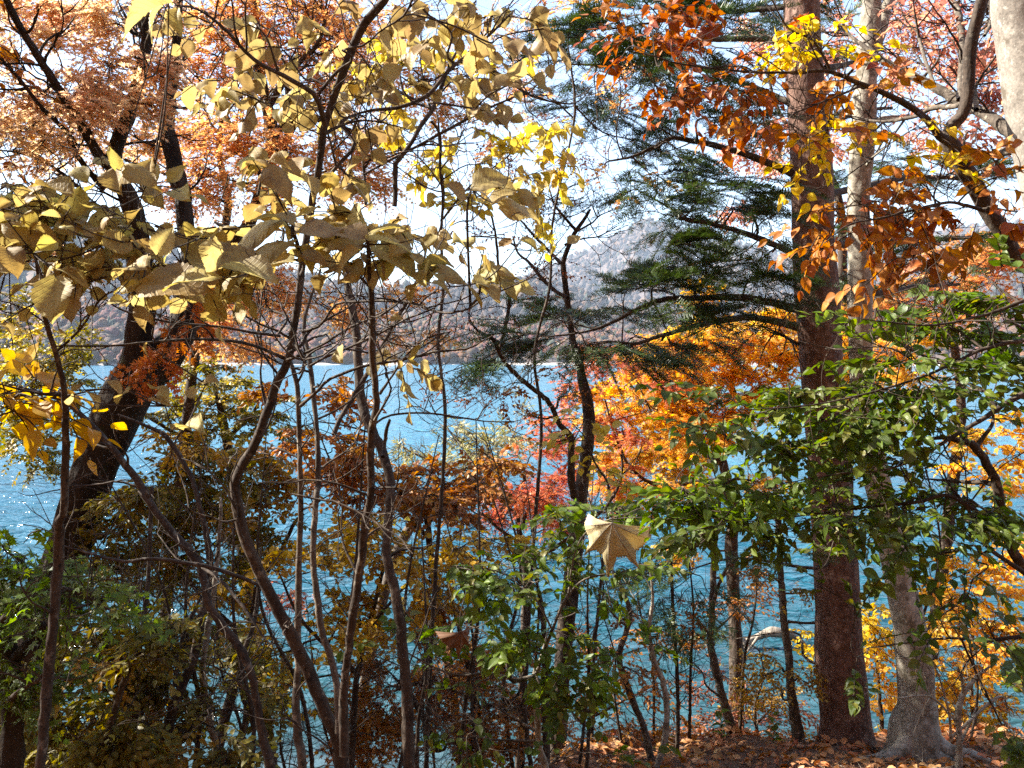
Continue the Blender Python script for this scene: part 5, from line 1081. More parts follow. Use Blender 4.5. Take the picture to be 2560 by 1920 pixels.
# --- nearer viburnum at the left edge
r = trace('D', [('G', 340, 500, 58), ('G', 345, 200, 52), (375, 1600, 46), (390, 1200, 40), (378, 870, 36), (335, 660, 30), (270, 460, 27), (240, 280, 24), (215, 100, 18), ('A', 200, 1500, 12)], 2.2, -.4, 0, True)
nv = Tree('viburnum', base_of(r), 'viburnum at the left edge with broad drooping leaves in front of the leaning trunk', 'shrub')
nv.limb('stem', r, 'stem', 14, .05); nv.branchlets(r, 5, .3, .004, 1)
for pts, Y, dy in (([('D', 330, 640, 18), ('D', 480, 500, 14), ('D', 600, 320, 10), ('D', 760, 250, 8), ('D', 840, 235, 6), ('A', 930, 1540, 5)], 2.0, -.1), ([('D', 240, 300, 14), ('D', 300, 130, 12), ('A', 500, 1500, 10), ('A', 690, 1420, 9), ('A', 860, 1500, 7)], 1.9, -.1), ([('A', 220, 1540, 10), ('A', 380, 1300, 10), ('A', 560, 1200, 8), ('A', 690, 1010, 6)], 1.9, .1), ([('A', 300, 1420, 8), ('A', 420, 1180, 7), ('A', 440, 1040, 5)], 1.9, .1), ([('D', 380, 900, 22), ('D', 200, 880, 16), ('D', 0, 830, 10), ('D', -100, 800, 6)], 2.1, -.2), ([('D', 270, 470, 12), ('D', 140, 380, 8), ('D', -20, 330, 6)], 2.0, 0), ([('D', 700, 270, 9), ('A', 820, 1600, 8), ('A', 1000, 1570, 7), ('A', 1180, 1540, 6), ('A', 1380, 1600, 5), ('A', 1540, 1580, 4)], 1.95, -.15), ([('A', 560, 1200, 8), ('A', 740, 1290, 7), ('A', 920, 1330, 6), ('A', 1080, 1410, 5), ('A', 1250, 1410, 4)], 1.9, -.1), ([('A', 220, 1540, 9), ('A', 130, 1430, 7), ('A', 60, 1300, 6), ('A', -40, 1180, 4)], 1.85, -.05), ([('A', 380, 1300, 8), ('A', 260, 1210, 7), ('A', 170, 1130, 5), ('A', 60, 1090, 4)], 1.85, -.05), ([('A', 690, 1420, 7), ('A', 800, 1290, 6), ('A', 850, 1130, 5), ('A', 900, 1060, 4)], 1.85, -.05), ([('D', 400, 900, 12), ('D', 600, 860, 10), ('D', 800, 880, 8), ('D', 980, 960, 6), ('D', 1150, 940, 5), ('D', 1220, 830, 4)], 1.95, -.2), ([('D', 980, 960, 6), ('D', 1020, 1080, 5), ('D', 1100, 1100, 4)], 1.8, 0), ([('A', 690, 1010, 6), ('A', 850, 500, 5), ('A', 960, 120, 5), ('A', 1010, 10, 5), ('A', 1080, 60, 8), ('A', 1250, 140, 10)], 2.0, .3)):
    q = trace('D', pts, Y, dy, .02); nv.limb('branch', q, 'stem', 8, .03); nv.branchlets(q, 3, .18, .003, 1)
big_leaves(nv, 'large_leaves', [('A', 1000, 20, 600, 60), ('A', 960, 40, 790, 180), ('A', 1050, 60, 1000, 210), ('A', 980, 120, 1060, 270), ('A', 900, 30, 980, -60), ('A', 690, 1000, 640, 820), ('A', 680, 1000, 700, 1230), ('A', 900, 1080, 825, 840), ('A', 720, 1000, 880, 990), ('A', 420, 1150, 120, 1050), ('A', 240, 1110, 110, 1170), ('A', 440, 1000, 540, 1070), ('A', 660, 1290, 500, 1310), ('A', 690, 1430, 410, 1390), ('A', 940, 1500, 1030, 1310), ('A', 900, 1500, 730, 1370), ('A', 860, 1580, 630, 1530), ('A', 1500, 1600, 950, 1580), ('A', 1290, 1640, 890, 1640), ('A', 1260, 1420, 1310, 1650), ('A', 560, 1500, 550, 1650), ('A', 340, 1560, 160, 1630), ('D', 340, 150, 580, 195), ('D', 240, 230, 30, 200), ('D', 330, 200, 300, 510), ('D', 440, 330, 390, 490), ('D', 0, 480, 110, 540), ('D', 830, 230, 610, 185), ('D', 830, 240, 1290, 190), ('D', 1320, 140, 1750, 250), ('D', 1060, 280, 1280, 330), ('D', 640, 345, 760, 340), ('D', 800, 375, 920, 420), ('D', 350, 510, 470, 530), ('D', 870, 590, 830, 690),
    ('A', 60, 1200, -60, 1250), ('A', 40, 1300, 130, 1240), ('A', 200, 1320, 60, 1350), ('A', 350, 1290, 200, 1270), ('A', 120, 1440, -20, 1450), ('A', 330, 1440, 180, 1490), ('A', 420, 1230, 330, 1180), ('A', 540, 1230, 450, 1230), ('A', 150, 1200, 220, 1130), ('A', 40, 1480, 90, 1580), ('A', 560, 1090, 470, 1140), ('A', 400, 1360, 400, 1270), ('A', 330, 1340, 420, 1350), ('A', 900, 1200, 830, 1130), ('A', 830, 1240, 760, 1330), ('A', 1200, 1400, 1120, 1480), ('A', 1120, 1400, 1210, 1330), ('D', 520, 880, 590, 1000), ('D', 640, 820, 740, 850), ('D', 900, 860, 1000, 830), ('D', 930, 900, 1010, 930), ('D', 1120, 860, 1170, 940), ('D', 1210, 820, 1260, 780), ('D', 1010, 1080, 1110, 1040), ('D', 1100, 1090, 1210, 1060), ('D', 430, 870, 520, 830), ('D', 420, 900, 400, 960), ('D', 760, 870, 640, 900)], 1.75, LM['viburnum'], .10)
nv.crown('small_leaves', [('A', 150, 1250, 200, 80, 6), ('A', 350, 1300, 200, 80, 6), ('A', 150, 1450, 200, 80, 6), ('A', 550, 1350, 150, 100, 5), ('A', 900, 1350, 200, 80, 6), ('A', 1000, 1550, 250, 60, 6), ('A', 500, 1560, 200, 60, 4), ('D', 700, 150, 250, 50, 5), ('D', 250, 100, 200, 60, 4), ('A', 60, 1100, 120, 60, 3), ('A', 850, 1080, 120, 80, 3)], 1.9, LM['viburnum'], VIB, (.04, .075), 4, (.08, .14), .4, .5, 60, deep=.8, smooth=True, limb_r=.003, upn=(0, -.35, 1))
nv.crown('yellow_leaves', [('D', 120, 860, 150, 50, 4), ('D', 60, 950, 100, 40, 4), ('D', 180, 1000, 150, 40, 4), ('D', 280, 920, 110, 50, 4), ('D', 220, 800, 60, 30, 1), ('D', -80, 880, 100, 60, 3)], 2.1, LM['gold'], LEAFH, (.05, .08), 4, (.1, .18), .4, .5, deep=.8, hang=.1)
nv.finish('stem', sides=5)

# --- yellow sapling with pale leaf clusters in the top middle
r = trace('B', [('H', 600, 700, 26), ('E', 670, 1100, 22), ('E', 630, 600, 20), ('E', 660, 250, 19), (645, 1400, 18), (660, 1150, 18), (640, 950, 18), (630, 720, 12), (600, 600, 7)], 5.0, .2, .1, True)
t = Tree('yellow_sapling', base_of(r), 'slim sapling holding clusters of pale yellow leaves against the open sky', 'sapling', None)
t.limb('stem', r, 'stem', 10, .05)
for pts in ([(655, 1300, 14), (800, 1120, 11), (1000, 960, 9), (1200, 800, 7), (1350, 760, 4)], [(645, 1000, 12), (740, 880, 9), (740, 780, 7), (680, 680, 4)], [(650, 1100, 10), (560, 980, 8), (480, 900, 5)], [(800, 1120, 8), (1100, 1060, 6), (1300, 980, 4), (1380, 900, 3)]):
    q = trace('B', pts, 5.0, rng.uniform(-.3, .3)); t.limb('branch', q, 'stem', 7, .03); t.branchlets(q, 4, .4, .004, 1)
t.crown('crown', [('B', 350, 330, 180, 90, 8), ('B', 500, 330, 120, 60, 5), ('B', 440, 570, 140, 70, 6), ('B', 600, 960, 110, 50, 6), ('B', 1000, 900, 70, 50, 4), ('B', 1250, 770, 180, 50, 9), ('B', 1370, 890, 60, 60, 4), ('B', 1350, 1000, 50, 50, 3), ('B', 1150, 1050, 120, 50, 6), ('B', 1240, 1110, 50, 40, 2), ('B', 730, 1200, 100, 50, 5), ('B', 1210, 1270, 40, 30, 1), ('B', 400, 780, 80, 50, 4), ('B', 200, 420, 120, 80, 5), ('B', 820, 320, 90, 40, 3), ('B', 820, 760, 60, 60, 2), ('B', 1150, 290, 50, 50, 2), ('B', 960, 360, 50, 50, 2), ('B', 780, 900, 60, 40, 2)], 5.0, LM['paleyellow'], MAPLE + LEAFH, (.07, .11), 6, (.12, .22), .4, .7, spread_y=.3, hang=.3)
t.finish()

# --- small orange maple branch in front of the fir's top
r = trace('B', [('H', 1180, 500, 26), ('E', 1240, 1100, 20), ('E', 1200, 650, 18), ('E', 1290, 250, 17), (1310, 1300, 15), (1420, 800, 13), (1440, 610, 16), (1420, 420, 12), (1400, 200, 8), (1500, 40, 5)], 7.0, 0, .1, True)
t = Tree('orange_sapling', base_of(r), 'thin sapling with sparse bright orange leaves in front of the fir needles', 'sapling')
t.limb('stem', r, 'stem', 9, .04)
q = trace('B', [(1430, 620, 12), (1600, 780, 9), (1800, 830, 5)], 7, .2); t.limb('branch', q, 'stem', 7, .03); t.branchlets(q, 5, .4, .004, 1)
q = trace('B', [(1430, 700, 12), (1300, 580, 9), (1200, 560, 5)], 7, .2); t.limb('branch', q, 'stem', 7, .03); t.branchlets(q, 5, .4, .004, 1)
t.crown('crown', [('B', 1300, 60, 180, 50, 9), ('B', 1500, 40, 130, 40, 8), ('B', 1650, 590, 100, 60, 6), ('B', 1550, 220, 60, 40, 2), ('B', 1750, 420, 150, 60, 6), ('B', 1600, 340, 80, 40, 3), ('B', 1150, 560, 110, 50, 5), ('B', 950, 820, 100, 40, 4), ('B', 1050, 420, 90, 60, 4), ('B', 1640, 980, 80, 60, 3), ('B', 1720, 1120, 70, 60, 2), ('B', 1900, 1080, 100, 60, 3), ('B', 1100, 200, 90, 80, 4), ('B', 1850, 620, 80, 30, 3)], 7.0, LM['orange'], MAPLE, (.05, .07), 8, (.14, .26), .35, .6, spread_y=.3)
t.finish()

# --- green shrub on the right, near
r = trace('I', [(2300, 1500, 70), (2290, 900, 66), (2210, 560, 64), (2133, 480, 60), ('I', 2040, 300, 58), ('F', 1960, 1400, 56), ('F', 1850, 1210, 48), ('F', 1780, 1170, 36), ('F', 1640, 1150, 24), ('F', 1450, 1180, 14)], 3.5, -.2, 0, True)
gs = Tree('leafy_shrub', base_of(r), 'dense dark green leafy shrub reaching across the fir and beech trunks from the right', 'shrub')
gs.limb('stem', r, 'stem', 14, .05)
for pts, Y, dy in (([('F', 2200, 850, 40), ('F', 2050, 930, 34), ('F', 1900, 1030, 28), ('F', 1700, 1150, 22), ('F', 1500, 1270, 16), ('F', 1300, 1340, 12), ('F', 1050, 1360, 8), ('F', 700, 1420, 5)], 3.3, -.2), ([('F', 2180, 560, 30), ('F', 1900, 620, 22), ('F', 1600, 760, 17), ('F', 1300, 860, 13), ('F', 900, 950, 9), ('F', 500, 980, 6), ('F', 200, 970, 4)], 3.2, -.2), ([('F', 2150, 330, 24), ('F', 1900, 420, 18), ('F', 1600, 480, 13), ('F', 1300, 460, 9), ('F', 1150, 440, 5)], 3.1, -.1), ([('I', 2000, 250, 34), ('I', 1700, 50, 26), ('F', 1500, 1530, 20), ('F', 1200, 1560, 15), ('F', 900, 1600, 11), ('I', 500, 200, 8), ('I', 250, 250, 5)], 3.3, .2), ([('I', 2133, 500, 30), ('I', 1900, 330, 24), ('I', 1800, 120, 18), ('F', 1720, 1470, 12), ('F', 1650, 1350, 8)], 3.3, .1), ([('F', 1600, 800, 14), ('F', 1350, 620, 10), ('F', 1050, 625, 7), ('F', 960, 610, 4)], 3.1, .1), ([('I', 2133, 880, 26), ('I', 1900, 900, 20), ('I', 1700, 890, 15), ('I', 1500, 910, 11), ('I', 1200, 950, 7)], 3.4, .2), ([('I', 1760, 890, 14), ('I', 1830, 1050, 14), ('I', 1900, 1200, 12), ('I', 2000, 1400, 10)], 3.4, .2)):
    q = trace('F', pts, Y, dy, .05); gs.limb('branch', q, 'stem', 9, .04); gs.branchlets(q, 7, .3, .004, 1)
gs.crown('foliage', [('F', 1250, 430, 120, 40, 5), ('F', 1500, 430, 140, 50, 6), ('F', 1750, 330, 160, 50, 8), ('F', 1950, 230, 140, 60, 8), ('F', 2080, 170, 80, 60, 5), ('F', 2000, 420, 180, 70, 10), ('F', 1700, 500, 180, 70, 11), ('F', 1900, 600, 180, 90, 13), ('F', 2060, 700, 90, 90, 7), ('F', 1330, 590, 120, 40, 5), ('F', 960, 620, 40, 50, 1), ('F', 1650, 700, 220, 70, 14), ('F', 1380, 720, 170, 50, 9), ('F', 1250, 800, 170, 40, 9), ('F', 1000, 870, 170, 40, 7), ('F', 800, 880, 150, 45, 6), ('F', 620, 850, 100, 45, 3), ('F', 400, 920, 180, 40, 5), ('F', 150, 960, 60, 40, 2), ('F', 600, 1000, 180, 50, 7), ('F', 900, 1000, 220, 70, 10), ('F', 1200, 950, 220, 70, 14), ('F', 1500, 900, 220, 70, 14), ('F', 1800, 850, 180, 90, 13), ('F', 350, 1080, 180, 45, 5), ('F', 260, 1190, 120, 40, 3), ('F', 700, 1130, 180, 60, 8), ('F', 1000, 1120, 220, 70, 10), ('F', 1300, 1080, 220, 70, 13), ('F', 1600, 1020, 180, 70, 10), ('F', 1950, 980, 130, 70, 7), ('F', 560, 1270, 150, 40, 4), ('F', 800, 1270, 180, 50, 6), ('F', 1150, 1240, 180, 60, 9), ('F', 1500, 1280, 160, 60, 7), ('F', 1650, 1400, 180, 60, 8), ('F', 1500, 1480, 160, 60, 7), ('F', 1800, 1520, 180, 80, 10), ('F', 2000, 1600, 150, 70, 7), ('F', 1000, 1430, 160, 50, 5), ('F', 1300, 1420, 130, 50, 6), ('F', 1000, 1580, 200, 50, 7), ('F', 1350, 1560, 200, 50, 9),
    ('I', 500, 130, 220, 60, 10), ('I', 250, 300, 220, 60, 8), ('I', 700, 230, 180, 60, 8), ('I', 1000, 100, 200, 60, 8), ('I', 1250, 150, 160, 70, 8), ('I', 1600, 180, 200, 80, 10), ('I', 1900, 130, 160, 100, 10), ('I', 1450, 300, 110, 60, 4), ('I', 1700, 380, 150, 60, 5), ('I', 1830, 540, 120, 60, 4), ('I', 1600, 790, 90, 45, 3), ('I', 1900, 760, 130, 60, 4), ('I', 2050, 940, 110, 80, 6), ('I', 2020, 1150, 90, 90, 4), ('I', 2060, 1450, 110, 130, 8), ('I', 1150, 1000, 90, 40, 3), ('I', 1130, 740, 70, 35, 2), ('I', 950, 600, 70, 50, 2), ('I', 1000, 330, 120, 50, 4)],
    3.3, LM['green'], LEAFH, (.038, .062), 9, (.14, .27), .18, .28, deep=1.0, spread_y=.3, out=.6, tier=.12, dens=1.25)
gs.crown('sun_tinted_leaves', [('F', 150, 1500, 150, 35, 10), ('F', 350, 1420, 150, 30, 8), ('F', 530, 1460, 130, 35, 8), ('F', 250, 1600, 220, 35, 12), ('F', 620, 1600, 200, 40, 10), ('I', 150, 130, 200, 50, 11), ('F', 1100, 440, 60, 25, 2), ('F', 1280, 400, 70, 30, 3), ('F', 980, 970, 90, 30, 3), ('F', 1000, 1060, 90, 30, 3), ('F', 2030, 600, 70, 50, 2), ('F', 1880, 300, 70, 25, 2)], 3.2, LM['limegreen'], LEAFH, (.045, .07), 8, (.14, .24), .2, .35, label='shoots at the tips coloured lime green as if sunlit')  # lighter green copy of the shrub's leaves stands in for sun on the tips
gs.finish('stem', sides=5)

# --- green shrub in the lower middle
r = trace('H', [(1265, 1659, 42), (1232, 1550, 40), (1215, 1350, 38), (1200, 1180, 36), (1205, 1090, 30), (1240, 1000, 20), (1280, 850, 12)], 4.4, 0, 0, True)
t = Tree('leafy_shrub', base_of(r), 'green leafy shrub with a pale bent stem, lower middle under the hanging leaf', 'shrub')
t.limb('stem', r, 'beech', 12, .05)
for pts, Y, dy in (([(1205, 1115, 30), (1130, 1135, 28), (1060, 1138, 26), (1040, 1050, 22), (1030, 970, 18), (1060, 920, 15), (1095, 860, 8)], 4.3, -.1), ([(1030, 975, 14), (960, 910, 11), (880, 840, 8), (760, 810, 5)], 4.2, 0), ([(1050, 1120, 20), (900, 1100, 17), (750, 1110, 14), (600, 1060, 10), (450, 980, 7), (300, 930, 4)], 4.2, .1), ([(1210, 1100, 22), (1320, 800, 18), (1400, 640, 15), (1500, 540, 12), (1700, 500, 9), (2000, 480, 5)], 4.2, -.2), ([(1300, 830, 14), (1200, 650, 12), (1050, 520, 9), (850, 470, 6), (700, 470, 4)], 4.1, -.1), ([(1400, 640, 12), (1450, 350, 10), (1600, 200, 8), (1900, 170, 5)], 3.9, -.1), ([(1225, 1450, 20), (1120, 1390, 18), (1010, 1320, 13), (980, 1310, 8)], 4.5, .1), ([(1220, 1500, 18), (940, 1490, 12), (850, 1470, 8), (640, 1530, 6), (500, 1600, 4)], 4.4, .1), ([(1260, 1650, 14), (1400, 1590, 10), (1440, 1560, 8), (1370, 1450, 4)], 4.6, .1)):
    q = trace('H', pts, Y, dy, .05); t.limb('branch', q, 'grey', 9, .04); t.branchlets(q, 6, .3, .0035, 1)
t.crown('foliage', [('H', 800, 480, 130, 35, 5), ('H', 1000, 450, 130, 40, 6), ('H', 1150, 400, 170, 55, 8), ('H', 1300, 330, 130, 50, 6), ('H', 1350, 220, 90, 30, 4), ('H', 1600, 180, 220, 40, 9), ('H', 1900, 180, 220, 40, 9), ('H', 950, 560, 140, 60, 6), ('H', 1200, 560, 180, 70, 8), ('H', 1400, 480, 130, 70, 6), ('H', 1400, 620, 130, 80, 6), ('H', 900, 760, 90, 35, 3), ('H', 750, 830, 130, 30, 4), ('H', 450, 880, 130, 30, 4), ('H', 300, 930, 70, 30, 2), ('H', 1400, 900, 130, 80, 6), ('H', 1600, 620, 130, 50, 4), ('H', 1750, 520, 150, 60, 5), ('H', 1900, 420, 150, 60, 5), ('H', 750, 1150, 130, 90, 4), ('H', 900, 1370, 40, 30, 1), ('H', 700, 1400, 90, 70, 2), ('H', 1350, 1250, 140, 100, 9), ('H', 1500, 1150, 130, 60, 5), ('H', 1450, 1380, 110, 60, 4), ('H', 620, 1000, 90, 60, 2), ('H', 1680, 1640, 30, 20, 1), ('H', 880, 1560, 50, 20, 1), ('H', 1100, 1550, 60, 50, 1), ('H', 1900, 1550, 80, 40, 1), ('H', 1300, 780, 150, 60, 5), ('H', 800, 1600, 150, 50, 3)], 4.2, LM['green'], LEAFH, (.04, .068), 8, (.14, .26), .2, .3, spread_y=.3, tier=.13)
t.crown('sun_tinted_leaves', [('H', 760, 470, 90, 25, 4), ('H', 1000, 530, 120, 40, 5), ('H', 1330, 200, 60, 30, 3), ('H', 1450, 230, 60, 30, 2), ('H', 1050, 900, 110, 45, 7), ('H', 1150, 980, 120, 50, 8), ('H', 940, 960, 50, 50, 3), ('H', 1500, 1060, 150, 50, 8), ('H', 1300, 1140, 110, 40, 5), ('H', 1550, 1130, 90, 30, 4), ('H', 1040, 620, 30, 60, 2), ('H', 680, 830, 90, 25, 3), ('H', 1900, 930, 90, 60, 4), ('H', 1650, 680, 80, 40, 3), ('H', 1750, 140, 200, 30, 6), ('H', 1280, 1250, 80, 40, 3)], 4.1, LM['limegreen'], LEAFH, (.05, .08), 7, (.12, .22), .25, .4)  # sunlight on this shrub is put into a lighter leaf green
t.finish('grey', sides=4)

# --- small pale-leaved sprout on the crooked tree's trunk
q = trace('E', [('H', 1560, 900, 20), ('H', 1620, 300, 18), (1640, 1450, 15), (1560, 1300, 12), (1500, 1150, 8), (1420, 1060, 5)], 5.6, 0, .05, True)
t = Tree('pale_sapling', base_of(q), 'spindly sapling with pale lime leaves in front of the crooked dark trunk', 'sapling')
t.limb('stem', q, 'stem', 8, .04); t.branchlets(q, 8, .3, .003, 1)
t.crown('crown', [('E', 1400, 1130, 90, 50, 5), ('E', 1510, 1120, 60, 60, 3), ('E', 1350, 1170, 50, 30, 2), ('E', 1530, 1270, 60, 60, 3), ('E', 1600, 1340, 70, 50, 3), ('E', 1650, 1400, 90, 60, 3), ('E', 1540, 1060, 40, 30, 1), ('E', 1720, 1420, 50, 40, 1), ('E', 1380, 1560, 80, 40, 2), ('E', 1440, 1000, 20, 20, 1), ('H', 440, 200, 50, 60, 2), ('H', 450, 530, 50, 40, 1)], 5.6, LM['paleyellow'], LEAFH, (.06, .09), 5, (.12, .22), .35, .6)
t.finish()

# --- left bush with soft green leaves close to the camera
r = trace('G', [(70, 1659, 120), (75, 1300, 116), (45, 1000, 120), (0, 800, 112), (-60, 500, 90)], 3.7, 0, 0, True)
t = Tree('green_maple', base_of(r), 'dark stub and soft green maple leaves crowding the lower left corner')
t.limb('trunk', r, 'dark', 16, .07)
q = trace('G', [(80, 1020, 70), (140, 960, 64), (200, 900, 60), (270, 810, 48)], 3.7, -.2); t.limb('branch', q, 'dark', 12, .06)
q = trace('G', [(0, 800, 50), (200, 620, 34), (400, 600, 24), (650, 720, 12)], 3.5, -.2); t.limb('branch', q, 'stem', 9, .05); t.branchlets(q, 8, .4, .006, 1)
q = trace('G', [(60, 1250, 40), (200, 1150, 26), (350, 1120, 12)], 3.6, -.2); t.limb('branch', q, 'stem', 9, .05); t.branchlets(q, 6, .4, .006, 1)
t.crown('crown', [('G', 150, 480, 220, 80, 22), ('G', 320, 590, 220, 80, 20), ('G', 520, 690, 180, 70, 12), ('G', 100, 680, 140, 60, 11), ('G', 100, 1080, 160, 90, 13), ('G', 650, 760, 120, 50, 7), ('G', 60, 1250, 90, 80, 7), ('G', 40, 380, 90, 60, 6), ('G', 250, 760, 160, 50, 8), ('G', -120, 700, 150, 300, 20), ('G', 60, 900, 110, 50, 5), ('G', 230, 1180, 100, 70, 6)], 3.5, LM['limegreen'], MAPLE, (.045, .07), 8, (.14, .28), .3, .35, spread_y=.25)
t.crown('shade_tinted_leaves', [('G', 250, 520, 200, 80, 12), ('G', 420, 640, 180, 70, 10), ('G', 120, 1160, 160, 80, 9), ('G', 100, 560, 160, 70, 9)], 3.8, LM['green'], MAPLE, (.045, .07), 8, (.14, .28), .3, .35, spread_y=.25)  # darker green than the crown, shade put into the leaf colour
t.finish()

# --- saplings of the lower left, thin stems with olive and mustard leaves
def sapling(name, label, stems, Y, blobs, mat, tm, size, k=9, Ls=(.14, .28), bark='stem', group=None, tier=.16, spread=.6, blob2=None, mat2=None, nb=6, cat='sapling', dens=1.75, yb=0.0):
    r = trace('G', stems[0], Y, .1, .06, True)
    t = Tree(name, base_of(r), label, cat, group)
    t.limb('stem', r, bark, 12, .05); t.branchlets(r, nb, .5, .006, 1)
    for s_ in stems[1:]:
        q = trace('G', s_, Y, rng.uniform(-.3, .3), .06); t.limb('branch', q, bark, 9, .04); t.branchlets(q, nb, .4, .004, 1)
    if blobs: t.crown('crown', blobs, Y + yb, LM[mat], tm, size, k, Ls, .28, .4, spread_y=spread, tier=tier, dens=dens)
    if blob2: t.crown('lower_leaves', blob2, Y + yb, LM[mat2], tm, size, k, Ls, .28, .4, spread_y=spread, tier=tier, dens=dens)
    t.finish(bark, sides=4)
    return t
sapling('olive_tree', 'small leaved olive green tree on the shore just right of the leaning trunk', [[('D', 1400, 1500, 70), ('D', 1350, 1200, 54), ('D', 1300, 950, 36), ('D', 1250, 800, 20)], [('D', 1370, 1300, 36), ('D', 1000, 1100, 24), ('D', 700, 900, 12)], [('D', 1350, 1150, 30), ('D', 1500, 1000, 20), ('D', 1550, 880, 10)]], 10.0,
    [('D', 500, 680, 110, 80, 22), ('D', 300, 780, 190, 50, 22), ('D', 1150, 720, 100, 50, 18), ('D', 1250, 780, 140, 50, 26), ('D', 1100, 880, 120, 70, 26), ('D', 150, 700, 140, 90, 24), ('D', 50, 600, 80, 110, 14), ('D', 150, 330, 90, 80, 10), ('D', 1450, 830, 100, 70, 18), ('D', 1400, 1000, 140, 50, 26), ('D', 1250, 1100, 190, 70, 40), ('D', 1500, 1050, 140, 50, 24), ('D', 1100, 1000, 150, 50, 24), ('D', 850, 1000, 150, 40, 16), ('D', 1600, 960, 90, 50, 12), ('D', 350, 950, 160, 60, 18), ('D', 200, 1130, 180, 80, 26), ('D', 250, 1300, 180, 80, 26), ('D', 480, 560, 90, 60, 10), ('D', 60, 850, 150, 100, 26), ('D', 120, 1000, 170, 90, 26), ('D', 60, 1150, 150, 100, 24), ('D', 330, 640, 130, 80, 18), ('D', 60, 420, 120, 120, 18), ('D', 420, 820, 150, 60, 18), ('D', 1000, 780, 110, 60, 14), ('D', 1550, 900, 150, 60, 18), ('D', 1700, 1080, 150, 50, 16)], 'olive', SMALL, (.05, .08), 11, tier=.2, cat='tree', blob2=[('D', 60, 700, 170, 90, 26), ('D', 250, 720, 170, 70, 24), ('D', 200, 520, 150, 80, 18), ('D', 1200, 850, 150, 60, 20), ('D', 1350, 930, 130, 50, 16), ('D', 30, 950, 120, 80, 16)], mat2='paleyellow')
sapling('olive_tree', 'broad olive and mustard tree filling the lower left behind the thin stems', [[('G', 1300, 1500, 66), ('G', 1380, 1200, 58), ('G', 1480, 900, 52), ('G', 1540, 560, 42), ('G', 1650, 400, 30), ('G', 1750, 200, 22), ('D', 1800, 1600, 12)], [('G', 1480, 900, 32), ('G', 1200, 650, 26), ('G', 1000, 350, 18), ('G', 900, 100, 10)], [('G', 1420, 1080, 30), ('G', 1000, 900, 22), ('G', 700, 600, 14)]], 7.0,
    [('D', 1100, 1300, 230, 80, 46), ('D', 1350, 1250, 180, 70, 36), ('D', 900, 1450, 180, 80, 40), ('D', 1150, 1500, 220, 80, 46), ('D', 1450, 1380, 130, 60, 22), ('G', 700, 150, 150, 90, 30), ('G', 1000, 200, 190, 100, 44), ('G', 1000, 350, 190, 90, 38), ('G', 1350, 250, 140, 130, 36), ('G', 700, 450, 190, 80, 40), ('G', 800, 620, 150, 90, 36), ('G', 1100, 550, 190, 70, 36), ('G', 1400, 420, 130, 70, 24), ('G', 600, 320, 120, 60, 18), ('G', 1150, 800, 140, 70, 24), ('G', 1600, 300, 110, 80, 18)], 'olive', SMALL + OVATE, (.045, .075), 11, cat='tree',
    blob2=[('D', 1500, 1300, 180, 60, 22), ('D', 1650, 1420, 150, 60, 18), ('G', 1250, 100, 160, 80, 18), ('G', 1550, 130, 130, 90, 18), ('D', 950, 1150, 160, 50, 12), ('D', 1200, 1180, 160, 50, 14), ('G', 900, 480, 150, 50, 12), ('G', 1350, 620, 110, 60, 14)], mat2='mustard')
sapling('olive_tree', 'low olive thicket on the bank at the bottom left, in shade', [[('G', 960, 1659, 76), ('G', 985, 1480, 72), ('G', 1035, 1280, 62), ('G', 1095, 1130, 56), ('G', 1150, 1000, 52), ('G', 1185, 800, 46), ('G', 1232, 600, 42), ('G', 1240, 400, 38), ('G', 1205, 200, 32), ('G', 1155, 0, 28), ('D', 1140, 1400, 28), ('D', 1060, 1250, 28), ('D', 970, 1130, 26), ('D', 870, 1080, 20), ('D', 700, 1010, 12)], [('G', 1035, 1180, 32), ('G', 1065, 950, 28), ('G', 1115, 800, 24), ('G', 1195, 640, 16)], [('G', 970, 1500, 34), ('G', 750, 1300, 24), ('G', 500, 1100, 14)]], 4.7,
    [('G', 950, 900, 180, 80, 22), ('G', 600, 900, 190, 100, 28), ('G', 400, 1000, 180, 100, 24), ('G', 700, 1150, 190, 120, 34), ('G', 1000, 1150, 180, 120, 28), ('G', 300, 1350, 220, 120, 30), ('G', 700, 1450, 220, 120, 38), ('G', 1100, 1400, 180, 120, 26), ('G', 1350, 1050, 140, 120, 20), ('G', 1500, 1320, 140, 100, 18), ('G', 150, 1150, 140, 130, 18), ('G', 500, 1600, 250, 60, 22), ('G', 1300, 1600, 180, 60, 14)], 'olive', OVATE, (.04, .065), 9, dens=2.5,
    blob2=[('G', 650, 1020, 150, 60, 12), ('G', 800, 1300, 170, 70, 14), ('G', 350, 1500, 170, 70, 12), ('G', 850, 1560, 200, 60, 14)], mat2='mustard', cat='shrub')
sapling('bare_sapling', 'thin dark leafless stem leaning right near the lower left corner', [[('G', 565, 1659, 42), ('G', 640, 1450, 40), ('G', 700, 1250, 37), ('G', 750, 1100, 35), ('G', 815, 985, 34), ('G', 850, 800, 30), ('G', 880, 500, 26), ('G', 900, 0, 20), ('D', 905, 1500, 10)], [('G', 815, 990, 20), ('G', 900, 965, 16), ('G', 1050, 1000, 8)]], 4.1, [], '', None, None)
sapling('bare_sapling', 'spotted grey stem standing just left of the many stemmed clump', [[('G', 1300, 1659, 48), ('G', 1262, 1450, 44), ('G', 1220, 1300, 42), ('G', 1203, 1100, 40), ('G', 1222, 900, 38), ('G', 1262, 650, 34), ('G', 1290, 400, 26), ('G', 1310, 100, 18), ('D', 1300, 1500, 8)]], 4.9, [], '', None, None, bark='beech')
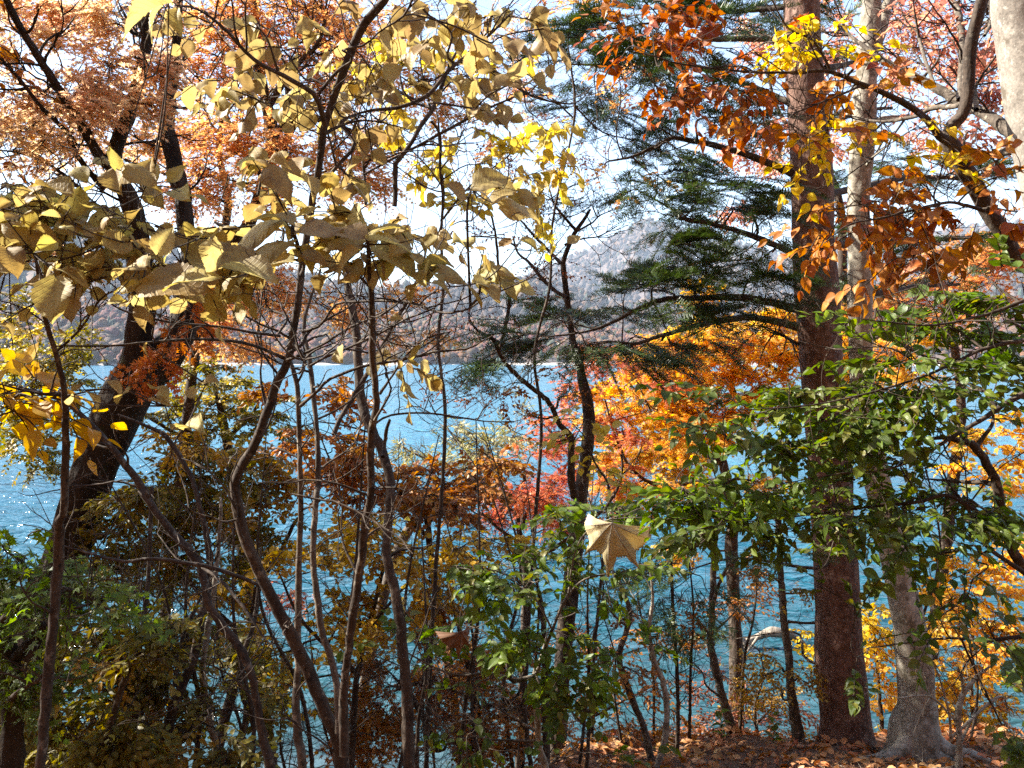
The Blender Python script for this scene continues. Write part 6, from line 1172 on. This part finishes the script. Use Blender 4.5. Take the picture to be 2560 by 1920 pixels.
sapling('bare_sapling', 'long stem slanting from the clump up to the left edge, crossing the leaning trunk', [[('G', 1600, 1640, 56), ('G', 1560, 1500, 52), ('G', 1500, 1150, 48), ('G', 1430, 960, 46), ('G', 1330, 830, 48), ('G', 1240, 700, 50), ('G', 1210, 540, 50), ('G', 1150, 400, 48), ('G', 1040, 290, 46), ('G', 920, 130, 45), ('G', 830, 0, 44), ('D', 880, 1500, 42), ('D', 760, 1330, 40), ('D', 640, 1180, 36), ('D', 520, 1050, 32), ('D', 380, 930, 26), ('D', 200, 870, 16), ('D', 50, 830, 8)], [('G', 1530, 575, 22), ('G', 1350, 500, 24), ('G', 1150, 450, 24), ('G', 900, 420, 22), ('G', 700, 430, 18), ('G', 330, 330, 8)], [('G', 1200, 470, 20), ('G', 1330, 570, 20), ('G', 1480, 760, 17), ('G', 1580, 910, 12), ('G', 1640, 920, 5)]], 3.3, [], '', None, None)
sapling('bare_sapling', 'crooked reddish stem rising behind the clump at the bottom left of the middle', [[('G', 1375, 1659, 42), ('G', 1440, 1450, 40), ('G', 1462, 1300, 38), ('G', 1422, 1150, 36), ('G', 1432, 1000, 33), ('G', 1500, 820, 28), ('G', 1530, 600, 22), ('G', 1545, 350, 12)]], 5.2, [], '', None, None, bark='grey')
sapling('gold_sapling', 'mustard gold sapling whose flat leaf layers run behind the many stemmed clump', [[('H', 120, 1500, 44), ('H', 150, 1100, 36), ('H', 250, 700, 28), ('H', 350, 400, 20), ('H', 600, 350, 10)], [('H', 150, 1100, 28), ('G', 1800, 800, 20), ('G', 1650, 500, 12)], [('H', 200, 850, 22), ('H', 500, 520, 15), ('H', 800, 330, 8)]], 6.0,
    [('G', 1650, 500, 140, 45, 16), ('G', 1700, 380, 140, 45, 14), ('G', 1900, 450, 190, 60, 24), ('G', 2050, 280, 100, 50, 12), ('G', 2000, 800, 140, 80, 20), ('G', 1600, 1000, 190, 80, 30), ('G', 1750, 1150, 140, 70, 18), ('G', 1450, 870, 140, 50, 16), ('G', 1950, 1350, 90, 40, 8), ('G', 1350, 600, 100, 50, 12), ('H', 300, 400, 180, 45, 22), ('H', 550, 430, 150, 40, 16), ('H', 800, 330, 180, 45, 28), ('H', 700, 370, 140, 30, 14), ('H', 150, 720, 140, 60, 20), ('H', 300, 780, 90, 50, 12), ('H', 80, 880, 110, 50, 14), ('H', 650, 600, 140, 40, 14), ('H', 250, 260, 140, 50, 18), ('H', 60, 350, 100, 70, 14), ('H', 560, 560, 90, 60, 8), ('H', 1000, 300, 110, 30, 8)], 'gold', OVATEW, (.045, .07), 9, tier=.16, spread=.5, dens=1.2)
sapling('brown_sapling', 'orange brown sapling in flat tiers just below the open water, mid left', [[('H', 700, 1100, 56), ('H', 600, 500, 44), ('H', 560, 150, 32), ('E', 560, 1450, 22), ('E', 600, 1330, 10)], [('H', 580, 300, 28), ('E', 300, 1500, 20), ('E', 50, 1380, 14), ('D', 1900, 1150, 8)], [('H', 570, 200, 26), ('E', 850, 1450, 16), ('E', 1000, 1300, 8)]], 7.6,
    [('E', 550, 1360, 190, 40, 34), ('E', 800, 1350, 170, 35, 32), ('E', 1000, 1300, 100, 40, 16), ('E', 600, 1480, 190, 45, 34), ('E', 850, 1430, 180, 45, 28), ('E', 400, 1500, 110, 50, 16), ('E', 100, 1330, 140, 50, 26), ('E', 80, 1430, 120, 50, 22), ('E', 60, 1200, 100, 45, 12), ('D', 1600, 900, 140, 25, 14), ('D', 1950, 900, 140, 50, 18), ('D', 2050, 1000, 100, 50, 14), ('D', 1750, 1180, 180, 50, 24), ('D', 1950, 1350, 180, 50, 28), ('D', 2080, 1250, 90, 70, 14), ('E', 200, 1560, 130, 40, 14), ('H', 600, 30, 160, 60, 22), ('H', 420, 60, 140, 60, 18), ('H', 750, 120, 140, 50, 18)], 'brown', OVATEW, (.05, .075), 9, tier=.18, cat='sapling')
sapling('brown_sapling', 'rusty brown sapling deep in shade low in the middle, over the turquoise shallows', [[('H', 870, 1659, 56), ('H', 860, 1350, 48), ('H', 820, 1100, 40), ('H', 760, 850, 28), ('H', 700, 650, 14)], [('H', 840, 1250, 28), ('H', 560, 1150, 20), ('H', 250, 1250, 10)], [('H', 850, 1300, 28), ('H', 1080, 1250, 18), ('H', 1150, 1050, 10)], [('H', 470, 1230, 34), ('H', 560, 1400, 34), ('H', 630, 1560, 34)]], 6.6,
    [('H', 650, 680, 140, 80, 26), ('H', 750, 1000, 180, 60, 28), ('H', 600, 1100, 140, 80, 26), ('H', 1000, 1020, 180, 50, 22), ('H', 850, 1150, 180, 80, 30), ('H', 1100, 1300, 180, 100, 32), ('H', 300, 1050, 120, 50, 12), ('H', 250, 1250, 140, 80, 22), ('H', 350, 1370, 120, 70, 16), ('H', 600, 1250, 140, 80, 22), ('H', 900, 1350, 140, 80, 20), ('H', 200, 1450, 150, 70, 20), ('H', 750, 1500, 180, 60, 18), ('H', 480, 800, 90, 60, 8), ('H', 150, 1590, 200, 60, 18), ('H', 1000, 1560, 180, 60, 16)], 'brown', MAPLE, (.045, .065), 9, tier=.16, dens=2.6)

sapling('brown_sapling', 'lacy brown leaved thicket over the shallows between the dark shaded stem and the slim trunks', [[('H', 1560, 1640, 30), ('H', 1540, 1400, 24), ('H', 1600, 1200, 16), ('H', 1680, 980, 8)], [('H', 1545, 1450, 16), ('H', 1400, 1300, 10), ('H', 1350, 1150, 5)], [('H', 1560, 1350, 16), ('H', 1750, 1250, 11), ('H', 1950, 1150, 6)]], 8.4,
    [('H', 1400, 1300, 140, 80, 14), ('H', 1600, 1200, 140, 70, 14), ('H', 1750, 1400, 140, 80, 16), ('H', 1500, 1450, 160, 70, 16), ('H', 1650, 1000, 130, 70, 12), ('H', 1900, 1250, 120, 80, 12), ('H', 2050, 1150, 110, 80, 10), ('H', 1350, 1520, 140, 60, 14), ('H', 1820, 880, 130, 70, 11), ('H', 2080, 900, 110, 70, 10), ('H', 1950, 1420, 140, 80, 14), ('H', 1480, 860, 110, 60, 8), ('H', 1250, 1400, 120, 80, 10), ('H', 2100, 1400, 110, 70, 10)], 'brown', OVATE, (.035, .055), 8, tier=.16, spread=.5, dens=1.5)

# --- slim trunks on the crest of the bank, right of the middle
sapling('slim_trunk', 'slim grey brown trunk with a slight bend, left of the pole beside the fir', [[('I', 425, 1575, 78), ('I', 405, 1450, 66), ('I', 350, 1250, 52), ('I', 302, 1050, 46), ('I', 272, 900, 42), ('I', 284, 780, 40), ('I', 290, 580, 38), ('I', 300, 350, 34), ('F', 330, 1500, 26), ('F', 360, 1300, 16)], [('I', 285, 700, 26), ('I', 330, 560, 22), ('I', 400, 420, 12)], [('I', 275, 880, 14), ('I', 200, 780, 9), ('I', 120, 740, 5)], [('I', 350, 1250, 18), ('I', 250, 1170, 12), ('I', 230, 1100, 9), ('I', 150, 1010, 5)]], 8.1,
    [('I', 150, 700, 140, 60, 10), ('I', 420, 720, 170, 60, 20), ('I', 530, 620, 130, 50, 12), ('I', 200, 950, 140, 60, 8), ('I', 480, 520, 110, 50, 8)], 'brown', OVATE, (.04, .06), 8, bark='grey', cat='tree')
sapling('slim_trunk', 'upright pole of a tree, sunlit near its top, close to the left of the fir', [[('I', 805, 1555, 84), ('I', 785, 1400, 68), ('I', 752, 1200, 54), ('I', 740, 1000, 48), ('I', 712, 800, 44), ('I', 702, 650, 42), ('I', 690, 480, 40), ('I', 680, 250, 36), ('F', 660, 1450, 24), ('F', 640, 1300, 12)], [('I', 735, 790, 18), ('I', 830, 800, 16), ('I', 920, 800, 12), ('I', 1000, 805, 7)], [('I', 690, 560, 16), ('I', 620, 510, 10)]], 8.0,
    [('I', 640, 1100, 160, 60, 20), ('I', 560, 1210, 140, 60, 16), ('I', 840, 1150, 110, 70, 14), ('I', 800, 620, 90, 60, 8)], 'mustard', OVATE, (.035, .055), 8, bark='grey', cat='tree')
sapling('slim_trunk', 'thin straight dark pole to the right of the leaning pale stems', [[('H', 2045, 1565, 28), ('H', 2050, 1300, 24), ('H', 2040, 1000, 22), ('H', 2020, 720, 20), ('H', 2010, 400, 16), ('H', 2000, 200, 9)], [('H', 2040, 1000, 9), ('H', 2090, 900, 6), ('H', 2120, 860, 4)]], 7.6, [('H', 2000, 850, 90, 60, 5), ('H', 1850, 780, 130, 60, 7)], 'brown', OVATE, (.04, .06), 7, bark='stem', cat='tree', nb=10)
sapling('slim_trunk', 'pale bent stem leaning left, foot on the bank in the lower middle', [[('H', 1895, 1650, 44), ('H', 1970, 1500, 38), ('H', 1982, 1300, 36), ('H', 1960, 1150, 35), ('H', 1912, 1030, 32), ('H', 1880, 850, 26), ('H', 1900, 650, 18), ('H', 1880, 450, 10)]], 7.0, [('H', 1920, 960, 100, 60, 5)], 'olive', OVATE, (.05, .07), 7, bark='beech', cat='tree')
sapling('slim_trunk', 'grey stem slanting down right beside the pale bent one', [[('H', 1910, 1600, 46), ('H', 1850, 1430, 42), ('H', 1790, 1280, 40), ('H', 1740, 1150, 40), ('H', 1700, 1020, 38), ('H', 1712, 940, 36), ('H', 1745, 850, 34), ('H', 1765, 740, 30), ('H', 1720, 600, 22), ('H', 1640, 450, 12)], [('H', 1750, 820, 18), ('H', 1700, 780, 14), ('H', 1620, 700, 8)]], 7.2, [('H', 1600, 1000, 130, 80, 8), ('H', 1780, 1080, 120, 60, 8)], 'brown', OVATE, (.045, .065), 7, bark='grey', cat='tree')
sapling('slim_trunk', 'thick dark shaded stem standing behind the pale bent shrub stem', [[('H', 1270, 1659, 52), ('H', 1266, 1400, 46), ('H', 1260, 1200, 44), ('H', 1262, 950, 38), ('H', 1240, 700, 28), ('H', 1200, 500, 14)]], 6.2, [], '', None, None, bark='stem', cat='tree')
# --- undergrowth on the lip of the bank
sapling('bank_shrub', 'low shrub of small maroon and olive leaves between the two slim trunks', [[('I', 560, 1500, 22), ('I', 540, 1300, 18), ('I', 590, 1100, 12), ('I', 560, 950, 6)], [('I', 550, 1400, 14), ('I', 680, 1250, 10), ('I', 760, 1150, 5)], [('I', 420, 1420, 22), ('I', 460, 1500, 26), ('I', 530, 1530, 26), ('I', 640, 1520, 16)]], 8.6, [('I', 450, 1350, 130, 70, 18), ('I', 650, 1350, 180, 70, 28), ('I', 820, 1320, 110, 70, 16), ('I', 250, 1250, 130, 80, 14), ('I', 580, 1450, 180, 60, 20), ('I', 200, 1420, 140, 60, 12), ('I', 300, 1130, 110, 60, 8)], 'maroon', OVATE, (.03, .05), 8,
    blob2=[('I', 500, 1250, 150, 70, 16), ('I', 700, 1250, 150, 60, 16), ('I', 780, 1430, 120, 60, 12), ('I', 480, 1060, 130, 50, 10)], mat2='mustard', cat='shrub', yb=.4)
sapling('yellow_bush', 'clear yellow bush in sunshine between the feet of the fir and the grey beech', [[('I', 1290, 1400, 26), ('I', 1270, 1150, 20), ('I', 1250, 900, 14), ('I', 1240, 720, 6)], [('I', 1265, 1000, 10), ('I', 1180, 900, 6)]], 9.3, [('I', 1240, 750, 90, 50, 14), ('I', 1250, 850, 110, 45, 16), ('I', 870, 900, 60, 60, 7), ('I', 1230, 930, 100, 40, 10)], 'yellow', OVATE, (.05, .08), 9, cat='shrub', spread=.3,
    blob2=[('I', 1270, 1000, 130, 50, 12), ('I', 1300, 1150, 80, 80, 9), ('I', 1270, 1300, 90, 50, 9), ('I', 1330, 1220, 70, 60, 6)], mat2='golden')
sapling('orange_bush', 'orange leaved bush in the sun to the right of the grey beech', [[('I', 1850, 1500, 30), ('I', 1820, 1200, 24), ('I', 1830, 900, 18), ('I', 1800, 650, 10)], [('I', 1820, 1100, 16), ('I', 1950, 950, 11), ('I', 2050, 850, 6)], [('I', 1825, 1000, 14), ('I', 1700, 800, 9), ('I', 1620, 650, 5)]], 9.0, [('I', 1650, 620, 130, 60, 14), ('I', 1810, 650, 130, 60, 14), ('I', 1750, 800, 180, 50, 18), ('I', 2000, 850, 140, 80, 18), ('I', 2080, 1100, 90, 70, 12), ('I', 1900, 1050, 120, 60, 12), ('I', 1700, 1250, 130, 60, 12), ('I', 1780, 1400, 130, 60, 12), ('I', 1950, 1250, 120, 80, 12), ('F', 1760, 1220, 110, 60, 10), ('F', 2080, 1250, 80, 90, 12), ('F', 1820, 1340, 110, 50, 10), ('I', 2050, 600, 90, 60, 9), ('F', 2000, 1420, 110, 70, 10), ('I', 1600, 980, 90, 50, 6), ('I', 1950, 480, 130, 70, 12), ('I', 1750, 480, 120, 60, 9), ('I', 2080, 350, 90, 100, 10), ('I', 1850, 950, 130, 60, 10), ('I', 2060, 780, 100, 60, 9), ('F', 1900, 1150, 140, 60, 12), ('F', 2060, 1050, 90, 70, 9)], 'golden', OVATEW, (.055, .085), 8, cat='shrub', spread=.5, bark='grey', dens=2.6,
    blob2=[('I', 1700, 1330, 110, 60, 9), ('I', 1620, 1150, 70, 60, 5), ('I', 1880, 1400, 110, 60, 8)], mat2='gold')
r = trace('I', [(1742, 1659, 42), (1752, 1500, 36), (1742, 1350, 35), (1762, 1250, 31), (1800, 1180, 28), (1870, 1100, 22), (1930, 1060, 12)], 6.6, 0, 0, True)
t = Tree('bare_shrub', base_of(r), 'leafless pale branching shrub at the lower right in front of the orange bush', 'shrub')
t.limb('stem', r, 'beech', 12, .05); t.branchlets(r, 10, .4, .004, 2)
for pts in ([(1775, 1215, 22), (1765, 1130, 16), (1740, 1060, 8)], [(1700, 1500, 18), (1690, 1350, 15), (1640, 1150, 11), (1600, 1050, 6)], [(1752, 1520, 20), (1800, 1420, 15), (1850, 1300, 9)], [(1745, 1400, 16), (1600, 1250, 12), (1500, 1230, 9), (1380, 1240, 6), (1190, 1180, 3)], [(1480, 1450, 8), (1520, 1350, 8), (1600, 1200, 6)], [(1700, 1480, 18), (1980, 1240, 16), (2040, 1330, 8)]):
    q = trace('I', pts, 6.6, rng.uniform(-.3, .3)); t.limb('branch', q, 'beech', 8, .04); t.branchlets(q, 5, .3, .003, 1)
t.finish('grey', sides=4)

# --- thin poles of the undergrowth
protos = []
for v in range(3):
    t = Tree('thin_pole', (0, 0, 0), 'thin dark pole stem in the shaded undergrowth along the foot of the bank', 'sapling', 'thin pole stems of the undergrowth')
    h = (2.3, 1.9, 2.7)[v]
    q = np.array([[0, 0, -.1, .016], [.04, .02, h * .3, .013], [-.03, .03, h * .6, .009], [.06, 0, h, .003]]) + np.concatenate([rng.normal(0, .05, (4, 3)), np.zeros((4, 1))], 1) * np.array([0, 1, 1, 1])[:, None]
    t.limb('stem', q, 'stem', 8, .04); t.branchlets(q, 14, .55, .004, 2, .1)
    t.finish('stem', sides=4); protos.append(t.o)
for i, (nxx, yp) in enumerate([(430, 4.8), (640, 5.6), (900, 6.4), (1090, 6.0), (1170, 7.2), (1290, 6.8), (1400, 7.4), (1560, 7.8), (1640, 8.2), (1730, 7.9), (540, 6.6), (780, 5.2), (320, 5.2), (1020, 7.6), (2330, 7.6), (2440, 7.9), (1860, 8.3), (1480, 8.2), (250, 4.6), (380, 6.0), (480, 5.4), (580, 4.6), (700, 6.9), (850, 4.9), (960, 5.4), (1050, 4.7), (1130, 5.2), (1230, 5.8), (1340, 5.9), (1450, 6.8), (160, 5.2), (740, 7.6)]):
    xw = (nxx - 1280) / FN * yp
    if i < 3: o = protos[i]
    else:
        o = protos[i % 3].copy(); SC.collection.objects.link(o)
        for ch in protos[i % 3].children:
            c_ = ch.copy(); SC.collection.objects.link(c_); c_.parent = o
    o.location = (xw, yp, float(ground_z(xw, yp))); o.rotation_euler = (rng.normal(0, .08), rng.normal(0, .08), rng.uniform(0, 6.28))
    f_ = rng.uniform(.8, 1.25); o.scale = (f_, f_, f_)

# --- broken bleached snag lying in the shallows
t0 = P('I', 640, 880, 17.5)
t = Tree('snag', (t0[0], t0[1], 0.0), 'bleached broken branch sticking out of the shallow turquoise water', 'driftwood')
q = trace('I', [(430, 1010, 16), (470, 930, 46), (560, 880, 34), (640, 855, 66), (740, 870, 50), (820, 925, 36), (850, 985, 24)], 17.6, .5); t.limb('trunk', q, 'bleached', 12, .12)
q = trace('I', [(470, 930, 30), (440, 880, 20), (400, 950, 12)], 17.6, .3); t.limb('branch', q, 'bleached', 8, .08)
q = trace('I', [(560, 880, 22), (500, 960, 16), (420, 1050, 9)], 17.5, -.3); t.limb('branch', q, 'bleached', 8, .08); t.branchlets(q, 4, .8, .012, 1)
t.finish('bleached', sides=5)

# --- dry leaf hanging in front of the green shrub
def palm_leaf(parent_name, top, tips, Y, mat, label, cat, size, roll, seed, nl=5):
    r_ = np.random.default_rng(seed)
    na, nr = 121, 12
    th = np.linspace(-148, 148, na)
    cent = np.linspace(-118, 118, nl)
    V = [(0, 0, 0)]; F = []
    rad = np.zeros(na); vein = np.zeros(na)
    for c_, L in zip(cent, [.62, .85, 1.0, .88, .6] if nl == 5 else np.linspace(.7, 1, nl)):
        d = np.abs(th - c_); lob = L * np.maximum(np.exp(-(d / 9) ** 2), .82 * np.exp(-(d / 33) ** 2))
        rad = np.maximum(rad, lob); vein = np.maximum(vein, np.exp(-(d / 5.0) ** 2))
    rad = np.maximum(rad, .60) * (1 + .05 * np.abs(np.sin(np.radians(th) * 26)) + r_.normal(0, .012, na))
    for j in range(1, nr + 1):
        f = j / nr
        for i in range(na):
            a = math.radians(th[i]) * .58; R_ = rad[i] * f
            z = -.30 * R_ * R_ + .085 * math.cos(math.radians(th[i] * 360 / 59)) * R_ * min(1, R_ * 2.5) + .02 * math.sin(R_ * 20 + th[i] * .05 + seed) * f
            z += -.55 * R_ * (abs(a) / 1.2) ** 2 * f
            V.append((R_ * math.cos(a), R_ * math.sin(a), z))
    for i in range(na - 1): F.append((0, 1 + i, 2 + i))
    for j in range(nr - 1):
        for i in range(na - 1):
            a = 1 + j * na + i; b = a + na
            F += [(a, b, b + 1), (a, b + 1, a + 1)]
    V = np.array(V); 
    D = nrm(P(*tips, Y) - P(*top, Y)); o = P(*top, Y)
    Nn = nrm(np.array(roll, float)); Sd = nrm(np.cross(Nn, D)); Nn = np.cross(D, Sd)
    W_ = o + size * (V[:, :1] * D + V[:, 1:2] * Sd + V[:, 2:] * Nn)
    e = thing(parent_name, o, label, cat)
    bf = Buf(); bf.add(W_, np.array(F), V[:, :2], 0, True)
    bl = bf.build('blade', [mat], e, o)
    vl = []
    for c_ in cent:
        i_ = int(np.argmin(np.abs(th - c_)))
        line = np.array([W_[0]] + [W_[1 + j * na + i_] for j in range(nr)]) + Nn * size * .006
        vl.append(catmull(line, 12))
        for jj in (3, 5, 7):
            for sg in (-9, 9):
                k_ = min(max(i_ + sg, 0), na - 1)
                vl.append(catmull(np.array([W_[1 + jj * na + i_], (W_[1 + (jj + 1) * na + i_] + W_[1 + (jj + 2) * na + k_]) / 2, W_[1 + min(nr - 1, jj + 3) * na + k_]]) + Nn * size * .005, 12))
    R_v = np.array([np.linspace(.0075, .002, 12) if q_ % 7 == 0 else np.linspace(.0028, .001, 12) for q_ in range(len(vl))]) * size
    Vv, Fv = tubes(np.array(vl), R_v, 4); bv = Buf(); bv.add(Vv - o, Fv, None, 0, True)
    ve = bv.build('veins', [BARK['twig'] if mat is LM['deadleaf'] else BARK['bleached']]); ve.parent = bl
    md = bl.modifiers.new('thickness', 'SOLIDIFY'); md.thickness = 0.0006
    stalk = catmull(np.array([o + D * .01 * size, o - D * .25 * size + np.array([0, 0, .03]), o - D * .3 * size + np.array([.02, .02, .10])]), 8)
    V2, F2 = tubes(stalk[None], np.full((1, 8), .0013), 6); b2 = Buf(); b2.add(V2, F2, None, 0, True); b2.build('stalk', [BARK['stem']], e, o)
    return e
palm_leaf('hanging_leaf', ('H', 1660, 205), ('H', 1625, 470), 3.7, LM['hanging'], 'large pale dry maple leaf caught among the green leaves in the lower middle', 'leaf', .275, (-.35, -1, .45), 3)
palm_leaf('dead_leaf', ('H', 760, 850), ('H', 765, 1010), 2.7, LM['deadleaf'], 'curled dark brown dead leaf snagged on the green shrub, lower middle', 'leaf', .10, (.5, -.8, .5), 8)

# --- fallen leaves
n = 9000
xx = rng.uniform(-1.5, 7.5, n); yy = rng.uniform(4.6, 9.6, n)
dz = .05
gx_ = (ground_z(xx + dz, yy) - ground_z(xx - dz, yy)) / (2 * dz); gy_ = (ground_z(xx, yy + dz) - ground_z(xx, yy - dz)) / (2 * dz)
Nn = nrm(np.stack([-gx_, -gy_, np.ones(n)], -1) + rng.normal(0, .42, (n, 3)))
a = rng.uniform(0, 6.28, n); Dd = np.stack([np.cos(a), np.sin(a), np.zeros(n)], -1); Dd = Dd - Nn * (Dd * Nn).sum(-1, keepdims=True)
bf = Buf(); put_leaves(bf, np.stack([xx, yy, ground_z(xx, yy) + rng.uniform(.004, .05, n)], -1), Dd, Nn, rng.uniform(.05, .11, n), OVATEW + MAPLE, 0)
m_ = 900
xs_ = rng.uniform(-.5, 6.5, m_); ys_ = rng.uniform(5.5, 9, m_); a = rng.uniform(0, 6.28, m_); L_ = rng.uniform(.08, .35, m_)
p0 = np.stack([xs_, ys_, ground_z(xs_, ys_) + .015], -1); x1_ = xs_ + np.cos(a) * L_; y1_ = ys_ + np.sin(a) * L_
p1 = np.stack([x1_, y1_, ground_z(x1_, y1_) + rng.uniform(.01, .12, m_)], -1)
V, F = tubes(np.stack([p0, (p0 + p1) / 2 + rng.normal(0, .015, (m_, 3)), p1], 1), np.tile([.004, .003, .0015], (m_, 1)), 4); bf.add(V, F, None, 1)
lit = bf.build('leaf_litter', [LM['litter'], BARK['grey']])
tag(lit, 'brown fallen leaves and twigs covering the bank', 'leaf litter', kind='stuff')
# a few large fallen leaves that stand out, and seedlings
for i, (c, x, y, sz, lab) in enumerate([('I', 2010, 1560, .15, 'large orange brown fallen leaf lying near the bare shrub at the right'), ('I', 1600, 1600, .16, 'pale fallen leaf curled on the litter below the grey beech'), ('I', 1320, 1590, .13, 'tan fallen leaf on the litter between fir and beech')]):
    y_ = 7.2
    for _ in range(30):
        p = P(c, x, y, y_); g = float(ground_z(p[0], p[1]))
        y_ += (p[2] - g) / .25 * .4 if abs(p[2] - g) > .01 else 0
        y_ = min(max(y_, 5.2), 8.2)
    p = np.array([p[0], p[1], g + .03])
    bf = Buf(); ang = rng.uniform(0, 6.28)
    put_leaves(bf, (p - p)[None], np.array([[math.cos(ang), math.sin(ang), .1]]), np.array([[0.1, -.5, 1.0]]), np.array([sz]), VIB[:1], 0, True)
    o = bf.build('fallen_leaf', [LM['litter'] if i != 1 else LM['hanging']]); o.location = p.tolist(); tag(o, lab, 'leaf')
for i, (c, x, y, h, lab) in enumerate([('I', 20, 1600, .75, 'tall thin green seedling stalk on the bank left of the slim trunks'), ('I', 640, 1560, .30, 'small green seedling on the litter between the slim trunks'), ('I', 330, 1640, .28, 'low green seedling at the bottom edge of the bank')]):
    y_ = 7.8
    p = P(c, x, y, y_); g = float(ground_z(p[0], y_)); b_ = np.array([p[0], y_, g])
    t = Tree('seedling', b_, lab, 'seedling')
    q = np.array([[*b_, .004], [*(b_ + [.02, 0, h * .5]), .003], [*(b_ + [.0, .01, h]), .0012]]); t.limb('stem', q, 'stem', 6, 0, 12)
    ln = 12 if i == 0 else 9
    zz = np.linspace(.15, 1, ln); a = np.arange(ln) * 2.4
    bf = Buf(); put_leaves(bf, b_ + np.stack([.01 * np.ones(ln), np.zeros(ln), zz * h], -1), np.stack([np.cos(a), np.sin(a), .5 * np.ones(ln)], -1), np.tile([0, 0, 1.0], (ln, 1)) + rng.normal(0, .2, (ln, 3)), rng.uniform(.07, .12, ln), OVATE if i else NARROW, 0)
    bf.build('leaves', [LM['limegreen']], t.o, b_)
